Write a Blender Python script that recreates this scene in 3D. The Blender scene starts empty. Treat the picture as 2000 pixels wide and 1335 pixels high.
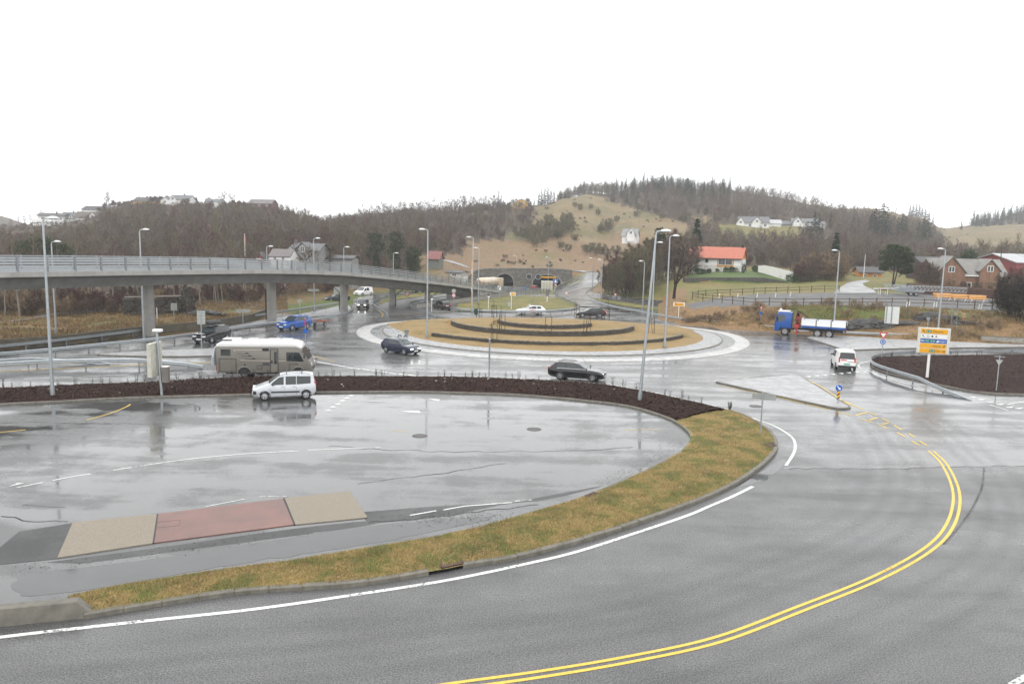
import bpy, bmesh, math, random
import numpy as np
from mathutils import Vector, Matrix
R=math.radians
random.seed(7); rng=np.random.default_rng(7)
S=bpy.context.scene; COL=S.collection
# ---------------------------------------------------------------- camera
F=1480.0; PITCH=R(7.3); ROLL=R(1.3); CH=10.75
cam=bpy.data.cameras.new('camera'); camo=bpy.data.objects.new('camera',cam); COL.objects.link(camo)
cam.sensor_width=36; cam.lens=F/2000*36; cam.clip_end=4000; cam.clip_start=.1
_cp,_sp=math.cos(PITCH),math.sin(PITCH)
_fw=Vector((0,_cp,-_sp)); _r0=Vector((1,0,0)); _u0=Vector((0,_sp,_cp))
_rt=_r0*math.cos(ROLL)+_u0*math.sin(ROLL); _up=_u0*math.cos(ROLL)-_r0*math.sin(ROLL)
camo.matrix_world=Matrix(((_rt.x,_up.x,-_fw.x,0),(_rt.y,_up.y,-_fw.y,0),(_rt.z,_up.z,-_fw.z,CH),(0,0,0,1)))
S.camera=camo
# ---------------------------------------------------------------- overcast sky + weak broad sun
SUN_EL=R(52); SUN_AZ=R(205)
w=bpy.data.worlds.new('World'); S.world=w; w.use_nodes=True
nt=w.node_tree; bg=nt.nodes['Background']
sky=nt.nodes.new('ShaderNodeTexSky'); sky.sky_type='NISHITA'; sky.sun_disc=False
sky.sun_elevation=SUN_EL; sky.sun_rotation=SUN_AZ; sky.dust_density=4; sky.air_density=1.0
hs=nt.nodes.new('ShaderNodeHueSaturation'); hs.inputs['Saturation'].default_value=.18
mx=nt.nodes.new('ShaderNodeMix'); mx.data_type='RGBA'; mx.inputs[0].default_value=.82
mx.inputs[7].default_value=(19.5,19.7,19.8,1)          # even cloud layer over the clear sky
nt.links.new(sky.outputs[0],hs.inputs['Color']); nt.links.new(hs.outputs[0],mx.inputs[6])
nt.links.new(mx.outputs[2],bg.inputs['Color']); bg.inputs['Strength'].default_value=.1
sun=bpy.data.lights.new('sun','SUN'); sun.energy=.9; sun.angle=R(30); sun.color=(1,.97,.93)
suno=bpy.data.objects.new('sun',sun); COL.objects.link(suno)
suno.rotation_euler=Vector((-math.sin(SUN_AZ)*math.cos(SUN_EL),-math.cos(SUN_AZ)*math.cos(SUN_EL),-math.sin(SUN_EL))).to_track_quat('-Z','Y').to_euler()
S.view_settings.view_transform='Standard'; S.view_settings.look='None'; S.view_settings.exposure=0.0; S.view_settings.gamma=1
# ---------------------------------------------------------------- pixel <-> place helpers (photo 2000 x 1335)
def ray(u,v): return _fw*F+_rt*(u-1000)-_up*(v-667.5)
def gp(u,v,z=0.0):
    d=ray(u,v); t=(z-CH)/d.z; return Vector((d.x*t,d.y*t,z))
def at(u,v,Y):
    d=ray(u,v); t=Y/d.y; return Vector((d.x*t,Y,CH+d.z*t))
def proj(p):
    q=Vector(p)-Vector((0,0,CH)); k=q.dot(_fw); return 1000+F*q.dot(_rt)/k, 667.5-F*q.dot(_up)/k
def zfor(x,y,v):
    lo,hi=-40.,150.
    for _ in range(40):
        m=(lo+hi)/2
        if proj((x,y,m))[1]>v: lo=m
        else: hi=m
    return (lo+hi)/2
# ---------------------------------------------------------------- terrain: cross profiles (distance, height in m if <100 else skyline pixel row of the survey)
def edge(y): return [(y,-.05),(y+.8,.12)]
PROF={
-500:edge(58)+[(85,.6),(150,1.5),(230,492),(380,452),(430,452),(600,470),(800,395),(950,390)],
-100:edge(66)+[(88,.6),(150,1.5),(220,495),(300,470),(380,450),(430,448),(600,470),(800,412),(950,410)],
0:edge(69.5)+[(92,.6),(150,1.5),(220,494),(300,470),(370,448),(430,445),(600,470),(800,425),(950,420)],
60:edge(72)+[(92,.6),(150,1.5),(220,494),(300,465),(365,443),(430,440),(600,470),(800,440),(950,440)],
120:edge(74.5)+[(92,.6),(150,1.5),(220,490),(300,455),(370,437),(420,434),(600,470),(800,470)],
200:edge(78)+[(95,.6),(150,1.5),(220,484),(300,442),(380,414),(420,411),(600,450)],
270:edge(82)+[(100,.6),(150,2),(220,478),(300,430),(380,400),(420,398),(600,440)],
450:edge(95.5)+[(112,.6),(160,2),(220,474),(300,428),(380,402),(420,399),(600,440)],
540:edge(110)+[(125,.5),(170,2),(220,478),(300,440),(400,417),(440,414),(600,440)],
620:edge(122)+[(135,.4),(180,1.5),(220,486),(300,458),(420,438),(480,434),(600,445)],
700:edge(144)+[(155,.3),(185,1),(220,488),(300,458),(400,434),(440,431),(600,450)],
800:edge(161)+[(170,.3),(195,1.2),(230,490),(300,455),(380,424),(420,419),(600,440)],
870:edge(166)+[(185,.2),(205,530),(230,512),(300,462),(370,420),(410,414),(600,440)],
915:[(165,-.05),(215,-1.2),(230,-1.3),(236,-1.2),(241,529),(262,510),(300,470),(370,418),(410,411),(600,440)],
960:[(165,-.05),(200,-1.6),(230,-2.6),(236.5,-2.6),(241,526),(280,500),(340,450),(390,413),(420,409),(600,440)],
1050:[(165,-.05),(200,-1.6),(230,-2.6),(236.5,-2.6),(241,526),(275,506),(330,460),(400,408),(430,403),(600,420)],
1096:[(160,-.05),(200,-1.3),(230,-2.0),(236.5,-1.0),(241,527),(275,506),(330,460),(400,400),(440,392),(520,395),(650,420)],
1140:[(150,-.05),(190,562),(215,543),(241,529),(270,510),(330,462),(420,402),(480,379),(520,378),(650,400)],
1200:[(150,-.05),(158,-.03),(160,.2),(190,556),(241,528),(300,492),(340,472),(420,420),(480,388),(540,374),(650,390)],
1250:[(150,-.05),(155,-.03),(157,.2),(180,556),(210,540),(300,488),(340,468),(420,415),(480,382),(550,364),(650,380)],
1290:[(140,-.05),(146,-.04),(149,.25),(165,560),(200,538),(300,485),(400,425),(480,384),(555,362),(650,380)],
1320:[(112,-.05),(113,.1),(119,601),(127,581),(150,563),(170,546),(200,533),(300,482),(400,427),(480,386),(560,364),(650,380)],
1400:[(105.5,-.05),(106.3,.12),(115,597),(137,571),(148,565),(160,553),(161.5,542),(180,532),(200,530),(280,485),(360,442),(480,392),(560,374),(650,390)],
1500:[(101,-.05),(101.8,.12),(110,596),(134,573),(150,561),(160,553),(163,546),(200,526),(280,490),(365,445),(400,440),(480,407),(560,384),(650,400)],
1560:[(99.3,-.05),(100.1,.12),(108,597),(134,573),(150,560),(165,550),(200,530),(280,492),(365,444),(400,440),(480,412),(560,395),(650,410)],
1600:[(98.2,-.05),(99,.12),(106,600),(108,598),(134,572),(158,550),(200,532),(280,496),(370,444),(480,417),(560,402),(650,420)],
1700:[(95.6,-.05),(96.4,.12),(105,607),(109,598),(140,566),(160,550),(200,533),(280,503),(400,458),(520,421),(580,410),(700,430)],
1800:[(93,-.05),(93.8,.12),(104,610),(109,600),(140,569),(160,552),(200,538),(300,512),(420,472),(540,433),(600,427),(700,440)],
1840:[(92.6,-.05),(93.4,.12),(104,611),(109,602),(140,573),(160,556),(200,543),(300,517),(450,487),(600,455),(680,449),(850,447)],
1900:[(92,-.05),(92.8,.12),(104,615),(109,604),(140,577),(160,561),(200,547),(300,516),(450,482),(600,444),(680,441),(780,440),(850,443)],
2000:[(91,-.05),(91.8,.12),(103,620),(109,609),(140,581),(160,563),(200,548),(300,512),(450,474),(600,440),(680,439),(800,408),(900,410)],
2300:[(89,-.05),(89.8,.12),(102,630),(109,619),(140,590),(160,570),(200,550),(300,500),(450,445),(600,400),(800,340),(900,335)],
2700:[(86,-.05),(86.8,.12),(100,640),(109,630),(140,600),(160,580),(200,555),(300,500),(450,440),(600,390),(800,320),(900,315)]}
ROWS=np.concatenate([np.arange(50,120,.9),np.arange(120,175,1.3),np.arange(175,250,1.5),np.arange(250,440,4.),np.arange(440,960,12.)])
KEYS=sorted(PROF); TAN={}
def tanu(u): d=ray(u,520); return d.x/d.y
PZ=[]
for k in KEYS:
    ys=[30.]; zs=[-.05]
    for (Y,val) in PROF[k]:
        ys.append(Y); zs.append(val if abs(val)<100 else at(k,val,Y).z)
    zs=np.interp(ROWS,ys,zs); PZ.append(zs)
PZ=np.array(PZ)
UCOL=np.concatenate([np.arange(-500,0,40.),np.arange(0,2000,8.),np.arange(2000,2701,40.)])
TCOL=np.array([tanu(u) for u in UCOL])
KT=np.array([tanu(k) for k in KEYS])
TZ=np.array([[0.]*len(ROWS)]*len(UCOL))
for j in range(len(ROWS)): TZ[:,j]=np.interp(TCOL,KT,PZ[:,j])
# gentle roughness on open slopes
_VG={}
def vnoise(x,y,s,seed=0):
    g=_VG.get(seed)
    if g is None: g=_VG[seed]=np.random.default_rng(seed).random((256,256))
    x=x/s; y=y/s
    xi=np.floor(x).astype(int); yi=np.floor(y).astype(int); fx=x-xi; fy=y-yi
    fx=fx*fx*(3-2*fx); fy=fy*fy*(3-2*fy)
    a=g[xi%256,yi%256]; b=g[(xi+1)%256,yi%256]; c=g[xi%256,(yi+1)%256]; d=g[(xi+1)%256,(yi+1)%256]
    return (a*(1-fx)+b*fx)*(1-fy)+(c*(1-fx)+d*fx)*fy-.5
TX=TCOL[:,None]*ROWS[None,:]; TY=np.broadcast_to(ROWS[None,:],TX.shape)
amp=np.clip((TZ-.3)/2,0,1)*np.interp(TY,[90,120,250,450],[.35,.35,1.2,3.0])
flatz=((TCOL[:,None]>.2)&(TY>109)&(TY<158))|((TY>205)&(TY<262)&(TCOL[:,None]>-.08)&(TCOL[:,None]<.16))
amp=np.where(flatz,amp*.08,amp)
TZ=TZ+amp*(vnoise(TX,TY,9,1)*.6+vnoise(TX,TY,3.2,2)*.4+vnoise(TX,TY,30,3)*1.0)
def T(x,y):
    """height of the ground at a place"""
    if y<ROWS[0]: return -.05
    t=min(max(x/y,TCOL[0]),TCOL[-1]-1e-6); y=min(y,ROWS[-1]-1e-3)
    i=min(int(np.searchsorted(TCOL,t,'right'))-1,len(TCOL)-2); j=min(int(np.searchsorted(ROWS,y,'right'))-1,len(ROWS)-2)
    a=(t-TCOL[i])/(TCOL[i+1]-TCOL[i]); b=(y-ROWS[j])/(ROWS[j+1]-ROWS[j])
    return float((TZ[i,j]*(1-a)+TZ[i+1,j]*a)*(1-b)+(TZ[i,j+1]*(1-a)+TZ[i+1,j+1]*a)*b)
def G(u,v,ymin=12.):
    """where the sight line (u,v) meets the ground; flat road level below"""
    d=ray(u,v); p=None; Y=ymin
    if d.z<0:
        q=gp(u,v,0)
        if q.y<50: return q
    Y=max(50.,ymin); prev=None
    while Y<940:
        x=d.x/d.y*Y; z=CH+d.z/d.y*Y; h=z-max(T(x,Y),0 if Y<150 else -99)
        if h<=0:
            if prev is None: return Vector((x,Y,max(T(x,Y),0)))
            f=prev[1]/(prev[1]-h); Y=prev[0]+(Y-prev[0])*f; x=d.x/d.y*Y
            return Vector((x,Y,CH+d.z/d.y*Y))
        prev=(Y,h); Y+=.5 if Y<260 else 2.
    x=d.x/d.y*940; return Vector((x,940,T(x,940)))
# ---------------------------------------------------------------- materials
def newmat(name):
    m=bpy.data.materials.new(name); m.use_nodes=True; return m,m.node_tree,m.node_tree.nodes['Principled BSDF']
def lk(nt,a,b): nt.links.new(a,b)
def noise(nt,scale,detail=4,rough=.6,vec=None,stretch=None):
    n=nt.nodes.new('ShaderNodeTexNoise'); n.inputs['Scale'].default_value=scale; n.inputs['Detail'].default_value=detail; n.inputs['Roughness'].default_value=rough
    if vec is None:
        tc=nt.nodes.new('ShaderNodeTexCoord'); vec=tc.outputs['Object']
    if stretch:
        mp=nt.nodes.new('ShaderNodeMapping'); mp.inputs['Scale'].default_value=stretch[:3]
        if len(stretch)>3: mp.inputs['Rotation'].default_value=(0,0,stretch[3])
        lk(nt,vec,mp.inputs[0]); vec=mp.outputs[0]
    lk(nt,vec,n.inputs['Vector']); return n.outputs['Fac']
def ramp(nt,fac,stops):
    r=nt.nodes.new('ShaderNodeValToRGB'); e=r.color_ramp.elements
    while len(e)<len(stops): e.new(.5)
    for i,(p,c) in enumerate(stops):
        e[i].position=p; e[i].color=(*c,1) if len(c)==3 else c
    lk(nt,fac,r.inputs[0]); return r.outputs[0]
def mixc(nt,f,a,b,mode='MIX'):
    m=nt.nodes.new('ShaderNodeMix'); m.data_type='RGBA'; m.blend_type=mode
    if isinstance(f,(int,float)): m.inputs[0].default_value=f
    else: lk(nt,f,m.inputs[0])
    for i,c in ((6,a),(7,b)):
        if isinstance(c,tuple): m.inputs[i].default_value=(*c,1)
        else: lk(nt,c,m.inputs[i])
    return m.outputs[2]
def bump(nt,b,h,strength=.3,dist=.02):
    n=nt.nodes.new('ShaderNodeBump'); n.inputs['Strength'].default_value=strength; n.inputs['Distance'].default_value=dist
    lk(nt,h,n.inputs['Height']); lk(nt,n.outputs[0],b.inputs['Normal'])
def g3(x): return (x,x,x)
MC={}
def M(name,c,rough=.6,metal=0.,var=.15,scale=3.,coat=0.,spec=.5,bmp=0.,dirt=0.):
    """a plain painted / stone / metal finish with slight unevenness"""
    if name in MC: return MC[name]
    m,nt,b=newmat(name); c=tuple(c)
    f=noise(nt,scale,5)
    lo=tuple(x*(1-var) for x in c); hi=tuple(min(1,x*(1+var)) for x in c)
    col=ramp(nt,f,[(.3,lo),(.7,hi)])
    if dirt:
        col=mixc(nt,ramp(nt,noise(nt,scale*.6,6,.7,stretch=(1,1,.25)),[(.5,(0,0,0)),(.75,(dirt,)*3)]),col,(.09,.08,.065))
    lk(nt,col,b.inputs['Base Color'])
    rr=ramp(nt,f,[(.3,g3(max(0,rough-.06))),(.7,g3(min(1,rough+.06)))]); lk(nt,rr,b.inputs['Roughness'])
    b.inputs['Metallic'].default_value=metal; b.inputs['Specular IOR Level'].default_value=spec
    if coat: b.inputs['Coat Weight'].default_value=coat; b.inputs['Coat Roughness'].default_value=.06
    if bmp: bump(nt,b,noise(nt,scale*6,4),bmp,.02)
    MC[name]=m; return m
def paint(name,c): return M(name,c,.16,0,.05,1.5,.5,.4)
def asphalt(name,dark,light,wet,streak,wetrange=(.42,.62),speck=26,film=.6):
    m,nt,b=newmat(name)
    tc=nt.nodes.new('ShaderNodeTexCoord').outputs['Object']
    fine=noise(nt,speck,2,.5,tc); mid=noise(nt,.35,6,.65,tc); st=noise(nt,.22,6,.6,tc,streak)
    c=ramp(nt,fine,[(.33,g3(dark)),(.67,g3(light))])
    c=mixc(nt,.9,c,ramp(nt,mid,[(.3,(.84,.84,.845)),(.7,(1.08,1.08,1.075))]),'MULTIPLY')
    lk(nt,c,b.inputs['Base Color'])
    wt=nt.nodes.new('ShaderNodeMath'); wt.operation='MULTIPLY_ADD'; lk(nt,mid,wt.inputs[0]); wt.inputs[1].default_value=.4
    w2=nt.nodes.new('ShaderNodeMath'); w2.operation='MULTIPLY'; lk(nt,st,w2.inputs[0]); w2.inputs[1].default_value=.65
    lk(nt,w2.outputs[0],wt.inputs[2])
    rg=ramp(nt,wt.outputs[0],[(wetrange[0],g3(wet[1])),(wetrange[1],g3(wet[0]))]); lk(nt,rg,b.inputs['Roughness'])
    b.inputs['Specular IOR Level'].default_value=.5; b.inputs['Coat Weight'].default_value=film; b.inputs['Coat IOR'].default_value=1.36
    lk(nt,ramp(nt,wt.outputs[0],[(wetrange[0],g3(max(.10,wet[1]*.75))),(wetrange[1],g3(max(.06,wet[0]*.8)))]),b.inputs['Coat Roughness'])
    n=nt.nodes.new('ShaderNodeBump'); n.inputs['Distance'].default_value=.004
    lk(nt,ramp(nt,wt.outputs[0],[(wetrange[0],g3(.5)),(wetrange[1],g3(.04))]),n.inputs['Strength']); lk(nt,fine,n.inputs['Height']); lk(nt,n.outputs[0],b.inputs['Normal'])
    return m
def grassmat(name,straw,green,dirt,gscale=.5,gpos=(.45,.62),fine=18.,wet=.75):
    m,nt,b=newmat(name)
    tc=nt.nodes.new('ShaderNodeTexCoord').outputs['Object']
    big=noise(nt,gscale,6,.62,tc); f=noise(nt,fine,4,.7,tc); d=noise(nt,gscale*2.3,5,.6,tc)
    c=mixc(nt,ramp(nt,big,[(gpos[0],(0,0,0)),(gpos[1],(1,1,1))]),straw,green)
    c=mixc(nt,ramp(nt,d,[(.56,(0,0,0)),(.72,(.8,.8,.8))]),c,dirt)
    c=mixc(nt,1.,c,ramp(nt,f,[(.3,g3(.45)),(.7,g3(1.45))]),'MULTIPLY')
    lk(nt,c,b.inputs['Base Color']); b.inputs['Roughness'].default_value=wet; b.inputs['Specular IOR Level'].default_value=.25
    bump(nt,b,f,.7,.08); return m
MAT={}
MAT['asph']=asphalt('wet_asphalt',.030,.165,(.26,.5),(.35,2.2,1,.35),speck=22,film=.10)
MAT['asph2']=asphalt('worn_wet_asphalt',.045,.115,(.13,.40),(.3,1.7,1,-.05),(.43,.60),film=.32)
MAT['asph3']=asphalt('dark_asphalt_patch',.016,.045,(.35,.55),(1,1,1),film=.12)
MAT['lot']=asphalt('parking_lot_asphalt',.028,.095,(.07,.40),(.22,1.5,1,-.06),(.455,.565),film=.55)
MAT['gravel']=asphalt('gravel_yard',.09,.17,(.75,.95),(1,1,1),film=0)
MAT['setts']=None
def brickmat(name,c1,c2,mort,scale,rough,bs=.6,row=.5,width=.5,vec='Object',jit=.02):
    m,nt,b=newmat(name)
    tc=nt.nodes.new('ShaderNodeTexCoord').outputs[vec]
    br=nt.nodes.new('ShaderNodeTexBrick'); br.inputs['Scale'].default_value=scale; br.inputs['Color1'].default_value=(*c1,1); br.inputs['Color2'].default_value=(*c2,1)
    br.inputs['Mortar'].default_value=(*mort,1); br.inputs['Mortar Size'].default_value=.03; br.inputs['Brick Width'].default_value=width; br.inputs['Row Height'].default_value=row
    lk(nt,tc,br.inputs['Vector'])
    c=mixc(nt,.8,br.outputs[0],ramp(nt,noise(nt,1.3,5,.6,tc),[(.3,g3(.7)),(.7,g3(1.25))]),'MULTIPLY')
    lk(nt,c,b.inputs['Base Color']); 
    lk(nt,ramp(nt,noise(nt,.8,5,.6,tc),[(.35,g3(max(.05,rough-.15))),(.65,g3(rough+.15))]),b.inputs['Roughness'])
    bump(nt,b,br.outputs[1],-bs,.015); return m
MAT['setts']=brickmat('granite_setts',(.43,.43,.44),(.36,.36,.37),(.26,.26,.26),1.0,.40,.5,.16,.26,'Object')
MAT['setts_uv']=brickmat('granite_setts_ring',(.42,.42,.43),(.32,.32,.33),(.16,.16,.16),1.0,.36,.5,.2,.3,'UV')
MAT['setts_dk']=brickmat('darker_setts_ring',(.28,.285,.29),(.21,.215,.22),(.11,.11,.11),1.0,.34,.5,.2,.3,'UV')
MAT['ringwhite']=brickmat('white_kerb_slabs',(.47,.467,.455),(.42,.418,.41),(.24,.24,.24),1.0,.42,.4,4.,1.5,'UV')
MAT['grass']=grassmat('winter_grass',(.30,.215,.09),(.11,.135,.035),(.16,.11,.06),.8,(.46,.58),14)
MAT['grass_isl']=grassmat('straw_grass',(.30,.205,.09),(.17,.145,.05),(.22,.14,.06),.35,(.5,.75),9)
MAT['grass_verge']=grassmat('green_verge_grass',(.22,.17,.06),(.085,.105,.022),(.2,.13,.06),.25,(.36,.56),8)
MAT['mulch']=None
def mulch():
    m,nt,b=newmat('bark_mulch'); tc=nt.nodes.new('ShaderNodeTexCoord').outputs['Object']
    v=nt.nodes.new('ShaderNodeTexVoronoi'); v.inputs['Scale'].default_value=17; lk(nt,tc,v.inputs['Vector'])
    c=ramp(nt,v.outputs['Color'],[(0.1,(.010,.005,.004)),(.5,(.028,.013,.010)),(.95,(.060,.030,.021))])
    c=mixc(nt,1.,c,ramp(nt,noise(nt,1.4,5,.6,tc),[(.3,g3(.6)),(.7,g3(1.3))]),'MULTIPLY')
    lk(nt,c,b.inputs['Base Color']); b.inputs['Roughness'].default_value=.85; b.inputs['Specular IOR Level'].default_value=.15; bump(nt,b,v.outputs['Distance'],.7,.04); return m
MAT['mulch']=mulch()
MAT['conc']=M('weathered_concrete',(.27,.255,.225),.75,0,.25,2.2,bmp=.25,dirt=.45)
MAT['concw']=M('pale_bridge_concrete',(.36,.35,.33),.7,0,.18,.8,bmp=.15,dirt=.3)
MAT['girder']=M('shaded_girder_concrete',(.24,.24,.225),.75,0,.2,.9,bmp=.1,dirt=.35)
MAT['kerb']=M('kerb_stone',(.155,.145,.12),.62,0,.3,4,bmp=.3,dirt=.5)
MAT['galv']=M('galvanised_steel',(.42,.45,.47),.38,.75,.12,4)
MAT['galvd']=M('dull_galvanised_steel',(.25,.27,.29),.5,.5,.15,4)
MAT['mark_w']=M('white_road_paint',(.72,.72,.70),.45,0,.12,9,dirt=.35)
MAT['mark_y']=M('yellow_road_paint',(.70,.47,.06),.45,0,.10,9,dirt=.15)
MAT['black']=M('black_plastic',(.018,.018,.02),.5,0,.1)
MAT['rubber']=M('tyre_rubber',(.02,.02,.021),.75,0,.2,8)
MAT['rim']=M('alloy_rim',(.55,.56,.58),.3,.8,.05)
MAT['glass']=M('dark_window_glass',(.02,.025,.028),.06,0,.1,1,spec=.8)
MAT['glassl']=M('windscreen_glass',(.05,.065,.07),.05,0,.1,1,spec=1.)
MAT['lens']=M('lamp_lens',(.75,.77,.78),.12,.2,.05)
MAT['tail']=M('red_tail_lens',(.42,.015,.02),.2)
MAT['amber']=M('amber_lens',(.7,.25,.02),.2)
MAT['white']=M('white_gloss_paint',(.80,.80,.79),.35,0,.03,1.5,.4)
MAT['chrome']=M('chrome',(.7,.7,.72),.15,1.)
MAT['yel']=M('sign_yellow',(.75,.36,.005),.4,0,.05)
MAT['blue']=M('sign_blue',(.008,.10,.42),.4,0,.05)
MAT['green']=M('sign_green',(.01,.20,.13),.4,0,.05)
MAT['red']=M('sign_red',(.55,.02,.03),.4,0,.05)
MAT['signw']=M('sign_white',(.78,.78,.76),.4,0,.04)
MAT['signb']=M('sign_back_grey',(.42,.43,.40),.5,.2,.1)
MAT['wood']=M('weathered_wood',(.13,.085,.05),.7,0,.3,6)
MAT['dwood']=M('dark_stake_wood',(.06,.035,.022),.7,0,.3,6)
def worn(m,th=.60,sc=7.):
    """paint rubbed through to the asphalt in places"""
    nt=m.node_tree; b=nt.nodes['Principled BSDF']; tc=nt.nodes.new('ShaderNodeTexCoord').outputs['Object']
    a=noise(nt,sc,8,.75,tc); c=noise(nt,.5,3,.5,tc); q=nt.nodes.new('ShaderNodeMath'); q.operation='MULTIPLY_ADD'; lk(nt,c,q.inputs[0]); q.inputs[1].default_value=.45; lk(nt,a,q.inputs[2])
    lk(nt,ramp(nt,q.outputs[0],[(th+.19,(1,1,1)),(th+.25,(0,0,0))]),b.inputs['Alpha'])
worn(MAT['mark_w'],.60); worn(MAT['mark_y'],.66)
def glow(name,c,s):
    m,nt,b=newmat(name); b.inputs['Base Color'].default_value=(*c,1); b.inputs['Emission Color'].default_value=(*c,1); b.inputs['Emission Strength'].default_value=s; return m
MAT['beam']=glow('lit_headlamp',(1,.97,.9),5.)
MAT['tailon']=glow('lit_tail_lamp',(1,.08,.05),1.5)
# ---------------------------------------------------------------- mesh building
def tag(o,label=None,cat=None,group=None,kind=None):
    if label: o['label']=label
    if cat: o['category']=cat
    if group: o['group']=group
    if kind: o['kind']=kind
    return o
def thing(name,label,cat,loc=(0,0,0),rz=0.,group=None):
    o=bpy.data.objects.new(name,None); COL.objects.link(o); o.location=loc; o.rotation_euler=(0,0,rz); o.empty_display_size=.2
    return tag(o,label,cat,group)
def copy_tree(o,parent=None):
    c=o.copy(); COL.objects.link(c)
    if parent: c.parent=parent
    for ch in o.children: copy_tree(ch,c)
    return c
class MB:
    def __init__(s): s.v=[]; s.f=[]; s.uv=None
    def add(s,vs,fs):
        n=len(s.v); s.v+= [tuple(p) for p in vs]; s.f+=[tuple(i+n for i in f) for f in fs]; return s
    def box(s,c,d,rz=0.,M4=None,bev=0.):
        x,y,z=(k/2 for k in d)
        if bev:
            b=min(bev,x*.9,y*.9,z*.9); pts=[]; fs=[]
            bm=bmesh.new(); bmesh.ops.create_cube(bm,size=1); bmesh.ops.scale(bm,vec=d,verts=bm.verts)
            bmesh.ops.bevel(bm,geom=bm.edges[:],offset=b,segments=2,affect='EDGES',profile=.5)
            bm.verts.index_update(); pts=[v.co.copy() for v in bm.verts]; fs=[[v.index for v in f.verts] for f in bm.faces]; bm.free()
        else:
            pts=[Vector((a*x,b*y,e*z)) for e in(-1,1) for b in(-1,1) for a in(-1,1)]
            fs=[(0,2,3,1),(4,5,7,6),(0,1,5,4),(2,6,7,3),(0,4,6,2),(1,3,7,5)]
        if M4 is None: M4=Matrix.Translation(c)@Matrix.Rotation(rz,4,'Z')
        return s.add([M4@p for p in pts],fs)
    def bar(s,a,b,w,h=None,up=(0,0,1)):
        a=Vector(a);b=Vector(b);d=b-a;L=d.length
        if L<1e-6: return s
        d/=L; u=Vector(up)
        if abs(d.dot(u))>.98: u=Vector((0,1,0))
        sx=d.cross(u).normalized(); uz=sx.cross(d)
        m=Matrix(((d.x,sx.x,uz.x,(a.x+b.x)/2),(d.y,sx.y,uz.y,(a.y+b.y)/2),(d.z,sx.z,uz.z,(a.z+b.z)/2),(0,0,0,1)))
        return s.box(None,(L,w,h or w),M4=m)
    def cyl(s,a,b,r0,r1=None,n=10,caps=True):
        a=Vector(a);b=Vector(b);r1=r0 if r1 is None else r1; d=(b-a).normalized()
        u=Vector((0,0,1)) if abs(d.z)<.95 else Vector((1,0,0)); x=d.cross(u).normalized(); y=d.cross(x)
        vs=[];
        for p,r in((a,r0),(b,r1)):
            vs+=[p+x*math.cos(2*math.pi*i/n)*r+y*math.sin(2*math.pi*i/n)*r for i in range(n)]
        fs=[(i,(i+1)%n,n+(i+1)%n,n+i) for i in range(n)]
        if caps: fs+=[tuple(range(n-1,-1,-1)),tuple(range(n,2*n))]
        return s.add(vs,fs)
    def tube(s,path,r,n=8):
        rs=r if isinstance(r,(list,tuple)) else [r]*len(path); P=[Vector(p) for p in path]; vs=[];fs=[]
        for i,p in enumerate(P):
            d=(P[min(i+1,len(P)-1)]-P[max(i-1,0)]).normalized(); u=Vector((0,0,1)) if abs(d.z)<.95 else Vector((0,1,0))
            x=d.cross(u).normalized(); y=d.cross(x)
            vs+=[p+(x*math.cos(2*math.pi*k/n)+y*math.sin(2*math.pi*k/n))*rs[i] for k in range(n)]
        for i in range(len(P)-1):
            for k in range(n): fs.append((i*n+k,i*n+(k+1)%n,(i+1)*n+(k+1)%n,(i+1)*n+k))
        fs+=[tuple(range(n)),tuple(range((len(P)-1)*n,len(P)*n))]
        return s.add(vs,fs)
    def lathe(s,prof,axis='z',c=(0,0,0),n=24):
        vs=[];fs=[];c=Vector(c)
        for (r,h) in prof:
            for k in range(n):
                a=2*math.pi*k/n; x,y=r*math.cos(a),r*math.sin(a)
                vs.append(c+(Vector((x,y,h)) if axis=='z' else Vector((x,h,y)) if axis=='y' else Vector((h,x,y))))
        for i in range(len(prof)-1):
            for k in range(n): fs.append((i*n+k,i*n+(k+1)%n,(i+1)*n+(k+1)%n,(i+1)*n+k))
        return s.add(vs,fs)
    def disc(s,c,r,nrm,n=20,th=.02):
        c=Vector(c);d=Vector(nrm).normalized(); return s.cyl(c-d*th/2,c+d*th/2,r,r,n)
    def prism(s,poly,h0,h1,plane='xy'):
        """extrude a 2-D outline; plane xz: outline in x,z extruded along y"""
        n=len(poly); f=(lambda p,h:(p[0],p[1],h)) if plane=='xy' else (lambda p,h:(p[0],h,p[1])) if plane=='xz' else (lambda p,h:(h,p[0],p[1]))
        vs=[f(p,h0) for p in poly]+[f(p,h1) for p in poly]
        return s.add(vs,[tuple(range(n-1,-1,-1)),tuple(range(n,2*n))]+[(i,(i+1)%n,n+(i+1)%n,n+i) for i in range(n)])
    def build(s,name,m,parent=None,smooth=False,loc=None,angle=35,bev=0.,uv=None):
        me=bpy.data.meshes.new(name); me.from_pydata(s.v,[],s.f); me.materials.append(m)
        bm=bmesh.new(); bm.from_mesh(me); bmesh.ops.recalc_face_normals(bm,faces=bm.faces)
        if bev: bmesh.ops.bevel(bm,geom=[e for e in bm.edges if len(e.link_faces)==2 and e.calc_face_angle(0)>.6],offset=bev,segments=2,affect='EDGES',profile=.5)
        bm.to_mesh(me); bm.free()
        if uv is not None and len(uv)==len(s.v) and not bev:
            l=me.uv_layers.new(name='UVMap')
            for lp in me.loops: l.data[lp.index].uv=uv[lp.vertex_index]
        if smooth:
            me.shade_smooth(); me.set_sharp_from_angle(angle=R(angle))
        o=bpy.data.objects.new(name,me); COL.objects.link(o)
        if parent: o.parent=parent
        if loc is not None: o.location=loc
        return o
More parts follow.
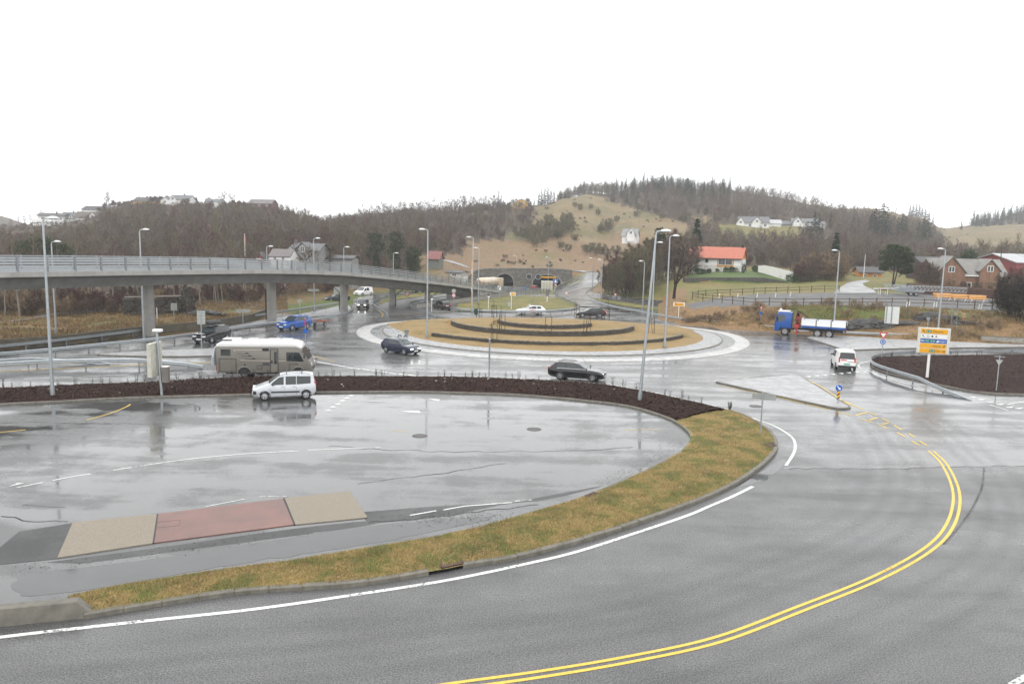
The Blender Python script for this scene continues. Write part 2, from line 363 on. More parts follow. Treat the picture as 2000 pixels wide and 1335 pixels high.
def npmesh(name,V,Fc,m,parent=None):
    """quick mesh from numpy triangles"""
    me=bpy.data.meshes.new(name); n=len(V); k=len(Fc); c=Fc.shape[1]
    me.vertices.add(n); me.vertices.foreach_set('co',np.asarray(V,np.float32).ravel())
    me.loops.add(k*c); me.loops.foreach_set('vertex_index',np.asarray(Fc,np.int32).ravel())
    me.polygons.add(k); me.polygons.foreach_set('loop_start',np.arange(0,k*c,c,dtype=np.int32))
    for q in (m if isinstance(m,list) else [m]): me.materials.append(q)
    me.update(calc_edges=True); me.validate()
    o=bpy.data.objects.new(name,me); COL.objects.link(o)
    if parent: o.parent=parent
    return o
def smoothline(pts,n=8):
    """Catmull-Rom through points"""
    P=[Vector(p) for p in pts]; out=[]
    for i in range(len(P)-1):
        p0=P[i-1] if i else P[0]*2-P[1]; p1,p2=P[i],P[i+1]; p3=P[i+2] if i+2<len(P) else P[-1]*2-P[-2]
        for k in range(n):
            t=k/n; out.append(.5*((2*p1)+(p2-p0)*t+(2*p0-5*p1+4*p2-p3)*t*t+(3*p1-p0-3*p2+p3)*t**3))
    out.append(P[-1]); return out
def gl(pxs,z=0.,n=6):
    return smoothline([gp(u,v,z) for u,v in pxs],n)
def normals2(P):
    N=[]
    for i in range(len(P)):
        d=P[min(i+1,len(P)-1)]-P[max(i-1,0)]; d.z=0; d.normalize(); N.append(Vector((d.y,-d.x,0)))
    return N
def ribbon(mb,P,w,z=None,off=0.):
    N=normals2(P); vs=[];
    for p,q in zip(P,N):
        for s_ in(-1,1):
            x=p+q*(off+s_*w/2); vs.append((x.x,x.y,p.z if z is None else z))
    mb.add(vs,[(2*i,2*i+1,2*i+3,2*i+2) for i in range(len(P)-1)]); return mb
def resample(P,step):
    out=[P[0].copy()]; acc=0
    for a,b in zip(P,P[1:]):
        L=(b-a).length; t=step-acc
        while t<=L:
            out.append(a.lerp(b,t/L)); t+=step
        acc=L-(t-step)
    return out
def polysheet(name,outline,z,m,kind='structure',thick=0.):
    """flat sheet from an outline (world points), optional kerb-like thickness"""
    bm=bmesh.new(); vs=[bm.verts.new((p.x,p.y,z)) for p in outline]; f=bm.faces.new(vs)
    if f.normal.z<0 or f.calc_area()==0: f.normal_flip()
    bm.normal_update()
    if f.normal.z<0: f.normal_flip()
    if thick:
        r=bmesh.ops.extrude_face_region(bm,geom=[f]); bmesh.ops.translate(bm,vec=(0,0,-thick),verts=[v for v in r['geom'] if isinstance(v,bmesh.types.BMVert)])
        bmesh.ops.recalc_face_normals(bm,faces=bm.faces)
    bmesh.ops.triangulate(bm,faces=[f for f in bm.faces if len(f.verts)>4],ngon_method='EAR_CLIP')
    me=bpy.data.meshes.new(name); bm.to_mesh(me); bm.free(); me.materials.append(m)
    o=bpy.data.objects.new(name,me); COL.objects.link(o)
    if kind: o['kind']=kind
    return o
# ================================================================ TERRAIN (one sheet)
MAT['forestfloor']=grassmat('leaf_litter',(.085,.058,.034),(.055,.045,.02),(.10,.065,.04),.08,(.5,.7),2.2)
MAT['hillgrass']=grassmat('hill_pasture',(.215,.158,.08),(.135,.12,.05),(.10,.07,.045),.03,(.47,.62),1.1)
MAT['bracken']=grassmat('dead_bracken_slope',(.215,.14,.075),(.15,.125,.05),(.13,.065,.04),.06,(.5,.68),1.3)
MAT['bank']=grassmat('rough_bank_grass',(.22,.135,.062),(.14,.10,.045),(.11,.065,.045),.30,(.55,.75),2.6)
MAT['bankgreen']=grassmat('mossy_bank_grass',(.10,.12,.022),(.07,.10,.018),(.13,.085,.03),.35,(.4,.6),3.0)
MAT['lawn']=grassmat('green_lawn',(.09,.135,.035),(.08,.125,.03),(.1,.13,.03),.2,(.4,.6),5)
MAT['field']=grassmat('yellow_green_field',(.20,.165,.06),(.13,.14,.035),(.2,.12,.05),.09,(.42,.62),2.2)
MAT['leftverge']=grassmat('tussocky_verge',(.175,.115,.05),(.09,.095,.03),(.12,.07,.035),.16,(.45,.65),3.)
TM=['forestfloor','hillgrass','bracken','bank','bankgreen','lawn','field','leftverge','gravel']
def zone(u,v,Y):
    if u<905:
        if Y<93+max(0,u-100)*.055 and u<560: return 7
        if u>=560 and Y<PROFEDGE(u)+9: return 4
        if u>=560 and Y<PROFEDGE(u)+26 : return 7
        if u>815 and v>498 and Y>170: return 2
        if 10<u<45 and 466<v<484: return 6
        return 0
    if u<1150 and Y<236: return 6
    if Y<165 and u<1290: return 6 if u>1150 else 4
    if u>1880 and Y>640: return 0
    if 1080<u<1190 and Y>490: return 0
    if u<1345:
        if Y<150 and u>1290: return 3
        if Y<205 and u>1180: return 6
        if v>508+ (u-900)*.02: return 2
        if u<985 and v<470: return 0
        if u<1040 and v<455: return 0
        if v>462+12*math.sin(u*.045): return 2
        if u>1180 and v<(392+(u-1180)*.28): return 0
        return 1
    e=PROFEDGE(u)
    if Y<109.3:
        if 1545<u<1785 and v<624 and v>594: return 4
        if 1785<u<1965 and 600<v<622 and (u*7)%40<22: return 4
        return 3
    if u<1500 and Y<134 and not (112+(1500-u)*.03<Y<134-(1500-u)*.085): return 3 if Y<118 else 6
    if Y<134 and u<1960: return 8
    if u<1560 and Y<160.8: return 6
    if u<1545 and Y<196: return 5
    if Y<205: return 6
    if u<1390 and v>424 and v<448: return 1
    if 1400<=u<1560 and 438<v<472: return 6
    if u>1560 and Y>500: return 1
    if u>1840 and Y>330: return 1
    return 0
_ke=sorted((k,PROF[k][0][0]) for k in KEYS)
def PROFEDGE(u): return float(np.interp(u,[a for a,b in _ke],[b for a,b in _ke]))
nI,nJ=TX.shape
V=np.stack([TX,TY,TZ],-1).reshape(-1,3)
quads=[];mi=[]
for i in range(nI-1):
    uc=(UCOL[i]+UCOL[i+1])/2; tc=(TCOL[i]+TCOL[i+1])/2
    for j in range(nJ-1):
        Yc=(ROWS[j]+ROWS[j+1])/2; xc=tc*Yc
        if 235<Yc<242 and (abs(xc+2.75)<2.9 or abs(xc-11.0)<4.7): continue       # tunnel mouths
        quads.append((i*nJ+j,(i+1)*nJ+j,(i+1)*nJ+j+1,i*nJ+j+1))
        zc=(TZ[i,j]+TZ[i+1,j+1])/2; u,v=proj((xc,Yc,zc))
        jt=14*(math.sin(xc*.9+Yc*.31)+math.sin(xc*.37-Yc*.53))*(.3 if Yc<240 else 1); mi.append(zone(uc+jt*.5,v+jt*.12,Yc+jt*.03))
tmats=[MAT[k] for k in TM]
o=npmesh('terrain',V,np.array(quads),tmats); o.data.polygons.foreach_set('material_index',np.array(mi,np.int32)); o.data.shade_smooth(); o['kind']='structure'
# far ground behind and beside the camera
MAT['asph_far']=MAT['asph']
b=MB(); b.add([(-900,-80,-.25),(900,-80,-.25),(900,52,-.25),(-900,52,-.25)],[(0,1,2,3)]); o=b.build('ground',MAT['field']); o['kind']='structure'
# ================================================================ ROADS
b=MB(); nx,ny=24,24
b.add([(-125,-40,0),(110,-40,0),(110,60,0),(72,93.5,0),(30,168,0),(-40,168,0),(-52,60,0),(-125,60,0)],[(0,1,2,7),(7,2,3,6),(6,3,4,5)])
o=b.build('road',MAT['asph2']); o['kind']='structure'
OUT_G=[(164,1209),(350,1178),(498,1159),(700,1145),(860,1119),(905,1110),(1020,1091),(1163,1052),(1269,1017),(1400,967),(1472,926),(1508,895),(1519,878),(1518,862),(1508,847),(1485,829),(1455,813),(1425,803)]
IN_G=[(132,1170),(213,1153),(356,1129),(569,1098),(700,1077),(807,1059),(913,1038),(1020,1009),(1127,977),(1198,949),(1269,917),(1323,888),(1340,874),(1348,860),(1345,848),(1330,834),(1318,826)]
OUT_M=[(1425,803),(1350,785),(1250,764),(1175,752),(1100,747),(1000,741),(900,738),(800,737),(620,737),(500,738),(375,743),(250,750),(125,755),(0,760),(-160,769)]
IN_M=[(1318,826),(1300,817),(1250,801),(1200,791),(1100,780),(1000,772.5),(900,769),(800,767),(620,768),(500,772),(375,775.5),(250,779),(125,785.5),(0,792),(-160,803)]
outg=gl(OUT_G);ing=gl(IN_G);outm=gl(OUT_M);inm=gl(IN_M)
# foreground lane: newer, grainier asphalt up to the paving joint
fg=[p for p in gl([(-400,1290),(164,1212)]+OUT_G[1:10]+[(1472,926),(1500,912)])]
fg+=gl([(1540,914),(1700,916),(1860,911),(2000,910),(2500,906)],0,3)+[gp(3200,1300),gp(2600,2200),Vector((10,-8,0)),gp(-500,2200)]
polysheet('road',fg,.004,MAT['asph'])
# parking lot surface
lot=gl(IN_G+IN_M[1:]+[(-400,815)],0,5)+[gp(-600,1000),gp(-400,1200),gp(128,1173)]
polysheet('parking_lot',lot,.004,MAT['lot'])
MAT['asph4']=asphalt('repaired_asphalt_band',.06,.12,(.14,.42),(.3,3,1,-.1),(.42,.6))
0 and polysheet('road',gl([(560,828),(800,842),(1000,846),(1190,858),(1310,866),(1190,878),(1000,876),(830,872),(700,862),(560,850)],0,3),.006,MAT['asph4'])
polysheet('road',gl([(700,1000),(900,985),(1050,978),(1180,948),(1100,962),(980,985),(850,1010),(720,1022)],0,3),.006,MAT['asph3'])
# grass + mulch bodies
def arcparam(P,n):
    L=[0]
    for a,b_ in zip(P,P[1:]): L.append(L[-1]+(b_-a).length)
    L=np.array(L); A=np.array([p[:] for p in P]); t=np.linspace(0,L[-1],n)
    return np.stack([np.interp(t,L,A[:,k]) for k in range(3)],-1)
def bodystrip(name,O,I,n,k,z0,bulge,rough,m,kind,hh=.14,seed=5):
    A=arcparam(O,n);B=arcparam(I,n); t=np.linspace(0,1,k)[None,:,None]; P=A[:,None,:]*(1-t)+B[:,None,:]*t
    e=np.minimum(t[...,0]*4,(1-t[...,0])*4).clip(0,1)
    P[...,2]=z0+bulge*np.sin(np.pi*t[...,0])+rough*e*(vnoise(P[...,0],P[...,1],.45,seed)+.6*vnoise(P[...,0],P[...,1],.17,seed+1)+1.2*vnoise(P[...,0],P[...,1],1.7,seed+2))
    q=[(i*k+j,(i+1)*k+j,(i+1)*k+j+1,i*k+j+1) for i in range(n-1) for j in range(k-1)]
    o=npmesh(name,P.reshape(-1,3),np.array(q),m); o.data.shade_smooth()
    if o.data.polygons[len(q)//2].normal.z<0: o.data.flip_normals()
    o['kind']=kind; return o,P
gi,GP=bodystrip('grass_ground',outg,ing,260,28,.125,.10,.06,MAT['grass'],'structure')
mi_,MP=bodystrip('mulch_ground',outm,inm,420,26,.10,.30,.11,MAT['mulch'],'structure',seed=11)
def kerb(name,P,w,h,m,inward=1,chamfer=.03):
    """kerbstones following a line: outer face on the line, body inward"""
    P=resample(P,.5); N=normals2(P); b=MB(); vs=[]; 
    prof=[(0,-.03),(0,h-chamfer),(chamfer,h),(w,h),(w,-.03)]
    rj=random.Random(len(P)); cnt_=0; jz=0.
    for i,(p,q) in enumerate(zip(P,N)):
        tg=Vector((-q.y,q.x,0)); rings=[(0,0)] if i%2 or i in (0,len(P)-1) else [(-.022,0),(-.012,1),(.012,1),(.022,0)]
        for o_,gr in rings:
            if o_==.022: jz=rj.uniform(-.008,.008)
            for a,z in prof:
                aa=(.018+a*(w-.036)/w) if gr else a; zz=z-.02 if gr and z>0 else z+(jz if z>0 else 0); x=p-tg*o_ if False else p+tg*o_*(1 if (P[min(i+1,len(P)-1)]-P[max(i-1,0)]).dot(tg)>0 else -1); vs.append((x.x+q.x*aa*inward,x.y+q.y*aa*inward,zz))
            cnt_+=1
    k=len(prof); fs=[(i*k+j,i*k+j+1,(i+1)*k+j+1,(i+1)*k+j) for i in range(cnt_-1) for j in range(k-1)]
    fs+=[tuple(range(k)),tuple(range((cnt_-1)*k,cnt_*k))]
    b.add(vs,fs); o=b.build(name,m); o['kind']='structure'; return o
kerb('kerb',gl(OUT_G[:5]),.2,.16,MAT['kerb'],-1); kerb('kerb',gl(OUT_G[5:]),.2,.16,MAT['kerb'],-1)
kerb('kerb',ing+inm[1:],.14,.13,MAT['kerb'],1)
kerb('kerb',outm,.10,.11,MAT['kerb'],-1)
# grass blades on the verge: uncountable
def blades(name,pts,hmin,hmax,wd,mats,seed,lean=.6):
    r=np.random.default_rng(seed); n=len(pts); a=r.random(n)*6.283; h=r.uniform(hmin,hmax,n); l=r.uniform(.1,lean,n)*h; b=r.random(n)*6.283
    dx=np.cos(a)*wd;dy=np.sin(a)*wd
    V=np.empty((n,3,3)); V[:,0]=pts+np.stack([-dx,-dy,0*dx],-1); V[:,1]=pts+np.stack([dx,dy,0*dx],-1); V[:,2]=pts+np.stack([np.cos(b)*l,np.sin(b)*l,h],-1)
    o=npmesh(name,V.reshape(-1,3),np.arange(n*3).reshape(-1,3),mats); o.data.polygons.foreach_set('material_index',r.choice(len(mats),n,p=[.5,.3,.2][:len(mats)] if len(mats)==3 else None).astype(np.int32)); return o
def scatter_on(P,n,seed):
    r=np.random.default_rng(seed); ni,nk=P.shape[:2]
    A=np.linalg.norm(np.cross(P[1:,:-1]-P[:-1,:-1],P[:-1,1:]-P[:-1,:-1]),axis=-1); D=P[:-1,:-1].copy()
    Dst=np.linalg.norm(D[...,:2],axis=-1); wgt=(A/(Dst**1.2)).ravel(); wgt/=wgt.sum()
    idx=r.choice(len(wgt),n,p=wgt); i,j=np.divmod(idx,nk-1); s=r.random((n,1));t=r.random((n,1))
    return (P[i,j]*(1-s)+P[i+1,j]*s)*(1-t)+(P[i,j+1]*(1-s)+P[i+1,j+1]*s)*t
bl=[M('straw_blade',(.34,.245,.095),.7,0,.4,.7),M('olive_blade',(.185,.195,.05),.7,0,.4,.7),M('dead_blade',(.27,.17,.075),.7,0,.4,.7)]
tag(blades('grass',scatter_on(GP[:,1:-1],80000,3),.03,.11,.008,bl,4,.9),'short wet straw and olive grass covering the curved verge','grass',kind='stuff')
ch=[M('bark_chip',(.036,.017,.012),.8,0,.4,3,spec=.15),M('wet_bark_chip',(.016,.008,.006),.7,0,.3,3,spec=.2),M('pale_bark_chip',(.085,.045,.03),.8,0,.4,3,spec=.15)]
def chips(name,P,n,seed):
    r=np.random.default_rng(seed); p=scatter_on(P,n,seed)+np.array([0,0,.02]); a=r.random(n)*6.283; s=r.uniform(.02,.065,n); w_=s*.45; ti=r.normal(0,.5,n)
    c=np.stack([np.cos(a),np.sin(a),ti],-1)*s[:,None]; d=np.stack([-np.sin(a),np.cos(a),r.normal(0,.4,n)],-1)*w_[:,None]
    V=np.stack([p-c-d,p+c-d,p+c+d,p-c+d],1).reshape(-1,3)
    o=npmesh(name,V,np.arange(n*4).reshape(-1,4),ch); o.data.polygons.foreach_set('material_index',r.choice(3,n,p=[.5,.38,.12]).astype(np.int32)); return o
tag(chips('bark_mulch',MP[:,1:-1],26000,8),'dark brown bark chips covering the curved bed','mulch',kind='stuff')
# ================================================================ ROUNDABOUT
ring=[(700,645),(712,657),(750,671),(825,685),(950,700),(1000,704),(1100,707),(1200,707),(1300,701),(1400,692),(1450,686),(1471,676),(1467,667),(1450,659),(1400,645),(1350,637),(707,637),(737,629),(800,621)]
Gr=np.array([gp(*p)[:] for p in ring]); sol=np.linalg.lstsq(np.c_[2*Gr[:,0],2*Gr[:,1],np.ones(len(Gr))],(Gr[:,:2]**2).sum(1),rcond=None)[0]
CX,CY=sol[0],sol[1]; RR=math.sqrt(sol[2]+CX*CX+CY*CY); SQ=lambda s_: s_*.72 if s_>0 else s_; print('ROUNDABOUT',CX,CY,RR)
def annulus(name,prof,m,n=220,kind='structure'):
    vs=[];uv=[];fs=[];k=len(prof)
    acc=[0]
    for a,b_ in zip(prof,prof[1:]): acc.append(acc[-1]+math.hypot(a[0]-b_[0],a[1]-b_[1]))
    for i in range(n+1):
        a=2*math.pi*i/n
        for q,(r,z) in enumerate(prof): vs.append((CX+r*math.cos(a),CY+r*SQ(math.sin(a)),z)); uv.append((a*RR*.9,acc[q]))
    fs=[(i*k+j,(i+1)*k+j,(i+1)*k+j+1,i*k+j+1) for i in range(n) for j in range(k-1)]
    b=MB(); b.add(vs,fs); o=b.build(name,m,smooth=True,uv=uv); o['kind']=kind; return o
annulus('kerb',[(RR+.02,-.02),(RR,.05),(RR-.03,.065),(RR-1.6,.10),(RR-1.62,.09)],MAT['ringwhite'])
annulus('pavement',[(RR-1.6,.085),(RR-3.0,.11)],MAT['setts_dk'])
annulus('kerb',[(RR-2.98,.08),(RR-3.0,.19),(RR-3.18,.20),(RR-3.2,.15)],MAT['kerb'])
annulus('pavement',[(RR-3.18,.19),(RR-5.3,.24)],MAT['setts_uv'])
RG=RR-5.25
nr,na=30,160; vs=[];fs=[]
for i in range(nr+1):
    r=RG*(1-i/nr)
    for j in range(na):
        a=2*math.pi*j/na; vs.append((CX+r*math.cos(a),CY+r*SQ(math.sin(a)),  .21+.022*(RG-r)))
V=np.array(vs); V[:,2]+=.10*vnoise(V[:,0],V[:,1],1.1,21)*(np.arange(len(V))>=na*2)
fs=[(i*na+j,i*na+(j+1)%na,(i+1)*na+(j+1)%na,(i+1)*na+j) for i in range(nr) for j in range(na)]
b=MB(); b.add(V.tolist(),fs); o=b.build('grass_ground',MAT['grass_isl'],smooth=True); o['kind']='structure'
def circ3(p):
    A=np.array([[2*q.x,2*q.y,1] for q in p]); s=np.linalg.lstsq(A,np.array([q.x**2+q.y**2 for q in p]),rcond=None)[0]
    return s[0],s[1],math.sqrt(s[2]+s[0]**2+s[1]**2)
MAT['drywall']=brickmat('dark_dry_stone',(.07,.062,.052),(.115,.10,.082),(.018,.016,.014),1.0,.7,1.,.14,.3,'UV')
MAT['capstone']=M('lichened_coping_stone',(.17,.155,.125),.75,0,.35,3,bmp=.4)
TERR=[]
def terrace(zt,px,zin,labels):
    c=circ3([gp(u,v,zt) for u,v in px]); cx,cy,r=c; print('TERRACE',zt,c); TERR.append((cx,cy,r,zt))
    aL=math.atan2(gp(*px[0],zt).y-cy,gp(*px[0],zt).x-cx); aR=math.atan2(gp(*px[-1],zt).y-cy,gp(*px[-1],zt).x-cx)
    if aL>0: aL-=2*math.pi
    if aR>1.6: aR-=2*math.pi
    # grassy top with sloped back
    n=96; vs=[(cx,cy,zt+.05)]; 
    for i in range(n):
        a=2*math.pi*i/n-math.pi; vs.append((cx+(r-.12)*math.cos(a),cy+(r-.12)*(math.sin(a) if math.sin(a)<0 else .40*math.sin(a)),zt))
    for i in range(n):
        a=2*math.pi*i/n-math.pi; k=0.02 if aL-.02<a<aR+.02 else min(2.6,.35+2.6*min(abs(a-aL),abs(a-aR))) if a<aL or a>aR else 2.6
        vs.append((cx+(r+k-.1)*math.cos(a),cy+(r+k-.1)*(math.sin(a) if math.sin(a)<0 else .40*math.sin(a)),max(.15,zt-1.1)))
    fs=[(0,1+i,1+(i+1)%n) for i in range(n)]+[(1+i,1+n+i,1+n+(i+1)%n,1+(i+1)%n) for i in range(n)]
    b=MB(); b.add(vs,fs); o=b.build('grass_ground',MAT['grass_isl'],smooth=True,angle=60); o['kind']='structure'
    # curved dry stone wall with coping stones
    th=thing('stone_wall',labels,'stone wall',(cx,cy,0),0,'terrace walls on the roundabout'); m=140; vs=[];uv=[]; k=4; R2=np.random.default_rng(int(r*100))
    for i in range(m+1):
        t=i/m; a=aL+(aR-aL)*t; e=min(1,t*7,(1-t)*7); h=zin*(.45+.55*e); j=R2.normal(0,.02)
        for (rr,zz) in((r+.03+j,zt-h-.3),(r+j,zt-.03+R2.normal(0,.03)),(r-.3,zt+.0),(r-.3,zt-.5)): vs.append((rr*math.cos(a),rr*math.sin(a),zz)); uv.append((a*r,zz))
    fs=[(i*k+q,(i+1)*k+q,(i+1)*k+q+1,i*k+q+1) for i in range(m) for q in range(k-1)]+[(0,1,2,3),tuple(m*k+q for q in range(4))]
    b=MB(); b.add(vs,fs); b.build('wall_face',MAT['drywall'],th,uv=uv)
    b=MB(); L=(aR-aL)*r; ns=int(L/.55)
    for i in range(ns):
        a=aL+(aR-aL)*(i+.5)/ns; e=min(1,i/4,(ns-1-i)/4)
        b.box((( r-.14)*math.cos(a),(r-.14)*math.sin(a),zt+.045+R2.normal(0,.015)),(.36,.5*R2.uniform(.8,1),.09),a+R2.normal(0,.06),bev=.03)
    b.build('coping',MAT['capstone'],th)
terrace(.60,[(847,650),(900,658.5),(1000,666),(1085,669),(1200,667),(1290,661),(1341,654)],.55,'longest lowest dark stone terrace wall curving round the front of the roundabout')
terrace(1.12,[(878,625),(900,632),(1000,645),(1100,648.5),(1170,646),(1240,637)],.5,'middle dark stone terrace wall curving through the roundabout grass')
terrace(1.55,[(967,622),(1000,629),(1085,636),(1120,635.5),(1152,631)],.45,'shortest topmost dark stone terrace wall on the roundabout')
# ================================================================ ROAD ISLANDS
def island(pxs,m,h=.13,name='traffic_island',n=4,kerbw=.16,lab=None):
    P=gl(pxs+[pxs[0]],0,n)[:-1]
    ar=sum(a.x*b_.y-b_.x*a.y for a,b_ in zip(P,P[1:]+P[:1]))
    polysheet('pavement',P,h-.012,m)
    kerb('kerb',P+[P[0]],kerbw,h,MAT['kerb'],-1 if ar>0 else 1)
island([(1398,747),(1470,739),(1553,733.5),(1580,745),(1620,769),(1652,790),(1662,795),(1655,799),(1630,798),(1570,786),(1490,768)],MAT['setts'],.11,n=3)
island([(1573,660),(1600,656),(1640,657),(1800,660.5),(2060,664),(2060,677),(1900,680),(1787,681),(1690,684),(1650,684.5),(1632,679)],MAT['setts'],.13,n=3)
island([(757,616),(800,613.5),(873,611),(880,609.5),(850,604),(826,597),(800,592),(830,585),(905,573.5),(905,571),(830,579),(770,588),(742,594),(739,599),(750,605),(756,611)],MAT['setts_dk'],.12,n=2)
island([(683,598),(690,606),(680,612),(640,617),(600,622),(500,640),(400,650),(400,647),(500,628),(600,611),(664,597),(676,594)],MAT['setts'],.12,n=3)
island([(395,682),(330,684),(220,690),(190,694),(300,697),(410,696),(600,686),(575,678),(480,678)],MAT['setts'],.10,n=3)
island([(620,700),(600,690),(560,696),(600,704)],MAT['setts'],.10,n=3)
# grass patches beside the far roads
def patch(name,pxs,m,h=.10,n=4):
    P=gl(pxs+[pxs[0]],0,n)[:-1]; return polysheet(name,P,h,m,thick=.2)
MAT['grass_far']=grassmat('far_green_grass',(.23,.18,.06),(.115,.125,.03),(.22,.14,.055),.22,(.35,.58),3.)
patch('grass_ground',[(740,592),(755,585),(790,577),(850,572),(900,567),(903,570),(850,577),(790,584),(758,590),(745,595)],MAT['grass_far'],.15,3)
patch('grass_ground',[(1150,582),(1165,586),(1200,594),(1250,602),(1300,609),(1330,616),(1325,612),(1280,601),(1240,594),(1200,589),(1170,584)],MAT['grass_far'],.12,3)
# triangular grass slope in front of the tunnels (rises gently away from the roundabout)
def surf(name,rows,m,off=.06,nu=24,kind='structure'):
    """sheet through rows of picture points laid on the ground"""
    Rw=[]
    for r in rows:
        P=[G(u,v) for u,v in r]; P=[p+Vector((0,0,off)) for p in P]; Rw.append(arcparam(P,nu))
    Rw=np.array(Rw); k=Rw.shape[0]
    q=[(i*nu+j,i*nu+j+1,(i+1)*nu+j+1,(i+1)*nu+j) for i in range(k-1) for j in range(nu-1)]
    o=npmesh(name,Rw.reshape(-1,3),np.array(q),m); o.data.shade_smooth()
    if o.data.polygons[0].normal.z<0: o.data.flip_normals()
    o['kind']=kind; return o
def lerprow(a,b,k):
    out=[]
    A=arcparam([Vector((u,v,0)) for u,v in a],24);B=arcparam([Vector((u,v,0)) for u,v in b],24)
    for i in range(k+1): out.append([tuple((A[j]*(1-i/k)+B[j]*i/k)[:2]) for j in range(24)])
    return out
surf('grass_ground',lerprow([(893,608),(960,610.5),(1020,610.5),(1110,607),(1130,602)],[(893,594),(930,589),(990,578),(1059,567.5),(1081,566.5)],8),MAT['grass_far'],.10)
surf('grass_ground',lerprow([(1020,610.5),(1080,609),(1118,606),(1131,602),(1133,598)],[(1081,566.5),(1085,576),(1096,585),(1112,590),(1128,596)],5),MAT['grass_far'],.09)
# road from roundabout to the tunnels, and the curving road that climbs over them
surf('road',lerprow([(893,594),(930,589),(990,578),(1059,567.5),(1095,563)],[(890,584.5),(940,579),(990,572.5),(1014,566.5),(1040,560.5)],6),MAT['asph2'],.07)
surf('road',lerprow([(1130,599),(1112,588),(1096,580),(1087,573),(1085,566),(1090,559.5),(1103,553.5),(1122,547),(1140,540),(1146,535),(1140,531.5),(1112,529.2)],[(1215,604),(1180,592),(1158,584),(1146,578),(1143,572),(1152,566),(1164,558),(1174,550),(1180,543),(1178,536),(1168,530.5),(1112,527.6)],8),MAT['asph2'],.12,nu=60)
surf('road',lerprow([(1146,575),(1158,583),(1200,589),(1240,593),(1275,598)],[(1150,568),(1165,573),(1205,578.5),(1255,583),(1296,588)],4),MAT['asph2'],.05)
surf('road',lerprow([(690,590),(740,582),(800,573.5),(860,567.5),(905,562.5),(960,561.5)],[(690,584),(730,574),(790,569.5),(860,563.5),(905,559.5),(960,558.5)],4),MAT['asph2'],.05)
# driveway and yard track on the right
MAT['track']=asphalt('gravel_track',.20,.32,(.4,.7),(1,1,1))
surf('path',lerprow([(1628,573),(1643,560),(1655,553),(1672,549),(1690,547)],[(1712,573),(1706,566),(1690,560),(1684,554),(1700,549)],5),MAT['track'],.08)
surf('path',lerprow([(1706,566),(1740,566),(1775,560),(1800,556)],[(1706,563),(1740,563),(1775,557.5),(1800,554)],2),MAT['track'],.1)
surf('path',lerprow([(-20,636),(60,625),(110,616),(160,611),(238,608)],[(-20,632),(60,621.5),(110,612),(160,606.5),(238,603)],2),MAT['gravel'],.10)
surf('path',lerprow([(866,509),(880,513),(900,519),(912,523)],[(862,507),(882,510),(904,517),(918,523)],2),MAT['track'],.15)
# ================================================================ PAINTED MARKINGS
WM=MB(); YM=MB()
def line(mb,pxs,w,z=.012,n=6,dash=None):
    P=resample(gl(pxs,0,n),.25)
    if not dash: return ribbon(mb,P,w,z)
    on=int(dash[0]/.25); per=int((dash[0]+dash[1])/.25)
    for i in range(0,len(P)-2,per): 
        if len(P[i:i+on+1])>1: ribbon(mb,P[i:i+on+1],w,z)
def seg(mb,a,b,w,z=.012): ribbon(mb,[gp(*a),gp(*b)],w,z)
def tri(mb,pts,z=.012): mb.add([(p.x,p.y,z) for p in (gp(*q) for q in pts)],[tuple(range(len(pts)))])
WL=[(-200,1272),(0,1244),(249,1216),(498,1189),(700,1160),(878,1132),(1031,1100),(1127,1077),(1234,1043),(1341,1007),(1386,988),(1429,970),(1472,949)]
line(WM,WL,.17); line(WM,[(1535,909),(1550,885),(1553,868),(1545,852),(1515,833),(1481,820),(1429,803)],.15)
line(WM,[(1429,801),(1350,782),(1250,761),(1175,749.5),(1100,744.5),(1000,738.5),(900,735.5),(800,734.5)],.12)
line(WM,[(1975,1337),(2040,1300),(2200,1210)],.17)
line(WM,[(440,736),(375,740.5),(250,747.5),(125,752.5),(0,757.5),(-160,766)],.14)
Y1=[(700,1362),(874,1335),(1056,1310),(1234,1280),(1400,1243),(1558,1184),(1688,1133),(1774,1090),(1826,1053),(1851,1018),(1861,984),(1860,954),(1849,924),(1834,900),(1813,880)]
line(YM,Y1,.115); 
P=gl(Y1); N=normals2(P); P2=resample([p+q*(.26) for p,q in zip(P,N)],.25); ribbon(YM,P2,.115,.012)
for a,b_ in (((1685,799),(1645,782)),((1697,805),(1712,811)),((1722,817),(1738,824)),((1746,830),(1761,839)),((1774,846),(1787,854)),((1795,861),(1811,870)),((1622,800),(1575,789)),((1636,804),(1664,811)),((1680,817),(1704,825)),((1715,829),(1736,837)),((1752,844),(1767,853)),((1780,861),(1795,869))): seg(YM,a,b_,.11)
for a,b_ in (((1671,811),(1695,804.5)),((1698,820),(1714,815.5)),((1722,828.5),(1735,826))): seg(YM,a,b_,.14)
line(YM,[(1556,732),(1600,753),(1645,782),(1662,791)],.10); line(YM,[(1400,752),(1512,774),(1575,789)],.09)
line(WM,[(1350,745),(1400,744),(1470,737),(1550,731)],.10)
line(YM,[(-60,728),(0,725),(200,716),(300,711),(400,708),(440,707)],.16)
for a,b_ in (((47,740),(140,736)),((164,735),(252,731)),((276,730),(357,727)),((384,725),(412,724)),((-60,745),(20,741))): seg(WM,a,b_,.12)
line(YM,[(610,694),(630,700),(655,706)],.10); line(YM,[(736,603),(742,608),(748,614),(745,619)],.14)
for u,v in ((627,708),(640,710),(655,712.5),(669,715),(684,718),(697,720),(715,722),(732,724),(750,726),(767,729),(786,731),(804,733)): seg(WM,(u-7,v-1),(u+7,v+1),.28)
for k in range(8): seg(WM,(752+k*22,719),(764+k*22,718.6),.1)
line(WM,[(560,720),(700,719.5),(740,719)],.08)
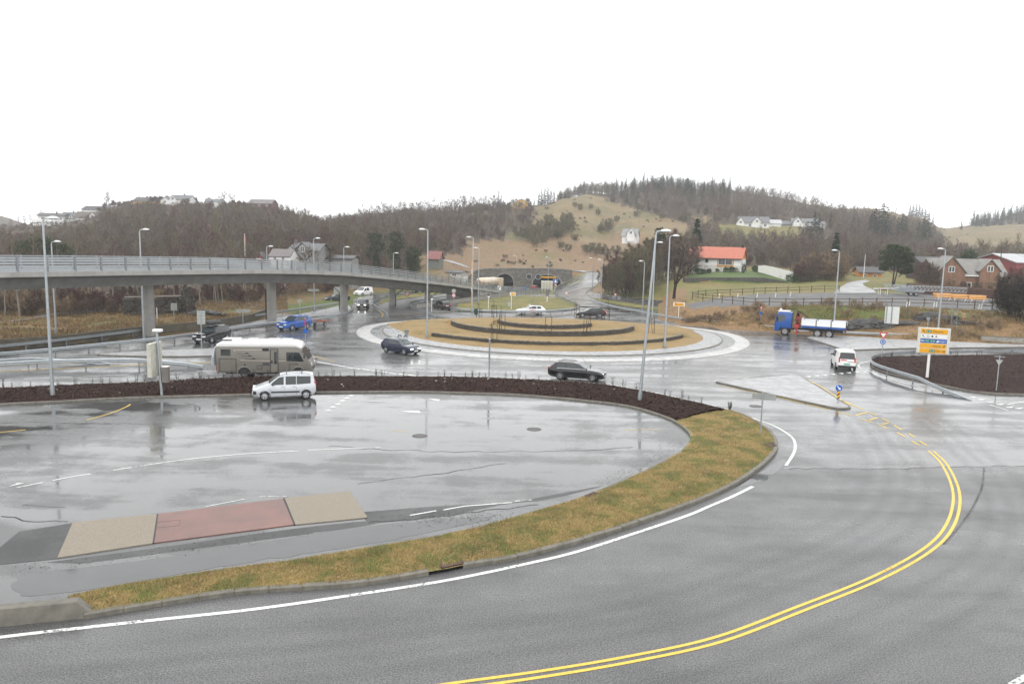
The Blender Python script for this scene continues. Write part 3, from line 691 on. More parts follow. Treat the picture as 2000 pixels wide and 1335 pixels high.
for k in range(7): seg(WM,(1012+k*62,723-k*.6),(1034+k*62,723-k*.6),.10)
line(WM,[(655,622),(680,614),(694,606),(699,600),(694,592)],.12)
for k in range(7): seg(WM,(672+k*10,619.5-k*.25),(677+k*10,619.4-k*.25),.35)
for u,v in ((1578,735.5),(1594,733.8),(1610,732.4),(1626,730.8),(1642,729.4),(1657,728),(1672,726.6),(1687,726)): tri(WM,[(u-6,v-.8),(u+6,v-1.2),(u+4,v+1.2)])
line(WM,[(1703,704),(1683,709),(1677,713),(1681,719),(1697,724),(1722,735),(1752,744),(1800,757)],.14)
seg(WM,(1785,764),(1805,768),.12); seg(WM,(1858,771),(1895,780),.13); seg(WM,(1932,790),(1969,801),.13)
for u,v in ((1900,775),(1916,780),(1934,785),(1953,789.5),(1972,795),(1990,797)): tri(WM,[(u-9,v),(u+9,v-1.4),(u+3,v+1.4),(u-4,v+1.2)])
seg(WM,(1967,790),(2010,782),.12)
line(WM,[(1594,658),(1560,650),(1540,648)],.1)
# parking lot markings
for pts in ([(32,952),(89,941)],[(103,938),(145,930),(187,924)],[(195,922.5),(206,920.5)],[(221,918),(356,898),(480,886),(591,880)],[(601,879),(700,875),(745,874)]): line(WM,pts,.10)
tri(WM,[(17,950),(48,943),(33,943.5)])
for u,v in ((685,772),(677,777),(669,782),(660,788.5),(650,794.5),(641,801)): tri(WM,[(u-8,v+1.4),(u+8,v+1),(u+1,v-1.4)])
seg(WM,(687,780),(770,787),.07); tri(WM,[(780,803),(818,801.5),(822,806.5)]); seg(WM,(820,805),(850,805),.06); tri(WM,[(832,777.5),(860,780),(856,783)]); seg(WM,(860,782.5),(905,789),.06)
seg(WM,(1180,806),(1206,807),.05); seg(WM,(960,778),(1000,779),.05); seg(WM,(640,777),(655,778),.1)
for a,b_ in (((801,1006),(852,997)),((866,995.5),(908,988)),((908,988),(1000,981)),((1006,978.5),(1040,975.5))): seg(WM,a,b_,.09)
line(YM,[(169,820),(215,807),(245,795),(257,788)],.10); seg(YM,(-60,850),(50,839),.10); seg(YM,(1218,840),(1293,838),.05); seg(YM,(760,840),(800,843),.04)
seg(WM,(480,974),(396,990),.06); seg(WM,(505,970),(560,968.5),.05)
o=WM.build('white_road_marking',MAT['mark_w']); o['kind']='structure'; o=YM.build('yellow_road_marking',MAT['mark_y']); o['kind']='structure'
# standing water by the kerb and in the lot
MAT['puddle']=M('standing_water',(.07,.071,.072),.05,0,.1,.5,spec=.5)
def puddle(pxs,z=.009):
    P=resample(gl(pxs+[pxs[0]],0,6),.12)[:-1]; c=sum(P,Vector())/len(P)
    for p in P: k=.22*float(vnoise(np.array([p.x]),np.array([p.y]),.9,31)[0])+.10*float(vnoise(np.array([p.x]),np.array([p.y]),.25,32)[0]); d=(p-c).normalized(); p.x+=d.x*k*2; p.y+=d.y*k*2
    polysheet('puddle',P,z,MAT['puddle'])
puddle([(1420,953),(1462,932),(1498,912),(1530,896),(1536,905),(1520,922),(1495,940),(1460,948)])
puddle([(30,1120),(160,1108),(420,1073),(690,1030),(800,1020),(890,1010),(960,1012),(860,1035),(690,1067),(420,1108),(200,1148),(40,1162)],.0085)
0 and puddle([(720,952),(860,930),(1010,905),(1000,893),(900,905),(780,926)],.0085)
puddle([(1180,945),(1240,922),(1225,932),(1195,950)],.0085)
0 and puddle([(380,828),(440,824),(500,826),(470,834),(420,838)],.0085)
puddle([(1700,722),(1722,735),(1760,750),(1830,765),(1880,778),(1810,768),(1740,752),(1710,735)],.008)

# tyre tracks, joints and cracks in the asphalt
def trackmat(name,c,rough,a,fade=True):
    m,nt,b=newmat(name); b.inputs['Base Color'].default_value=(*c,1); b.inputs['Roughness'].default_value=rough
    tc=nt.nodes.new('ShaderNodeTexCoord'); sp=nt.nodes.new('ShaderNodeSeparateXYZ'); lk(nt,tc.outputs['UV'],sp.inputs[0])
    f=ramp(nt,sp.outputs[1],[(0,(0,0,0)),(.5,(a,a,a)),(1,(0,0,0))]); n_=ramp(nt,noise(nt,.7,6,.7,tc.outputs['Object']),[(.35,(.1,.1,.1)),(.65,(1,1,1))])
    lk(nt,mixc(nt,1.,f,n_,'MULTIPLY'),b.inputs['Alpha']); return m
MAT['track_d']=trackmat('dark_tyre_track',(.035,.036,.036),.38,.15); MAT['track_l']=trackmat('dry_tyre_track',(.17,.172,.17),.6,.16); MAT['crack']=trackmat('asphalt_crack',(.012,.012,.012),.7,1.6); MAT['skid']=trackmat('skid_mark',(.02,.02,.02),.5,.8)
def track(P,w,m,z=.0075):
    P=resample(P,.3); N=normals2(P); vs=[];uv=[]
    for i,(p,q) in enumerate(zip(P,N)):
        for s_,v_ in ((-.5,0),(0,.5),(.5,1)): x=p+q*s_*w; vs.append((x.x,x.y,z)); uv.append((i*.3,v_))
    b=MB(); b.add(vs,[(3*i+j,3*i+j+1,3*i+4+j,3*i+3+j) for i in range(len(P)-1) for j in (0,1)]); o=b.build('road',m,uv=uv); o['kind']='structure'
yc=gl([(-900,1560),(-300,1480),(200,1420)]+Y1+[(1790,850),(1740,810)]); yn=normals2(yc)
for d,w_,m in ((-1.0,.8,'track_d'),(-2.6,.9,'track_d'),(-1.8,.7,'track_l'),(-3.6,1.0,'track_l'),(1.3,.8,'track_d'),(3.0,.9,'track_d'),(2.1,.7,'track_l')): track([p+q*d for p,q in zip(yc,yn)],w_,MAT[m],.0075+abs(d)*.0002)
def jit(P,a,sd):
    P=resample(P,.25); 
    for p in P: p.x+=a*float(vnoise(np.array([p.x]),np.array([p.y]),.5,sd)[0]); p.y+=a*2*float(vnoise(np.array([p.x]),np.array([p.y]),.4,sd+1)[0])
    return P
for px in ([(-60,829),(60,824),(130,826),(210,827),(230,826)],[(70,833),(95,826)],[(230,827),(300,828),(330,829)],[(1540,914),(1700,916),(1860,911),(2000,910),(2100,909)],[(40,987),(110,990),(150,988)],[(360,786),(388,793),(388,803)],[(640,870),(760,878),(900,882),(1100,880),(1250,872)],[(700,944),(850,925),(1000,903)],[(720,1022),(900,1003),(1060,985)],[(0,1010),(60,1015),(140,1018)]): track(jit(gl(px,0,5),.18,71),.10,MAT['crack'],.0095)
track(gl([(1922,913),(1918,950),(1900,990),(1872,1030),(1840,1065)]),.16,MAT['skid'],.0095)
for k in range(0):
    track(gl([(1200+k*60,724-k*3),(1400+k*70,716-k*2),(1560+k*50,700+k*6),(1760+k*30,760+k*22),(1900+k*10,860+k*10)],0,4),.55,MAT['track_d'] if k%2 else MAT['track_l'],.0015+k*.0002)
# ================================================================ FLYOVER BRIDGE
path=smoothline([Vector(p) for p in [(-69,14,0),(-61.5,31,0),(-54,48,0),(-46.4,64.7,0),(-38.7,81,0),(-31,97.6,0),(-25.3,112,0),(-19.9,125,0),(-15.3,138,0),(-10,151,0),(-4,166,0),(2,181,0),(6,193,0)]],6)
PN=normals2(path); HW=4.0
VT=[(-200,533),(0,532),(125,530.5),(250,529),(500,527),(600,528.6),(675,532),(740,538),(800,544.5),(875,553),(937,562),(995,571),(1010,573)]
def nearz(p):
    z=7.1
    for _ in range(4):
        u=proj((p.x,p.y,z))[0]
        if u<-150 or p.y<55: return 7.15
        z=zfor(p.x,p.y,float(np.interp(u,[a for a,b in VT],[b for a,b in VT])))
    return z
DZ=[nearz(p+n*HW) for p,n in zip(path,PN)]
DZ=[DZ[i] if path[i].y>62 else 7.15 for i in range(len(DZ))]
br=thing('flyover_bridge','long curved concrete flyover with metal railings descending to the tunnel road','bridge',(0,0,0))
def sweep(prof,m,name,i0=0,i1=None,smooth=False):
    i1=len(path) if i1 is None else i1; vs=[];k=len(prof)
    for p,n,z in list(zip(path,PN,DZ))[i0:i1]:
        for s,h in prof: q=p+n*s; vs.append((q.x,q.y,z+h))
    nn=i1-i0; fs=[(i*k+j,i*k+(j+1)%k,(i+1)*k+(j+1)%k,(i+1)*k+j) for i in range(nn-1) for j in range(k)]+[tuple(range(k)),tuple(range((nn-1)*k,nn*k))]
    b=MB(); b.add(vs,fs); return b.build(name,m,br,smooth)
end=next(i for i,p in enumerate(path) if p.y>151)
sweep([(HW,0),(HW,-.42),(HW-.25,-.46),(-HW+.25,-.46),(-HW,-.42),(-HW,0),(-HW+.4,.0),(-HW+.4,-.12),(HW-.4,-.12),(HW-.4,0)],MAT['concw'],'deck')
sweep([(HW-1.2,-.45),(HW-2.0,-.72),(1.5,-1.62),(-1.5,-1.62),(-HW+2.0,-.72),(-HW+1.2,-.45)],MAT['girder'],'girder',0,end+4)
sweep([(HW-.4,-.10),(-HW+.4,-.10),(-HW+.4,-.11),(HW-.4,-.11)],MAT['asph'],'roadway')
for side in (1,-1):
    s=(HW-.15)*side
    for h,t in ((1.28,.09),(1.06,.14),(.80,.15),(.55,.15),(.30,.15)):
        sweep([(s-.03,h),(s+.03,h),(s+.03,h-t),(s-.03,h-t)],MAT['galv'],'rail')
    sweep([(s+.05*side,.10),(s+.12*side,.10),(s+.12*side,-.05),(s+.05*side,-.05)],MAT['galv'],'edge_beam')
DP=resample([p+Vector((0,0,z)) for p,z in zip(path,DZ)],2.6); DN=normals2(DP)
for p,n in zip(DP,DN):
    if p.y<38: continue
    q=p+n*(HW-.08); b=MB(); b.box((q.x,q.y,p.z+.64),(.12,.16,1.36),math.atan2(n.y,n.x)); b.build('railing_post',MAT['galvd'],br)
b=MB()
for p,n in zip(DP,DN):
    q=p-n*(HW-.08); b.box((q.x,q.y,p.z+.64),(.12,.16,1.36),math.atan2(n.y,n.x))
b.build('far_railing_posts',MAT['galvd'],br)['kind']='stuff'
for (u,v,r,dr) in ((292,655,.62,0),(531,626,.60,-1),(672,607,.58,-1),(766,597,.56,1),(834,586,.55,1)):
    g=gp(u,v); i=min(range(len(path)),key=lambda k:(path[k]-g).length); p=path[i]; n=PN[i]; zt=DZ[i]-1.6; tdir=(path[i+1]-path[i-1]); tdir.z=0; tdir.normalize()
    b=MB(); b.cyl((g.x,g.y,-.1),(g.x,g.y,zt+.05),r,r,28); b.box((g.x,g.y,zt-.0),(r*1.5,r*1.3,.22),math.atan2(n.y,n.x)); pier=b.build('pier',MAT['concw'],br,True)
    if dr:
        q=Vector((g.x,g.y,0))+n*0; q=Vector((g.x,g.y,0))+Vector((dr*(r+.09),-.25,0))
        b=MB(); b.tube([(q.x,q.y,.05),(q.x,q.y,zt-1.1),(q.x+dr*1.1,q.y+.2,zt-.2),(q.x+dr*1.5,q.y+.3,zt+.4)],.075,8); b.build('drain_pipe',MAT['black'],br)
# abutment and ramp side walls
vs=[]; sel=[i for i in range(len(path)) if path[i].y>150]
for i in sel:
    for s in (HW-.3,-HW+.3):
        q=path[i]+PN[i]*s; vs+=[(q.x,q.y,min(T(q.x,q.y),0)-.6),(q.x,q.y,DZ[i]-.3)]
n_=len(sel); fs=[]
for i in range(n_-1):
    a=i*4; fs+=[(a,a+4,a+5,a+1),(a+2,a+3,a+7,a+6),(a+1,a+5,a+7,a+3)]
fs+=[(0,1,3,2)]
b=MB(); b.add(vs,fs); b.build('abutment',MAT['concw'],br)
# ================================================================ TUNNEL PORTAL
YP=235.4
MAT['portal']=brickmat('rough_stone_portal',(.115,.108,.095),(.20,.185,.165),(.035,.033,.03),1.0,.8,1.,.45,.8,'UV')
MAT['tunnel']=M('dark_tunnel_lining',(.025,.024,.024),.8,0,.3,.6)  # near-black, slightly mottled lining for the tunnel tubes
tp=thing('tunnel_portal','dark rough stone portal wall with two arched tunnel mouths','tunnel portal',(0,YP,0))
top=[(905,552),(913,543),(922,533),(932,527),(950,525),(1000,524),(1060,524.6),(1100,526),(1118,528.4),(1119,537),(1117,546),(1112,553),(1103,558)]
tx=[at(u,v,YP) for u,v in top]; tops=[(p.x,p.z) for p in tx[:9]]
AR=[(-2.75,2.75,-2.7,at(983,534.5,YP).z),(at(1068,550,YP).x,4.35,-2.7,at(1068,536.5,YP).z)]
def archz(x,a):
    c,hw,z0,zt=a; k=abs(x-c)/hw
    if k>=1: return None
    hs=(zt-z0)*.42; return z0+hs+(zt-z0-hs)*math.sqrt(1-k*k)
xs=sorted(set([round(t,3) for t in np.arange(tops[0][0],tops[-1][0],.5)]+[c+hw*s for c,hw,_,_ in AR for s in(-.999,-.995,-.97,-.93,-.85,-.7,-.5,-.25,0,.25,.5,.7,.85,.93,.97,.995,.999)]+[c+hw*s for c,hw,_,_ in AR for s in (-1.002,1.002)]+[tops[-1][0]]))
vs=[];uv=[];fs=[]
for x in xs:
    zt=float(np.interp(x,[a for a,b_ in tops],[b_ for a,b_ in tops])); zb=-3.2
    for a in AR:
        z=archz(x,a); zb=z if z is not None else zb
    for y,z in ((0,zb),(0,zt),(1.2,zt),(1.2,zb)): vs.append((x,y,z)); uv.append((x+y,z+y))
for i in range(len(xs)-1):
    for j in range(4): fs.append((i*4+j,i*4+(j+1)%4,(i+1)*4+(j+1)%4,(i+1)*4+j))
fs+=[(0,1,2,3),tuple(range(len(vs)-4,len(vs)))]
b=MB(); b.add(vs,fs); b.build('wall',MAT['portal'],tp,uv=uv)
b=MB(); cp=[Vector((x,.3,z+.12)) for x,z in tops]
for a,c in zip(cp,cp[1:]): b.bar(a,c,.9,.22)
b.build('coping',MAT['conc'],tp)
# stepped right wing wall
w0=Vector((tops[-1][0],0,tops[-1][1])); g=[(tops[-1][0],.0),(tops[-1][0]+.6,-.5)]
for a in AR:
    c,hw,z0,zt=a; n=24; rim=[];
    for k in range(n+1):
        ang=math.pi*k/n; hs=(zt-z0)*.42; rim.append((c-hw*math.cos(ang),z0+hs+(zt-z0-hs)*math.sin(ang)))
    rim=[(c-hw,z0-.4)]+rim+[(c+hw,z0-.4)]
    m=len(rim); b=MB(); b.add([(x,.5,z) for x,z in rim]+[(x,45,z) for x,z in rim],[(i,i+1,m+i+1,m+i) for i in range(m-1)]+[tuple(range(m,2*m))]); b.build('tunnel_lining',MAT['tunnel'],tp,True)
    out=[(c+(x-c)*1.09,z0+(z-z0)*1.07 if z>z0 else z) for x,z in rim]
    b=MB(); b.add([(x,-.12,z) for x,z in rim]+[(x,-.12,z) for x,z in out]+[(x,.4,z) for x,z in rim]+[(x,.4,z) for x,z in out],
        [f for i in range(m-1) for f in ((i,i+1,m+i+1,m+i),(m+i,m+i+1,3*m+i+1,3*m+i),(i,2*m+i,2*m+i+1,i+1))]); b.build('arch_ring',MAT['conc'],tp)
    b=MB(); b.add([(c-hw,.2,z0+.02),(c+hw,.2,z0+.02),(c+hw,44,z0+.02),(c-hw,44,z0+.02)],[(0,1,2,3)]); b.build('tunnel_floor',MAT['asph2'],tp)
b=MB(); yb=at(1068,541,YP).z
b.box((AR[1][0]+.5,-.6,yb),(4.6,.15,.4)); b.build('height_bar',MAT['yel'],tp)
for u,v in ((1033,540),(1051,540)):
    p=at(u,v,YP); b=MB(); b.disc((p.x,-.35,p.z),.75,(0,1,0),20,.15); s=b.build('signal_disc',MAT['black'],tp); b=MB(); b.lathe([(.75,-.45),(.9,-.45),(.9,-.3),(.75,-.3)],'y',(p.x,0,p.z),20); b.build('signal_rim',MAT['galv'],tp)
# ================================================================ CRASH BARRIERS
def barrier(label,P=None,px=None,h=.75,sp=4.,group='galvanised crash barriers along the roads',n=6,double=False,endz=None):
    if P is None: P=gl(px,h,n)
    P=resample(P,.5); N=normals2(P); c=P[len(P)//2]; c=Vector((c.x,c.y,0)); t=thing('crash_barrier',label,'crash barrier',c,0,group)
    hs=[h]*len(P)
    if endz is not None:
        k=min(12,len(P))
        for i in range(k): hs[-1-i]=h*(endz+(1-endz)*i/k)
    prof=[(0,0),(.05,-.05),(.05,-.11),(0,-.155),(.05,-.20),(.05,-.26),(0,-.31),(-.012,-.31),(-.012,0)]
    vs=[];k=len(prof); base=[min(0,T(p.x,p.y)+.05) if p.y>160 else (T(p.x,p.y) if T(p.x,p.y)>0 else 0) for p in P]
    for p,q,hh,bz in zip(P,N,hs,base):
        for s,z in prof: x=p+q*s*.9; vs.append((x.x-c.x,x.y-c.y,hh+z+bz*0+ (p.z-h if abs(p.z-h)<6 else 0)))
    fs=[(i*k+j,(i+1)*k+j,(i+1)*k+(j+1)%k,i*k+(j+1)%k) for i in range(len(P)-1) for j in range(k)]+[tuple(range(k)),tuple(range((len(P)-1)*k,len(P)*k))]
    b=MB(); b.add(vs,fs); b.build('rail',MAT['galv'],t)
    st=max(1,int(sp/.5))
    for i in range(1,len(P),st):
        p=P[i]; q=N[i]; z0=p.z-h if abs(p.z-h)<6 else 0
        b=MB(); b.box((p.x-c.x-q.x*.08,p.y-c.y-q.y*.08,z0+hs[i]/2-.06),(.07,.11,hs[i]+.02),math.atan2(q.y,q.x)); b.build('post',MAT['galvd'],t)
    return t
def gtop(pxs,h=.75,n=5): # rail-top picture points over sloping ground
    out=[]
    for u,v in pxs:
        d=ray(u,v); best=None
        for Y in np.arange(110,260,.5):
            x=d.x/d.y*Y; z=CH+d.z/d.y*Y
            if z-max(T(x,Y),-9)<=h+(.0 if Y>165 else 0): best=Vector((x,Y,z)); break
        out.append(best or at(u,v,200))
    return smoothline(out,n)
barrier('galvanised barrier bent around the nose of the right-hand mulch bed',px=[(1905,764),(1865,754),(1825,744),(1785,732),(1750,722),(1722,713),(1706,706),(1701,700),(1704,695.5),(1715,691.5),(1750,687),(1800,685),(1875,684),(2000,682),(2100,681)][::-1],endz=.1)
barrier('long barrier along the foot of the dead grass bank past the lorry',h=.66,px=[(1157,585),(1200,597),(1250,606),(1325,619),(1400,626),(1500,635),(1600,643),(1660,647),(1787,652),(1915,656)],sp=4)
barrier('barrier with closely spaced posts around the left paved island under the flyover',px=[(-60,690),(0,687.5),(100,679),(200,669),(300,659),(375,650),(500,632),(560,626),(612,621),(650,614),(675,609),(686,603),(688,598),(685,592)],sp=3.2)
barrier('barrier behind the flyover piers beside the far left carriageway',px=[(-60,675),(0,672),(65,666),(200,651),(325,635.5),(375,629.5),(500,614),(542,607),(600,599),(662,589.5)],sp=4)
barrier('low barrier above the yellow edge line left of the motorhome',px=[(-80,710),(0,707),(100,702),(200,700),(300,699),(360,700),(402,703)],sp=4,endz=.4)
barrier('short far-side barrier running low behind the yellow-line barrier',px=[(-60,704),(0,701),(70,697),(175,694),(222,695)],sp=4,endz=.2)
barrier('curled barrier end beside the oncoming car under the flyover',px=[(785,573),(760,577),(742,582),(731,588),(729,591),(735,596),(748,603),(755,609),(758,613)],sp=1.8,n=5)
barrier('barrier along the lane of the dark hatchback beyond the paved island',px=[(898,578),(860,584),(820,589),(803,594),(810,599),(830,604),(852,609)],sp=2.5,endz=.3)
barrier('barrier along the foot of the grass triangle before the tunnels',px=[(880,598.5),(900,602),(950,604.5),(1005,606),(1065,605.5),(1110,602),(1126,599),(1131.5,595.5)],sp=3)
barrier('barrier following the curving road up above the tunnels',P=gtop([(1131,594.5),(1122,589.5),(1107,584.5),(1095,579),(1087,573),(1083,566),(1086,559.5),(1097,552.5),(1112,546),(1130,540),(1141,535.5),(1143,533)]),sp=3)
# concrete walls beside the roads
def lowwall(label,pxs,h,th,m,zt=True):
    P=gl(pxs,h,5); c=P[len(P)//2].copy(); c.z=0; t=thing('concrete_barrier',label,'concrete barrier',c); N=normals2(P); vs=[]
    for p,q in zip(P,N):
        for s,z in ((th/2+.08,-.1),(th/2,h),(-th/2,h),(-th/2-.08,-.1)): x=p+q*s; vs.append((x.x-c.x,x.y-c.y,z))
    fs=[(i*4+j,(i+1)*4+j,(i+1)*4+(j+1)%4,i*4+(j+1)%4) for i in range(len(P)-1) for j in range(4)]+[(0,1,2,3),tuple(range(len(vs)-4,len(vs)))]
    b=MB(); b.add(vs,fs); b.build('wall_body',m,t); b=MB()
    for i in range(0,len(P)-1): b.bar(P[i]-c+Vector((0,0,.03)),P[i+1]-c+Vector((0,0,.03)),th+.06,.05)
    b.build('coping',M('mossy_wall_top',(.12,.105,.08),.8,0,.3,2),t); return t
lowwall('long mossy concrete wall along the left grass verge',[(-80,671),(0,664),(125,655),(250,641),(375,630),(480,616),(520,603)],.9,.3,M('mossy_concrete_wall',(.13,.115,.085),.8,0,.35,1.2,bmp=.3,dirt=.5))
lowwall('concrete wall continuing the barrier on the far right',[(1917,656),(2000,660),(2120,665)],.85,.35,MAT['conc'])
lowwall('low concrete wall between the flyover ramp and the tunnel road',[(812,594),(860,588),(905,582),(960,575),(1000,569)],.7,.3,MAT['conc'])
# parapet end at lower left
P=[gp(-200,1240),gp(-80,1232),gp(60,1217),gp(150,1208)]; t=thing('concrete_parapet','low stained concrete parapet end at the bottom left edge','concrete parapet',(P[2].x,P[2].y,0)); c=Vector((P[2].x,P[2].y,0)); N=normals2(P); vs=[]
for i,(p,q) in enumerate(zip(P,N)):
    h=.50
    for s,z in ((0,0),(.05,h-.03),(.08,h),(.34,h),(.36,0)): x=p-q*s; vs.append((x.x-c.x,x.y-c.y,z))
e=gp(178,1206)
for s,z in ((0,0),(.03,.12),(.06,.15),(.30,.15),(.32,0)): x=e-N[-1]*s; vs.append((x.x-c.x,x.y-c.y,z))
k=5; m=len(vs)//k; b=MB(); b.add(vs,[(i*k+j,(i+1)*k+j,(i+1)*k+(j+1)%k,i*k+(j+1)%k) for i in range(m-1) for j in range(k)]+[tuple(range(k)),tuple(range((m-1)*k,m*k))]); b.build('parapet_body',M('stained_parapet_concrete',(.165,.155,.13),.75,0,.3,2.2,bmp=.25,dirt=.5),t)
# weighbridge plate in the lot
def slab(px,z,name,m,parent,c,th=.03):
    P=[gp(u,v) for u,v in px]; b=MB(); b.prism([(p.x-c.x,p.y-c.y) for p in P],-.02,z); return b.build(name,m,parent,bev=.006)
c=gp(430,1020); t=thing('weighbridge','rust red steel weighbridge plate between two concrete ramps','weighbridge',c)
MAT['rust']=M('wet_rusty_steel',(.175,.088,.072),.36,.1,.35,.7,spec=.4,dirt=.4)
slab([(309,1004),(553,974),(574,1025),(301,1061)],.035,'steel_plate',MAT['rust'],t,c)
pc=M('pebbled_concrete',(.255,.222,.175),.75,0,.4,34,bmp=.5,dirt=.3)
for px in ([(142,1021),(307,1004.5),(298,1061.5),(112,1090)],[(556,973.5),(683,960),(718,1011),(577,1025)]): slab(px,.04,'concrete_ramp',pc,t,c)
b=MB()
for a,d in (((308,1004.3),(299.5,1061.3)),((554.5,973.8),(575.5,1025))): b.bar(gp(*a)-c+Vector((0,0,.02)),gp(*d)-c+Vector((0,0,.02)),.05,.05)
b.build('joint_gap',MAT['black'],t)
b=MB(); q=[gp(u,v)-c for u,v in ((307,1021),(352,1016),(351,1027),(305,1032))]
for i in range(4): b.bar(q[i]+Vector((0,0,.036)),q[(i+1)%4]+Vector((0,0,.036)),.012,.006)
b.build('hatch_outline',M('dark_groove',(.08,.03,.025),.6),t)
polysheet('road',[gp(*p) for p in ((37,1038),(142,1021),(112,1091),(0,1102),(-20,1085))],.012,MAT['asph3'])
polysheet('road',gl([(90,1098),(300,1070),(574,1032),(720,1017),(728,1024),(574,1046),(300,1082),(160,1100)],0,3),.0065,MAT['asph3'])
# ================================================================ STREET LAMPS
MAT['lampglass']=M('lamp_bowl',(.62,.64,.64),.25,.1,.03)
def lamp(label,base,topv,arm,z0=None,toppx=None,bp=None,arml=.85,group='tall grey street lamps'):
    b0=bp if bp is not None else (gp(base[0],base[1],z0) if z0 is not None else G(*base))
    H=zfor(b0.x,b0.y,topv)-b0.z
    t=thing('street_lamp',label,'street lamp',b0,0,group)
    lean=Vector((0,0,H))
    if toppx is not None:
        q=at(toppx,topv,b0.y); lean=Vector((q.x-b0.x,0,q.z-b0.z)); H=lean.z
    b=MB(); b.cyl((0,0,-.1),lean*.03+Vector((0,0,.35)),.15,.15,14); b.cyl((0,0,.1),lean*.985,.115,.06,14); b.build('pole',MAT['galv'],t,True)
    b=MB(); b.disc((0,0,.06),.24,(0,0,1),14,.08); b.build('base_plate',MAT['galvd'],t)
    tp_=lean*.985; a=arm; b=MB(); b.tube([tp_,tp_+Vector((a*.05,0,.15)),tp_+Vector((a*.18,0,.20)),tp_+Vector((a*.34,0,.22))],.045,8); b.build('arm',MAT['galv'],t,True)
    b=MB(); c=tp_+Vector((a*(.30+arml*.42),0,.21)); n=14; vs=[];fs=[]; prof=[(-.62,.06,.05),(-.45,.14,.11),(-.1,.20,.16),(.25,.19,.14),(.5,.12,.09),(.6,.03,.03)]
    for x,wy,hz in prof:
        for k in range(n):
            an=2*math.pi*k/n; vs.append((c.x+x*arml*.7*a,wy*1.1*math.cos(an),c.z+hz*(math.sin(an) if math.sin(an)>0 else .45*math.sin(an))))
    fs=[(i*n+k,i*n+(k+1)%n,(i+1)*n+(k+1)%n,(i+1)*n+k) for i in range(len(prof)-1) for k in range(n)]+[tuple(range(n)),tuple(range((len(prof)-1)*n,len(prof)*n))]
    b.add(vs,fs); b.build('lamp_head',MAT['lampglass'],t,True)
    return t
lamp('leftmost tall street lamp standing in the near mulch bed',(103,776),427,1,.1)
lamp('street lamp behind the leftmost one across the left carriageway',(110,653),473,1)
lamp('street lamp in front of the first thick flyover pier',(281,664),449,1,0)
lamp('street lamp carrying a narrow sign board between two flyover piers',(614,608),466,1,.1)
lamp('street lamp on the left grass of the roundabout',(834,657),449,-1,.35)
lamp('street lamp at the back of the roundabout beside the green bin',(922,612),464,-1,.5)
lamp('tall street lamp leaning to the right in the mulch bed before the roundabout',(1249,786),452,1,.1,1282)
lamp('slim street lamp just behind the leaning one on the roundabout',(1273,632),474,1,.6)
lamp('street lamp on the right side of the roundabout grass',(1298,677),461,1,.3)
lamp('street lamp before the bare bushes on the right side lane',(1255,603),511,-1,.1)
lamp('street lamp rising behind the blue lorry bed',(1627,655),490,-1,.1)
lamp('street lamp rising behind the big yellow direction sign',(1832,645),487,-1)
lamp('far street lamp on the inner side of the curving hill road',(1157,567),505,-1)
lamp('far street lamp on the outer side of the curving hill road',(1174,582),508,-1)
lamp('far street lamp before the tunnel portal wall between the arches',(1007,562),500,-1)
lamp('faint far street lamp in front of the right tunnel arch',(1070,565),503,-1)
lamp('street lamp behind the green bin lamp beyond the barrier',(934,593),485,-1,.1)
for u,tv,Y,lab in ((523,482,118,'street lamp seen above the bridge railing beside the white house'),(672,483,132,'street lamp seen above the bridge railing right of the grey house'),(768,495,146,'street lamp seen above the bridge railing by the ivy-clad trees')):
    p=at(u,600,Y); p.z=max(T(p.x,p.y),0); lamp(lab,None,tv,1,bp=p)
# ================================================================ VEHICLES
def pw(pts,x): return float(np.interp(x,[a for a,b in pts],[b for a,b in pts]))
def wheel(par,x,y,r,wd,side,kind='alloy'):
    b=MB(); b.lathe([(r*.62,-wd/2),(r*.9,-wd/2),(r,-wd/2+.03),(r,wd/2-.03),(r*.9,wd/2),(r*.62,wd/2),(r*.6,wd/2-.05)],'y',(0,0,0),26)
    o=b.build('wheel',MAT['rubber'],par,True,(x,y,r))
    ys=side*(wd/2-.012); b=MB()
    if kind=='alloy':
        b.lathe([(r*.52,ys),(r*.64,ys),(r*.64,ys-side*.05),(r*.52,ys-side*.05),(r*.52,ys)],'y',(0,0,0),26)
        for k in range(5):
            a=2*math.pi*k/5+.3; b.bar((math.cos(a)*r*.1,ys-side*.01,math.sin(a)*r*.1),(math.cos(a)*r*.56,ys-side*.01,math.sin(a)*r*.56),.03,r*.22,up=(0,1,0)) if False else b.bar((math.cos(a)*r*.08,ys-side*.015,math.sin(a)*r*.08),(math.cos(a)*r*.56,ys-side*.015,math.sin(a)*r*.56),r*.2,.03,up=(0,1,0))
        b.disc((0,ys-side*.01,0),r*.16,(0,1,0),12,.03)
    else:
        b.disc((0,ys,0),r*.62,(0,1,0),22,.02); b.lathe([(r*.2,ys+side*.02),(r*.34,ys+side*.03),(r*.36,ys)],'y',(0,0,0),14)
        for k in range(8):
            a=2*math.pi*k/8; b.disc((math.cos(a)*r*.46,ys+side*.012,math.sin(a)*r*.46),r*.06,(0,1,0),8,.02)
    b.build('rim',MAT['rim'] if kind!='steel' else M('truck_rim',(.30,.30,.30),.5,.5,.1),o)
    b=MB(); b.disc((0,side*(wd/2-.05),0),r*.61,(0,1,0),20,.02); b.build('rim_backing',MAT['black'],o)  # plain black disc filling the rim behind the spokes
    return o
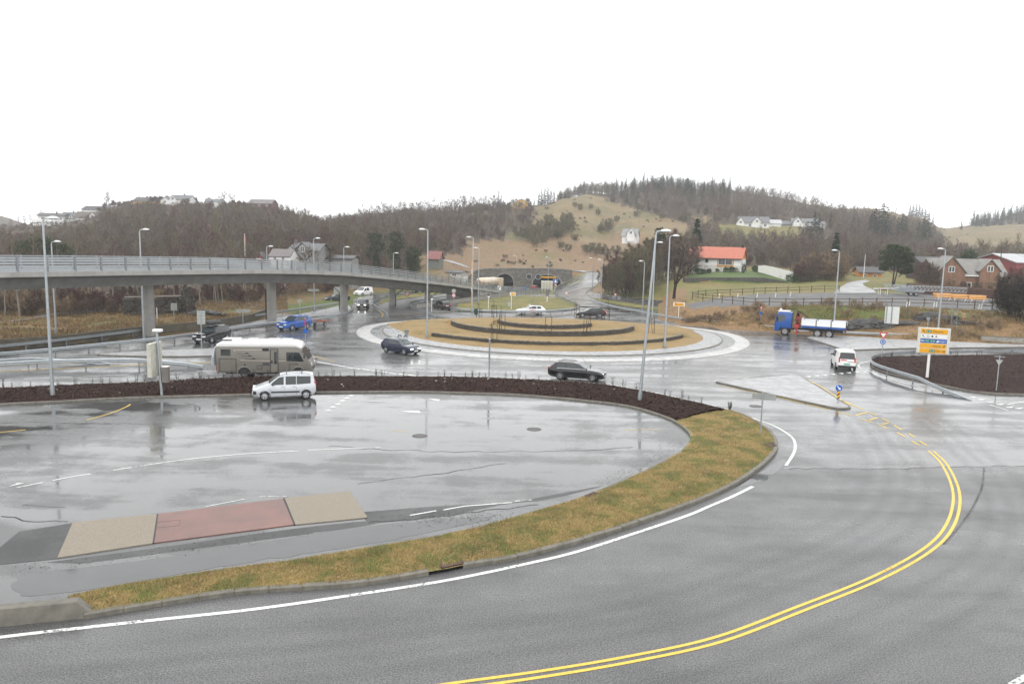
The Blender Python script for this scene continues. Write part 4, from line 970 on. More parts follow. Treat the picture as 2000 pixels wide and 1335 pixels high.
class Car:
    """body shell lofted from a side outline; x forward, origin on the ground under the middle of the wheelbase"""
    def __init__(s,name,label,cat,L,W,H,wb,fo,hood,roof,belt,col,wr=.32,tumble=.30,lift=.18,plan=.16,loc=None,rz=0,cowl=0,roof_f=0,roof_r=0,rear=0,hoodf=.62,group=None,trim=None,tailh=None,noseh=.66):
        s.W=W;s.H=H;s.L=L;s.x1=wb/2+fo;s.x0=s.x1-L;s.wb=wb;s.wr=wr;s.tum=tumble;s.lift=lift;s.plan=plan;s.belt=belt
        s.th=thing(name,label,cat,loc or (0,0,0),rz,group); s.col=col
        s.cowl=s.x1-cowl;s.rf=s.x1-roof_f;s.rr=s.x0+roof_r;s.re=s.x0+rear; tailh=tailh or belt
        s.top=[(s.x0,tailh-.12),(s.x0+.04,tailh),(s.re,tailh+.03),(s.rr,roof-.05),(s.rr+.35,roof-.005),((s.rr+s.rf)/2+.2,roof),(s.rf-.25,roof-.03),(s.rf,roof-.085),(s.cowl,hood),(s.x1-.45,hoodf+.12),(s.x1-.12,noseh),(s.x1-.03,noseh-.1),(s.x1,noseh-.2)]
        s.top.sort()
        s.low=[(s.x0,lift+.20),(s.x0+.15,lift+.08),(s.x0+.5,lift+.02),(s.x1-.6,lift),(s.x1-.15,lift+.04),(s.x1,lift+.14)]
    def hw(s,x):
        t=(x-(s.x0+s.x1)/2)/(s.L/2); return s.W/2*(1-s.plan*abs(t)**4.5-.03*t*t)
    def sec(s,x):
        zt=pw(s.top,x); w=s.hw(x); lo=pw(s.low,x); zb=min(s.belt,zt-.03); lo=min(lo,zb-.15); mid=lo+(zb-lo)*.55
        ze=max(zb+.012,zt-.055); we=w*.955-(ze-zb)*s.tum; wi=we*.80
        return [(w*.86,lo),(w*.965,lo+.08),(w,mid),(w*.985,zb-.05),(w*.955,zb),(we,ze),(we-.05,min(zt-.012,ze+.035)),(wi*.9,zt-.004),(0,zt)]
    def yat(s,x,z):
        c=s.sec(x)[:6]; return float(np.interp(z,[b for a,b in c],[a for a,b in c]))
    def shell(s):
        xs=sorted(set([round(k,3) for k in list(np.linspace(s.x0,s.x1,40))+[a for a,b in s.top]])); vs=[];k=9; n=2*k-1
        for x in xs:
            c=s.sec(x); vs+=[(x,-a,z) for a,z in c]+[(x,a,z) for a,z in c[-2::-1]]
        m=len(xs); fs=[(i*n+j,i*n+(j+1)%n,(i+1)*n+(j+1)%n,(i+1)*n+j) for i in range(m-1) for j in range(n)]+[tuple(range(n)),tuple(range((m-1)*n,m*n))]
        b=MB(); b.add(vs,fs); s.body=b.build('body',s.col,s.th,True,angle=28); return s
    def side(s,name,m,poly,off=.008,sides=(-1,1),nx=10,nz=4,parent=None,th=False):
        """patch on the flank: poly=(list of (x,zlow,zhigh))"""
        xs=np.linspace(poly[0][0],poly[-1][0],nx+1)
        for sd in sides:
            vs=[]
            for x in xs:
                a=float(np.interp(x,[p[0] for p in poly],[p[1] for p in poly])); c=min(s.sec(x)[5][1]-.012,float(np.interp(x,[p[0] for p in poly],[p[2] for p in poly]))); a=min(a,c-.002)
                for j in range(nz+1): z=a+(c-a)*j/nz; vs.append((x,sd*(s.yat(x,z)+off),z))
            fs=[(i*(nz+1)+j,(i+1)*(nz+1)+j,(i+1)*(nz+1)+j+1,i*(nz+1)+j+1) for i in range(nx) for j in range(nz)]
            b=MB(); b.add(vs,fs); b.build(name,m,parent or s.th,True)
    def across(s,name,m,xa,xb,fr=.84,off=.014,n=7,k=8):
        """glass across the car between two stations on the top line"""
        vs=[]
        for i in range(n+1):
            x=xa+(xb-xa)*i/n; c=s.sec(x); zt=c[-1][1]; we=c[5][0]*fr; dz=(pw(s.top,x+.02)-pw(s.top,x-.02))/.04; nl=math.hypot(1,dz)
            for j in range(k+1):
                y=-we+2*we*j/k; z=float(np.interp(abs(y),[c[8][0],c[7][0],c[6][0],c[5][0]],[c[8][1],c[7][1],c[6][1],c[5][1]])); vs.append((x-dz/nl*off,y,z+off/nl))
        b=MB(); b.add(vs,[(i*(k+1)+j,(i+1)*(k+1)+j,(i+1)*(k+1)+j+1,i*(k+1)+j+1) for i in range(n) for j in range(k)]); b.build(name,m,s.th,True)
    def front(s,name,m,yc,zc,w,h,d=.06,dx=0,sides=(-1,1),bev=.02,back=False):
        for sd in (sides if yc else (1,)):
            x=s.x0+dx if back else s.x1-dx; b=MB(); b.box((x,sd*yc,zc),(d,w,h),bev=bev); b.build(name,m,s.th,True)
    def wheels(s,kind='alloy',wd=.2,inset=0,track=None):
        for x in (s.wb/2,-s.wb/2):
            for sd in (-1,1):
                y=sd*(s.hw(x)-wd/2+.012-inset)
                b=MB(); n=20; r=s.wr+.055; pts=[(x+r*math.cos(math.pi*k/n),s.wr+r*math.sin(math.pi*k/n)) for k in range(n+1)]+[(x-r,s.lift-.02),(x+r,s.lift-.02)]
                vs=[(a,sd*(s.yat(a,max(z,s.lift+.02))+.006),z) for a,z in pts]; b.add(vs,[tuple(range(len(vs)))]); b.build('wheel_well_patch',MAT['black'],s.th)  # dark of the wheel well put on the flank as a flat black patch
                wheel(s.th,x,y,s.wr,wd,sd,kind)
    def seams(s,xs,z0,z1=None,handles=True):
        for i,x in enumerate(xs):
            s.side('door_seam',MAT['black'],[(x-.006,z0,z1 or s.belt-.02),(x+.006,z0,z1 or s.belt-.02)],.003,nx=1,nz=5)
        if handles:
            for x in xs[1:]:
                s.side('door_handle',s.col if handles is True else MAT['black'],[(x+.06,s.belt-.13,s.belt-.10),(x+.24,s.belt-.13,s.belt-.10)],.02,nx=2,nz=1)
    def mirrors(s,x,m=None):
        for sd in (-1,1):
            b=MB(); b.box((x,sd*(s.yat(x,s.belt)+.10),s.belt+.07),(.10,.20,.13),bev=.035); b.build('mirror',m or s.col,s.th,True)
    def plate(s,front=True,m=None,z=.42,dx=.0):
        b=MB(); x=(s.x1+.012-dx) if front else (s.x0-.012+dx); b.box((x,0,z),(.02,.52,.12)); o=b.build('number_plate',m or MAT['signw'],s.th)
    def rails(s,m=None,x0=None,x1=None,dy=.10):
        for sd in (-1,1):
            a=x0 if x0 is not None else s.rr+.25; c=x1 if x1 is not None else s.rf-.35; P=[]
            for i in range(7):
                x=a+(c-a)*i/6; q=s.sec(x); P.append((x,sd*(q[5][0]-dy),q[7][1]+(.0 if i in(0,6) else .05)))
            b=MB(); b.tube(P,.018,6); b.build('roof_rail',m or MAT['chrome'],s.th,True)
def place(f,r,w,side):
    """centre and heading from the two near-side wheel contact points in the photograph"""
    A=gp(*f);B=gp(*r); d=(A-B).normalized(); left=Vector((-d.y,d.x,0)); c=(A+B)/2+left*(w/2)*(1 if side=='right' else -1); return c,math.atan2(d.y,d.x)
def ctr(u,v,hx,hy): return gp(u,v),math.atan2(hy,hx)
def finish(c,lights='off',tails='off',grille=True,lw=.32,lh=.13,lz=None,tz=None,tw=.16,thh=.3,ly=None):
    lz=(lz or .66)-.06; ly=ly or c.hw(c.x1-.1)-.26
    c.front('headlight',MAT['beam'] if lights=='on' else MAT['lens'],ly,lz,lw,lh,.18,.115)
    if grille: c.front('grille',MAT['black'],0,lz-.06,.8,.16,.05,.015)
    c.front('bumper_intake',MAT['black'],0,.30,1.1,.13,.05,.015)
    c.front('fog_lamp',MAT['lens'],c.W/2-.36,.32,.14,.09,.05,.06)
    tz=tz or c.belt-.12; c.front('tail_light',MAT['tailon'] if tails=='on' else MAT['tail'],c.hw(c.x0+.1)-.12,tz,tw,thh,.16,.055,back=True)
# --- dark estate (roof rails) beside the mulch bed
navy=paint('deep_navy_paint',(.004,.008,.034)); blk=paint('black_car_paint',(.008,.008,.010)); slv=M('silver_car_paint',(.56,.58,.61),.3,.35,.04,1.5,.8)
def estate(label,col,loc,rz,lights='off',tails='off',rails=True,chrome=True,group=None):
    c=Car('estate_car',label,'estate car',4.6,1.78,1.45,2.65,.92,.93,1.43,.93,col,.325,.33,.17,.16,loc,rz,cowl=1.42,roof_f=2.12,roof_r=.62,rear=.10,hoodf=.70,noseh=.66).shell(); c.wheels()
    xf=c.cowl-.42; c.side('window',MAT['glass'],[(.02,.96,1.345),(.58,.965,1.28),(.86,.965,1.11),(1.0,.965,.99)]); c.side('window',MAT['glass'],[(-.82,.96,1.35),(-.02,.96,1.35)]); c.side('window',MAT['glass'],[(-1.62,1.06,1.20),(-1.45,.98,1.32),(-.92,.96,1.345)])
    if chrome: c.side('window_trim',MAT['chrome'],[(-1.6,.935,.955),(1.0,.945,.962)],.012,nx=14,nz=1)
    c.across('windscreen',MAT['glassl'],c.rf-.02,c.cowl-.04); c.across('rear_window',MAT['glass'],c.re+.10,c.rr-.02)
    c.seams((.99,-.06,-.90),.30); c.mirrors(.86); c.plate(); c.plate(False,z=.72); finish(c,lights,tails)
    c.side('sill_trim',MAT['black'],[(-.9,.19,.25),(.9,.19,.25)],.012,nx=8,nz=1)
    if rails: c.rails(MAT['black'])
    return c
l,r=place((1156,745.5),(1093,741),1.78,'right'); aud=estate('glossy black estate car with chrome window line driving right along the mulch bed',blk,l,r)
l,r=place((1024,615),(1052,615),1.78,'left'); tx_=estate('white estate car with red door graphic at the back of the roundabout',MAT['white'],l,r,chrome=False)
tx_.side('red_graphic',MAT['red'],[(-.75,.42,.62),(-.6,.36,.78),(-.2,.34,.84),(.2,.40,.80),(.42,.52,.7)],.006); tx_.side('grey_graphic',M('grey_decal',(.2,.22,.24),.4),[(.45,.42,.5),(1.1,.45,.62)],.006)
b=MB(); b.box((.1,0,1.52),(.18,.5,.12),bev=.03); b.build('roof_sign',MAT['white'],tx_.th)
l,r=place((1138.5,619.5),(1170,620),1.78,'left'); estate('black estate car with tail lights lit leaving the curving hill road',blk,l,r,'off','on',chrome=False)
# --- silver leisure van in the parking lot
l,r=place((519,782.5),(596,779.5),1.72,'left')
c=Car('leisure_van','silver leisure van with dark rear windows parked beside the mulch bed','leisure van',4.13,1.72,1.80,2.69,.78,1.12,1.74,1.02,slv,.31,.18,.19,.14,l,r,cowl=1.05,roof_f=1.78,roof_r=.16,rear=.03,hoodf=.78,noseh=.80,tailh=1.02).shell(); c.wheels('alloy',.19)
c.side('window',MAT['glass'],[(.10,1.05,1.58),(.42,1.05,1.55),(.70,1.05,1.34),(.92,1.05,1.12)]); c.side('window',MAT['glass'],[(-.70,1.05,1.60),(-.02,1.05,1.60)]); c.side('window',MAT['glass'],[(-1.66,1.08,1.56),(-.74,1.05,1.60)])
c.across('windscreen',MAT['glassl'],c.rf-.02,c.cowl-.03); c.across('rear_window',MAT['glass'],c.re+.02,c.rr-.01)
c.side('rub_strip',MAT['black'],[(-.92,.50,.60),(.92,.52,.62)],.016,nx=8,nz=1); c.seams((.98,.04,-.72),.30,None,'b'); c.mirrors(.80,MAT['black']); c.plate(z=.5); c.plate(False,z=.85); finish(c,lw=.34,lh=.24,lz=.78,tw=.14,thh=.42,tz=.98)
c.front('bumper_corner',MAT['black'],.70,.56,.30,.22,.2,.14); c.front('rear_bumper',MAT['black'],0,.42,1.4,.18,.1,.03,back=True)
for x in (-1.1,-.1):
    b=MB(); b.tube([(x,-.70,1.76),(x,-.66,1.84),(x,.66,1.84),(x,.70,1.76)],.022,6); b.build('roof_bar',MAT['black'],c.th)
c.rails(MAT['black'],-1.6,.4,.06)
# --- navy hatchback on the roundabout
l,r=place((785.5,693),(755.5,688.5),1.73,'right')
c=Car('hatchback','navy hatchback with empty roof bars driving around the roundabout','hatchback',4.15,1.73,1.44,2.51,.82,.93,1.43,.93,navy,.315,.33,.17,.15,l,r,cowl=1.28,roof_f=1.92,roof_r=.42,rear=.08,hoodf=.72,noseh=.68).shell(); c.wheels()
c.side('window',MAT['glass'],[(.0,.96,1.345),(.46,.965,1.28),(.72,.965,1.12),(.86,.965,.99)]); c.side('window',MAT['glass'],[(-.95,1.0,1.30),(-.8,.96,1.345),(-.06,.96,1.35)]); c.side('window',MAT['glass'],[(-1.30,1.06,1.16),(-1.02,.99,1.29)],nx=4)
c.across('windscreen',MAT['glassl'],c.rf-.02,c.cowl-.03); c.across('rear_window',MAT['glass'],c.re+.06,c.rr-.02); c.seams((.88,-.04,-.98),.28); c.mirrors(.74); c.plate(); c.plate(False,z=.62); finish(c,'on',lw=.34,lh=.16,lz=.64)
c.side('rub_strip',MAT['black'],[(-.8,.47,.53),(.85,.47,.53)],.012,nx=8,nz=1)
b=MB(); b.disc((c.x1-.0,0,.64),.065,(1,0,0),16,.03); b.build('emblem',MAT['chrome'],c.th)
for x in (-.55,.25):
    b=MB(); b.tube([(x,-.62,1.40),(x,-.60,1.53),(x,.60,1.53),(x,.62,1.40)],.022,6); b.build('roof_bar',MAT['galv'],c.th)
for x,y in ((-.5,.35),(.3,.35)):
    b=MB(); b.tube([(x-.25,y,1.55),(x-.15,y,1.68),(x+.05,y,1.70),(x+.2,y,1.60)],.05,6); b.build('ski_clamp',MAT['black'],c.th,True)
# --- SUVs
def suv(label,col,loc,rz,lights='off',box=False):
    c=Car('sport_utility_car',label,'SUV',4.6,1.85,1.70,2.70,.93,1.08,1.69,1.10,col,.37,.30,.24,.15,loc,rz,cowl=1.35,roof_f=2.05,roof_r=.55,rear=.10,hoodf=.84,noseh=.82).shell(); c.wheels('alloy',.23)
    c.side('window',MAT['glass'],[(.0,1.13,1.57),(.5,1.135,1.50),(.85,1.135,1.28),(1.02,1.135,1.17)]); c.side('window',MAT['glass'],[(-.85,1.13,1.57),(-.06,1.13,1.575)]); c.side('window',MAT['glass'],[(-1.62,1.26,1.38),(-1.4,1.16,1.53),(-.92,1.13,1.57)])
    c.across('windscreen',MAT['glassl'],c.rf-.02,c.cowl-.03); c.across('rear_window',MAT['glass'],c.re+.12,c.rr-.02); c.seams((1.0,-.03,-.92),.38); c.mirrors(.88); c.plate(z=.5); c.plate(False,z=.8); finish(c,lights,lz=.82,lh=.16,lw=.40)
    c.side('sill_trim',MAT['black'],[(-.9,.26,.36),(.9,.26,.36)],.012,nx=8,nz=1); c.rails(MAT['black'])
    if box:
        b=MB(); b.box((-.15,0,1.98),(2.1,.85,.40),bev=.17); b.build('roof_box',M('black_roof_box',(.012,.012,.013),.35,0,.1,2,.3),c.th,True)
        for x in (-.8,.4):
            b=MB(); b.tube([(x,-.62,1.66),(x,-.6,1.78),(x,.6,1.78),(x,.62,1.66)],.025,6); b.build('roof_bar',MAT['black'],c.th)
    return c
l,r=place((405.6,672.5),(453,663),1.85,'left'); suv('black SUV with a long black roof box leaving to the left',blk,l,r,box=True)
sb=paint('bright_blue_paint',(.010,.085,.36)); l,r=place((572,645.8),(600.5,642),1.85,'left'); bl_=suv('bright blue SUV towing a small flat trailer',sb,l,r)
bl_.front('chrome_grille',MAT['chrome'],0,.66,1.0,.05,.05,.0)
def trailer(loc,rz):
    t=thing('flatbed_trailer','small flat trailer with orange side boards hitched behind the blue SUV','trailer',loc,rz)
    b=MB(); b.box((0,0,.55),(2.4,1.35,.06)); b.build('bed',MAT['galvd'],t)
    ob=M('orange_side_board',(.36,.13,.085),.5)
    for y in (-.68,.68): b=MB(); b.box((0,y,.68),(2.4,.03,.2)); b.build('side_board',ob,t)
    for x in (-1.2,1.2): b=MB(); b.box((x,0,.68),(.03,1.35,.2)); b.build('end_board',MAT['galv'],t)
    b=MB(); b.bar((1.2,.4,.5),(2.3,0,.45),.07); b.bar((1.2,-.4,.5),(2.3,0,.45),.07); b.build('drawbar',MAT['galvd'],t)
    for s_ in (-1,1):
        wheel(t,-.15,s_*.80,.28,.16,s_); b=MB(); b.box((-.15,s_*.8,.60),(.7,.2,.03)); b.build('mudguard',MAT['black'],t)
    for s_ in (-1,1): b=MB(); b.box((-1.24,s_*.55,.5),(.04,.2,.1)); b.build('tail_light',MAT['tail'],t)
    b=MB(); b.box((.3,.1,.68),(1.0,.7,.14),bev=.05); b.build('load_cover',M('dark_tarpaulin',(.05,.05,.045),.7),t)
d=Vector((math.cos(r),math.sin(r),0)); trailer(l-d*4.55,r)
# --- far cars
l,r=ctr(862,604.5,-.52,.85)
c=Car('hatchback','dark grey hatchback seen from behind turning away past the paved island','hatchback',4.2,1.75,1.5,2.55,.8,.96,1.49,.98,paint('charcoal_paint',(.02,.021,.023)),.32,.30,.18,.14,l,r,cowl=1.25,roof_f=1.9,roof_r=.36,rear=.06,hoodf=.74,noseh=.7).shell(); c.wheels()
c.side('window',MAT['glass'],[(.0,1.01,1.38),(.5,1.01,1.32),(.86,1.01,1.06)]); c.side('window',MAT['glass'],[(-1.3,1.08,1.28),(-.95,1.01,1.37),(-.06,1.01,1.39)]); c.across('windscreen',MAT['glassl'],c.rf-.02,c.cowl-.03); c.across('rear_window',MAT['glass'],c.re+.06,c.rr-.02); c.plate(False,z=.8); finish(c,thh=.4); c.mirrors(.75)
def sedan(label,col,loc,rz,lights,name='saloon_car'):
    c=Car(name,label,'saloon car',4.55,1.78,1.44,2.65,.9,.92,1.42,.93,col,.32,.33,.17,.15,loc,rz,cowl=1.4,roof_f=2.05,roof_r=1.25,rear=.60,hoodf=.7,noseh=.66,tailh=1.0).shell(); c.wheels()
    c.side('window',MAT['glass'],[(.0,.96,1.33),(.5,.965,1.27),(.95,.965,.99)]); c.side('window',MAT['glass'],[(-1.0,1.0,1.2),(-.7,.96,1.33),(-.06,.96,1.34)]); c.across('windscreen',MAT['glassl'],c.rf-.02,c.cowl-.03); c.across('rear_window',MAT['glass'],c.re+.1,c.rr-.02); c.plate(); finish(c,lights); c.mirrors(.85); return c
l,r=ctr(709,600.5,.10,-1); sedan('dark car with bright headlights driving towards the roundabout under the flyover',blk,l,r,'on')
l,r=ctr(657,588.5,-.82,-.57); sedan('grey saloon car half hidden behind a flyover pier',paint('slate_grey_paint',(.05,.058,.07)),l,r,'off')
def panelvan(label,col,loc,rz,rearwin=True,pl=None,lights='off',tails='off'):
    c=Car('small_van',label,'van',4.4,1.80,1.82,2.73,.88,1.10,1.79,1.04,col,.315,.17,.19,.13,loc,rz,cowl=1.12,roof_f=1.85,roof_r=.14,rear=.03,hoodf=.80,noseh=.80,tailh=1.04).shell(); c.wheels('alloy',.2)
    c.side('window',MAT['glass'],[(.12,1.07,1.60),(.45,1.07,1.56),(.75,1.07,1.34),(.98,1.07,1.13)]); c.side('window',MAT['glass'],[(-.75,1.07,1.62),(.02,1.07,1.62)]); 
    c.across('windscreen',MAT['glassl'],c.rf-.02,c.cowl-.03); c.across('rear_window',MAT['glass'],c.re+.015,c.rr-.01,.92)
    c.seams((1.0,.06,-.80),.32,None,'b'); c.mirrors(.85,MAT['black']); c.plate(z=.46,m=pl); c.plate(False,z=.62,m=pl); finish(c,lights,tails,lz=.8,lh=.22,tw=.12,thh=.45,tz=1.0); c.front('rear_bumper',MAT['black'],0,.40,1.5,.18,.1,.03,back=True); return c
gpl=M('green_number_plate',(.02,.36,.20),.4)
l,r=ctr(710,577.5,-.45,-.9); panelvan('white van with a green number plate on the road beyond the flyover',MAT['white'],l,r,pl=gpl)
l,r=ctr(1652,719,.27,.96); l=gp(1653,724)+Vector((math.cos(r),math.sin(r),0))*2.15
c=panelvan('white van with a green number plate seen from behind at the right-hand junction',MAT['white'],l,r,pl=gpl,tails='off')
b=MB(); b.box((c.x0-.01,.28,.98),(.02,.5,.09)); b.build('red_lettering_strip',MAT['red'],c.th); b=MB(); b.box((c.x0-.012,-.3,.86),(.02,.5,.05)); b.build('grey_lettering_strip',MAT['galvd'],c.th); b=MB(); b.box((c.x0+.0,-.82,.86),(.05,.09,.14)); b.build('indicator',MAT['amber'],c.th)
l,r=ctr(995,569,.8,.55); sedan('dark car beside the heap of stones before the tunnels',paint('dark_blue_grey_paint',(.02,.025,.035)),G(995,569),r,'off')
p=Vector((at(1044,562,231).x,231,-2.55)); sedan('red car driving into the right-hand tunnel mouth',paint('red_car_paint',(.28,.03,.03)),p,R(78),'off')
# --- dark green lorry under the flyover
g0=G(834,569.5); t=thing('lorry','dark green lorry half hidden by the flyover girder','lorry',g0,math.atan2(-.75,-.66))
gp_=paint('bottle_green_paint',(.006,.045,.042))
b=MB(); b.box((2.2,0,1.75),(1.9,2.3,2.3),bev=.12); b.build('cab',gp_,t,True); b=MB(); b.box((3.16,0,2.25),(.03,2.0,.8)); b.build('windscreen',MAT['glass'],t); b=MB(); b.box((-1.4,0,1.7),(5,2.3,1.7),bev=.05); b.build('load_body',M('dark_lorry_body',(.03,.035,.035),.5),t); b=MB(); b.box((0,0,.75),(7,.9,.3)); b.build('chassis',MAT['black'],t)
for x in (2.1,-2.2,-3.3):
    for s_ in (-1,1): wheel(t,x,s_*1.0,.48,.3,s_,'steel')
for s_ in (-1,1): b=MB(); b.box((3.17,s_*.85,.95),(.05,.35,.22)); b.build('headlight',MAT['beam'],t)
b=MB(); b.box((3.17,0,.6),(.06,2.2,.25)); b.build('bumper',MAT['black'],t)
# --- motorhome
l,r=place((583,737.2),(478,737.2),2.2,'right'); 
t=thing('motorhome','large beige motorhome with white roof driving along the mulch bed','motorhome',l,r)
WB=(gp(583,737.2)-gp(478,737.2)).length; hwid=1.13; x1=WB/2+1.05; x0=-WB/2-2.1; zr=2.86
beige=M('beige_motorhome_paint',(.20,.187,.165),.42,.1,.04,1.2,.15,.35)
def prof(mb,poly,y0,y1,bev=.0):
    mb.prism(poly,y0,y1,'xz'); return mb
nose=[(x0,.42),(x0,2.45),(x1-1.55,2.45),(x1-1.0,2.42),(x1-.82,2.28),(x1-.28,1.42),(x1-.1,1.2),(x1-.02,.95),(x1,.6),(x1-.04,.38),(x0+.2,.38)]
b=MB(); prof(b,nose,-hwid,hwid); b.build('body',beige,t,True,bev=.05)
b=MB(); prof(b,[(x0-.02,2.42),(x0+.03,2.62),(x0+.35,zr-.06),(x1-2.0,zr-.02),(x1-1.35,zr-.10),(x1-.95,2.62),(x1-.78,2.36),(x1-.86,2.27),(x1-1.2,2.42)],-hwid-.015,hwid+.015); b.build('roof',MAT['white'],t,True,bev=.06)
b=MB(); vs=[(x1-.83+.035,-hwid+.1,2.24),(x1-.83+.035,hwid-.1,2.24),(x1-.28+.035,hwid-.1,1.45),(x1-.28+.035,-hwid+.1,1.45)]; b.add(vs,[(0,1,2,3)]); b.build('windscreen',MAT['glass'],t)
def sidebox(name,m,xa,xb,za,zb,th=.02,side=-1,poly=None):
    b=MB(); y=side*hwid
    b.prism(poly or [(xa,za),(xb,za),(xb,zb),(xa,zb)],y+side*th,y-side*.01,'xz'); return b.build(name,m,t)
def frame(name,m,xa,xb,za,zb,w_=.025,side=-1,th=.028):
    b=MB(); y=side*(hwid+th/2)
    for a,c_ in (((xa,za),(xb,za)),((xb,za),(xb,zb)),((xb,zb),(xa,zb)),((xa,zb),(xa,za))): b.bar((a[0],y,a[1]),(c_[0],y,c_[1]),w_,th)
    return b.build(name,m,t)
for sd in (-1,1):
    sidebox('cab_window',MAT['glass'],0,0,0,0,.022,sd,[(x1-1.95,1.32),(x1-.62,1.30),(x1-.95,1.98),(x1-1.1,2.02),(x1-1.95,2.02)])
    b=MB(); b.bar((x1-1.42,sd*(hwid+.02),1.32),(x1-1.42,sd*(hwid+.02),2.02),.05,.03); b.build('window_divider',MAT['black'],t)
    sidebox('window',MAT['glass'],x0+.40,x0+1.02,1.80,2.20,.02,sd); frame('window_frame',MAT['black'],x0+.38,x0+1.04,1.78,2.22,.045,sd)
fx=lambda u:(u-408)/(590-408)*(x1-x0-.25)+x0     # picture column to length along the side
dm=M('door_outline',(.03,.028,.025),.5)
frame('garage_hatch',dm,x0+.22,x0+1.48,.50,1.50)
frame('entrance_door_frame',dm,fx(514),fx(529),.42,2.28,.04); sidebox('entrance_door',beige,fx(514)+.03,fx(529)-.03,.45,2.25,.016); sidebox('door_window',MAT['glass'],fx(521.5),fx(527),1.10,2.05,.026); sidebox('door_handle',MAT['black'],fx(515.5),fx(518.5),1.18,1.36,.04)
sidebox('fridge_vent',MAT['black'],fx(498.5),fx(511.5),2.12,2.32,.02); sidebox('fridge_vent',M('dark_slate_vent',(.05,.05,.07),.5),fx(499),fx(512),.98,1.19,.02); frame('service_flap',dm,fx(487.5),fx(497.5),.70,.98,.02); frame('service_flap',dm,fx(551.5),fx(568),.52,1.12,.02); sidebox('small_hatch',MAT['black'],fx(462),fx(465),.96,1.06,.02); sidebox('small_hatch',MAT['black'],fx(466),fx(469),.78,.86,.02)
b=MB(); y=-(hwid+.006)
for i,(dx,dz) in enumerate(((0,0),(.22,-.2),(.5,-.42))):
    xa=x0+1.65+dx; z=1.90+dz; b.bar((xa,y,z),(xa+.75,y,z),.012,.025); b.prism([(xa+.5,z),(xa+.9,z),(xa+.62,z+.09)],y-.006,y+.006,'xz')
b.build('arrow_decal',MAT['black'],t)
b=MB(); b.prism([(x0+1.3,2.22),(fx(513),2.22),(fx(513),2.16),(x0+1.5,2.16),(x0+1.42,2.05),(x0+1.3,2.12)],y,y+.005,'xz'); b.prism([(x0+1.7,1.42),(fx(513),1.36),(fx(560),1.36),(x1-.9,1.18),(fx(560),1.30),(fx(513),1.30),(x0+1.85,1.36)],y,y+.005,'xz'); b.build('side_stripe',M('pale_beige_stripe',(.40,.37,.32),.4),t)
for s_ in (-1,1):
    for x in (WB/2,-WB/2):
        b=MB(); rr=.47; n=20; b.prism([(x+rr*math.cos(math.pi*k/n),.35+rr*math.sin(math.pi*k/n)) for k in range(n+1)]+[(x-rr,.3),(x+rr,.3)],s_*(hwid+.004),s_*(hwid-.02),'xz'); b.build('wheel_well_patch',MAT['black'],t)  # flat black patch stands for the dark wheel-well hollow
        b=MB(); q=[(x+(rr+.05)*math.cos(math.pi*k/n),s_*(hwid+.02),.35+(rr+.05)*math.sin(math.pi*k/n)) for k in range(n+1)]; b.tube(q,.045,6); b.build('arch_trim',beige,t,True)
        wheel(t,x,s_*(hwid-.10),.35,.22,s_)
b=MB(); b.box(((x0+x1)/2,0,.33),(x1-x0-1.2,1.7,.14)); b.build('chassis',MAT['black'],t)
b=MB(); b.box((x0+1.0,.0,zr+.03),(1.3,1.0,.20),bev=.07); b.build('roof_air_conditioner',MAT['white'],t,True)
b=MB(); b.box((x0+.65,-.62,zr+.03),(.9,.06,.08)); b.build('roof_vent_grille',MAT['black'],t)
for x,w_ in ((x0+2.6,.7),(x0+4.3,1.1),(x1-2.1,.9)):
    b=MB(); b.box((x,0,zr+.03),(w_,.7,.12),bev=.03); b.build('roof_light',MAT['white'],t)
b=MB(); b.tube([(x0+3.2,-.8,zr+.02),(x0+3.2,-.8,zr+.10),(x1-1.9,-.8,zr+.10),(x1-1.9,-.8,zr)],.02,6); b.build('awning_rail',MAT['galv'],t)
for s_ in (-1,1):
    b=MB(); b.box((x1-.12,s_*.85,.98),(.22,.32,.34),bev=.08); b.build('headlight',MAT['lens'],t,True)
    b=MB(); b.box((x0-.02,s_*.98,.72),(.08,.16,.34),bev=.03); b.build('tail_light',MAT['tail'],t)
    b=MB(); b.tube([(x1-.8,s_*hwid,2.1),(x1-.62,s_*(hwid+.2),2.08),(x1-.55,s_*(hwid+.22),1.8)],.03,6); b.box((x1-.55,s_*(hwid+.22),1.75),(.1,.2,.36),bev=.04); b.build('mirror',MAT['black'],t)
b=MB(); b.box((x1+.0,0,.72),(.06,1.1,.2),bev=.02); b.build('grille',MAT['black'],t); b=MB(); b.box((x0+.05,0,.42),(.12,2.1,.22),bev=.04); b.build('rear_bumper',M('grey_bumper',(.2,.19,.17),.5),t)
# covered bicycle rack load at the rear
P=[(.9,.0,1.0),(1.0,.4,1.2)]; n=14; vs=[]; R2=np.random.default_rng(3)
for k,(z,rx,ry) in enumerate([(.86,.10,.75),(.9,.26,.95),(1.25,.27,.98),(1.6,.23,.9),(1.95,.16,.6),(2.12,.10,.35),(2.25,.09,.3),(2.32,.02,.1)]):
    for j in range(n):
        a=2*math.pi*j/n; f=1+R2.normal(0,.05); vs.append((x0-.30+rx*f*math.cos(a),ry*f*math.sin(a)*.95-.05,z))
b=MB(); b.add(vs,[(i*n+j,i*n+(j+1)%n,(i+1)*n+(j+1)%n,(i+1)*n+j) for i in range(7) for j in range(n)]+[tuple(range(n)),tuple(range(7*n,8*n))]); b.build('bicycle_cover',M('silver_grey_tarpaulin',(.36,.39,.42),.45,0,.15,5,bmp=.3),t,True)
b=MB(); b.bar((x0,-.4,.85),(x0-.55,-.4,.85),.05); b.bar((x0,.4,.85),(x0-.55,.4,.85),.05); b.build('rear_rack',MAT['galvd'],t)
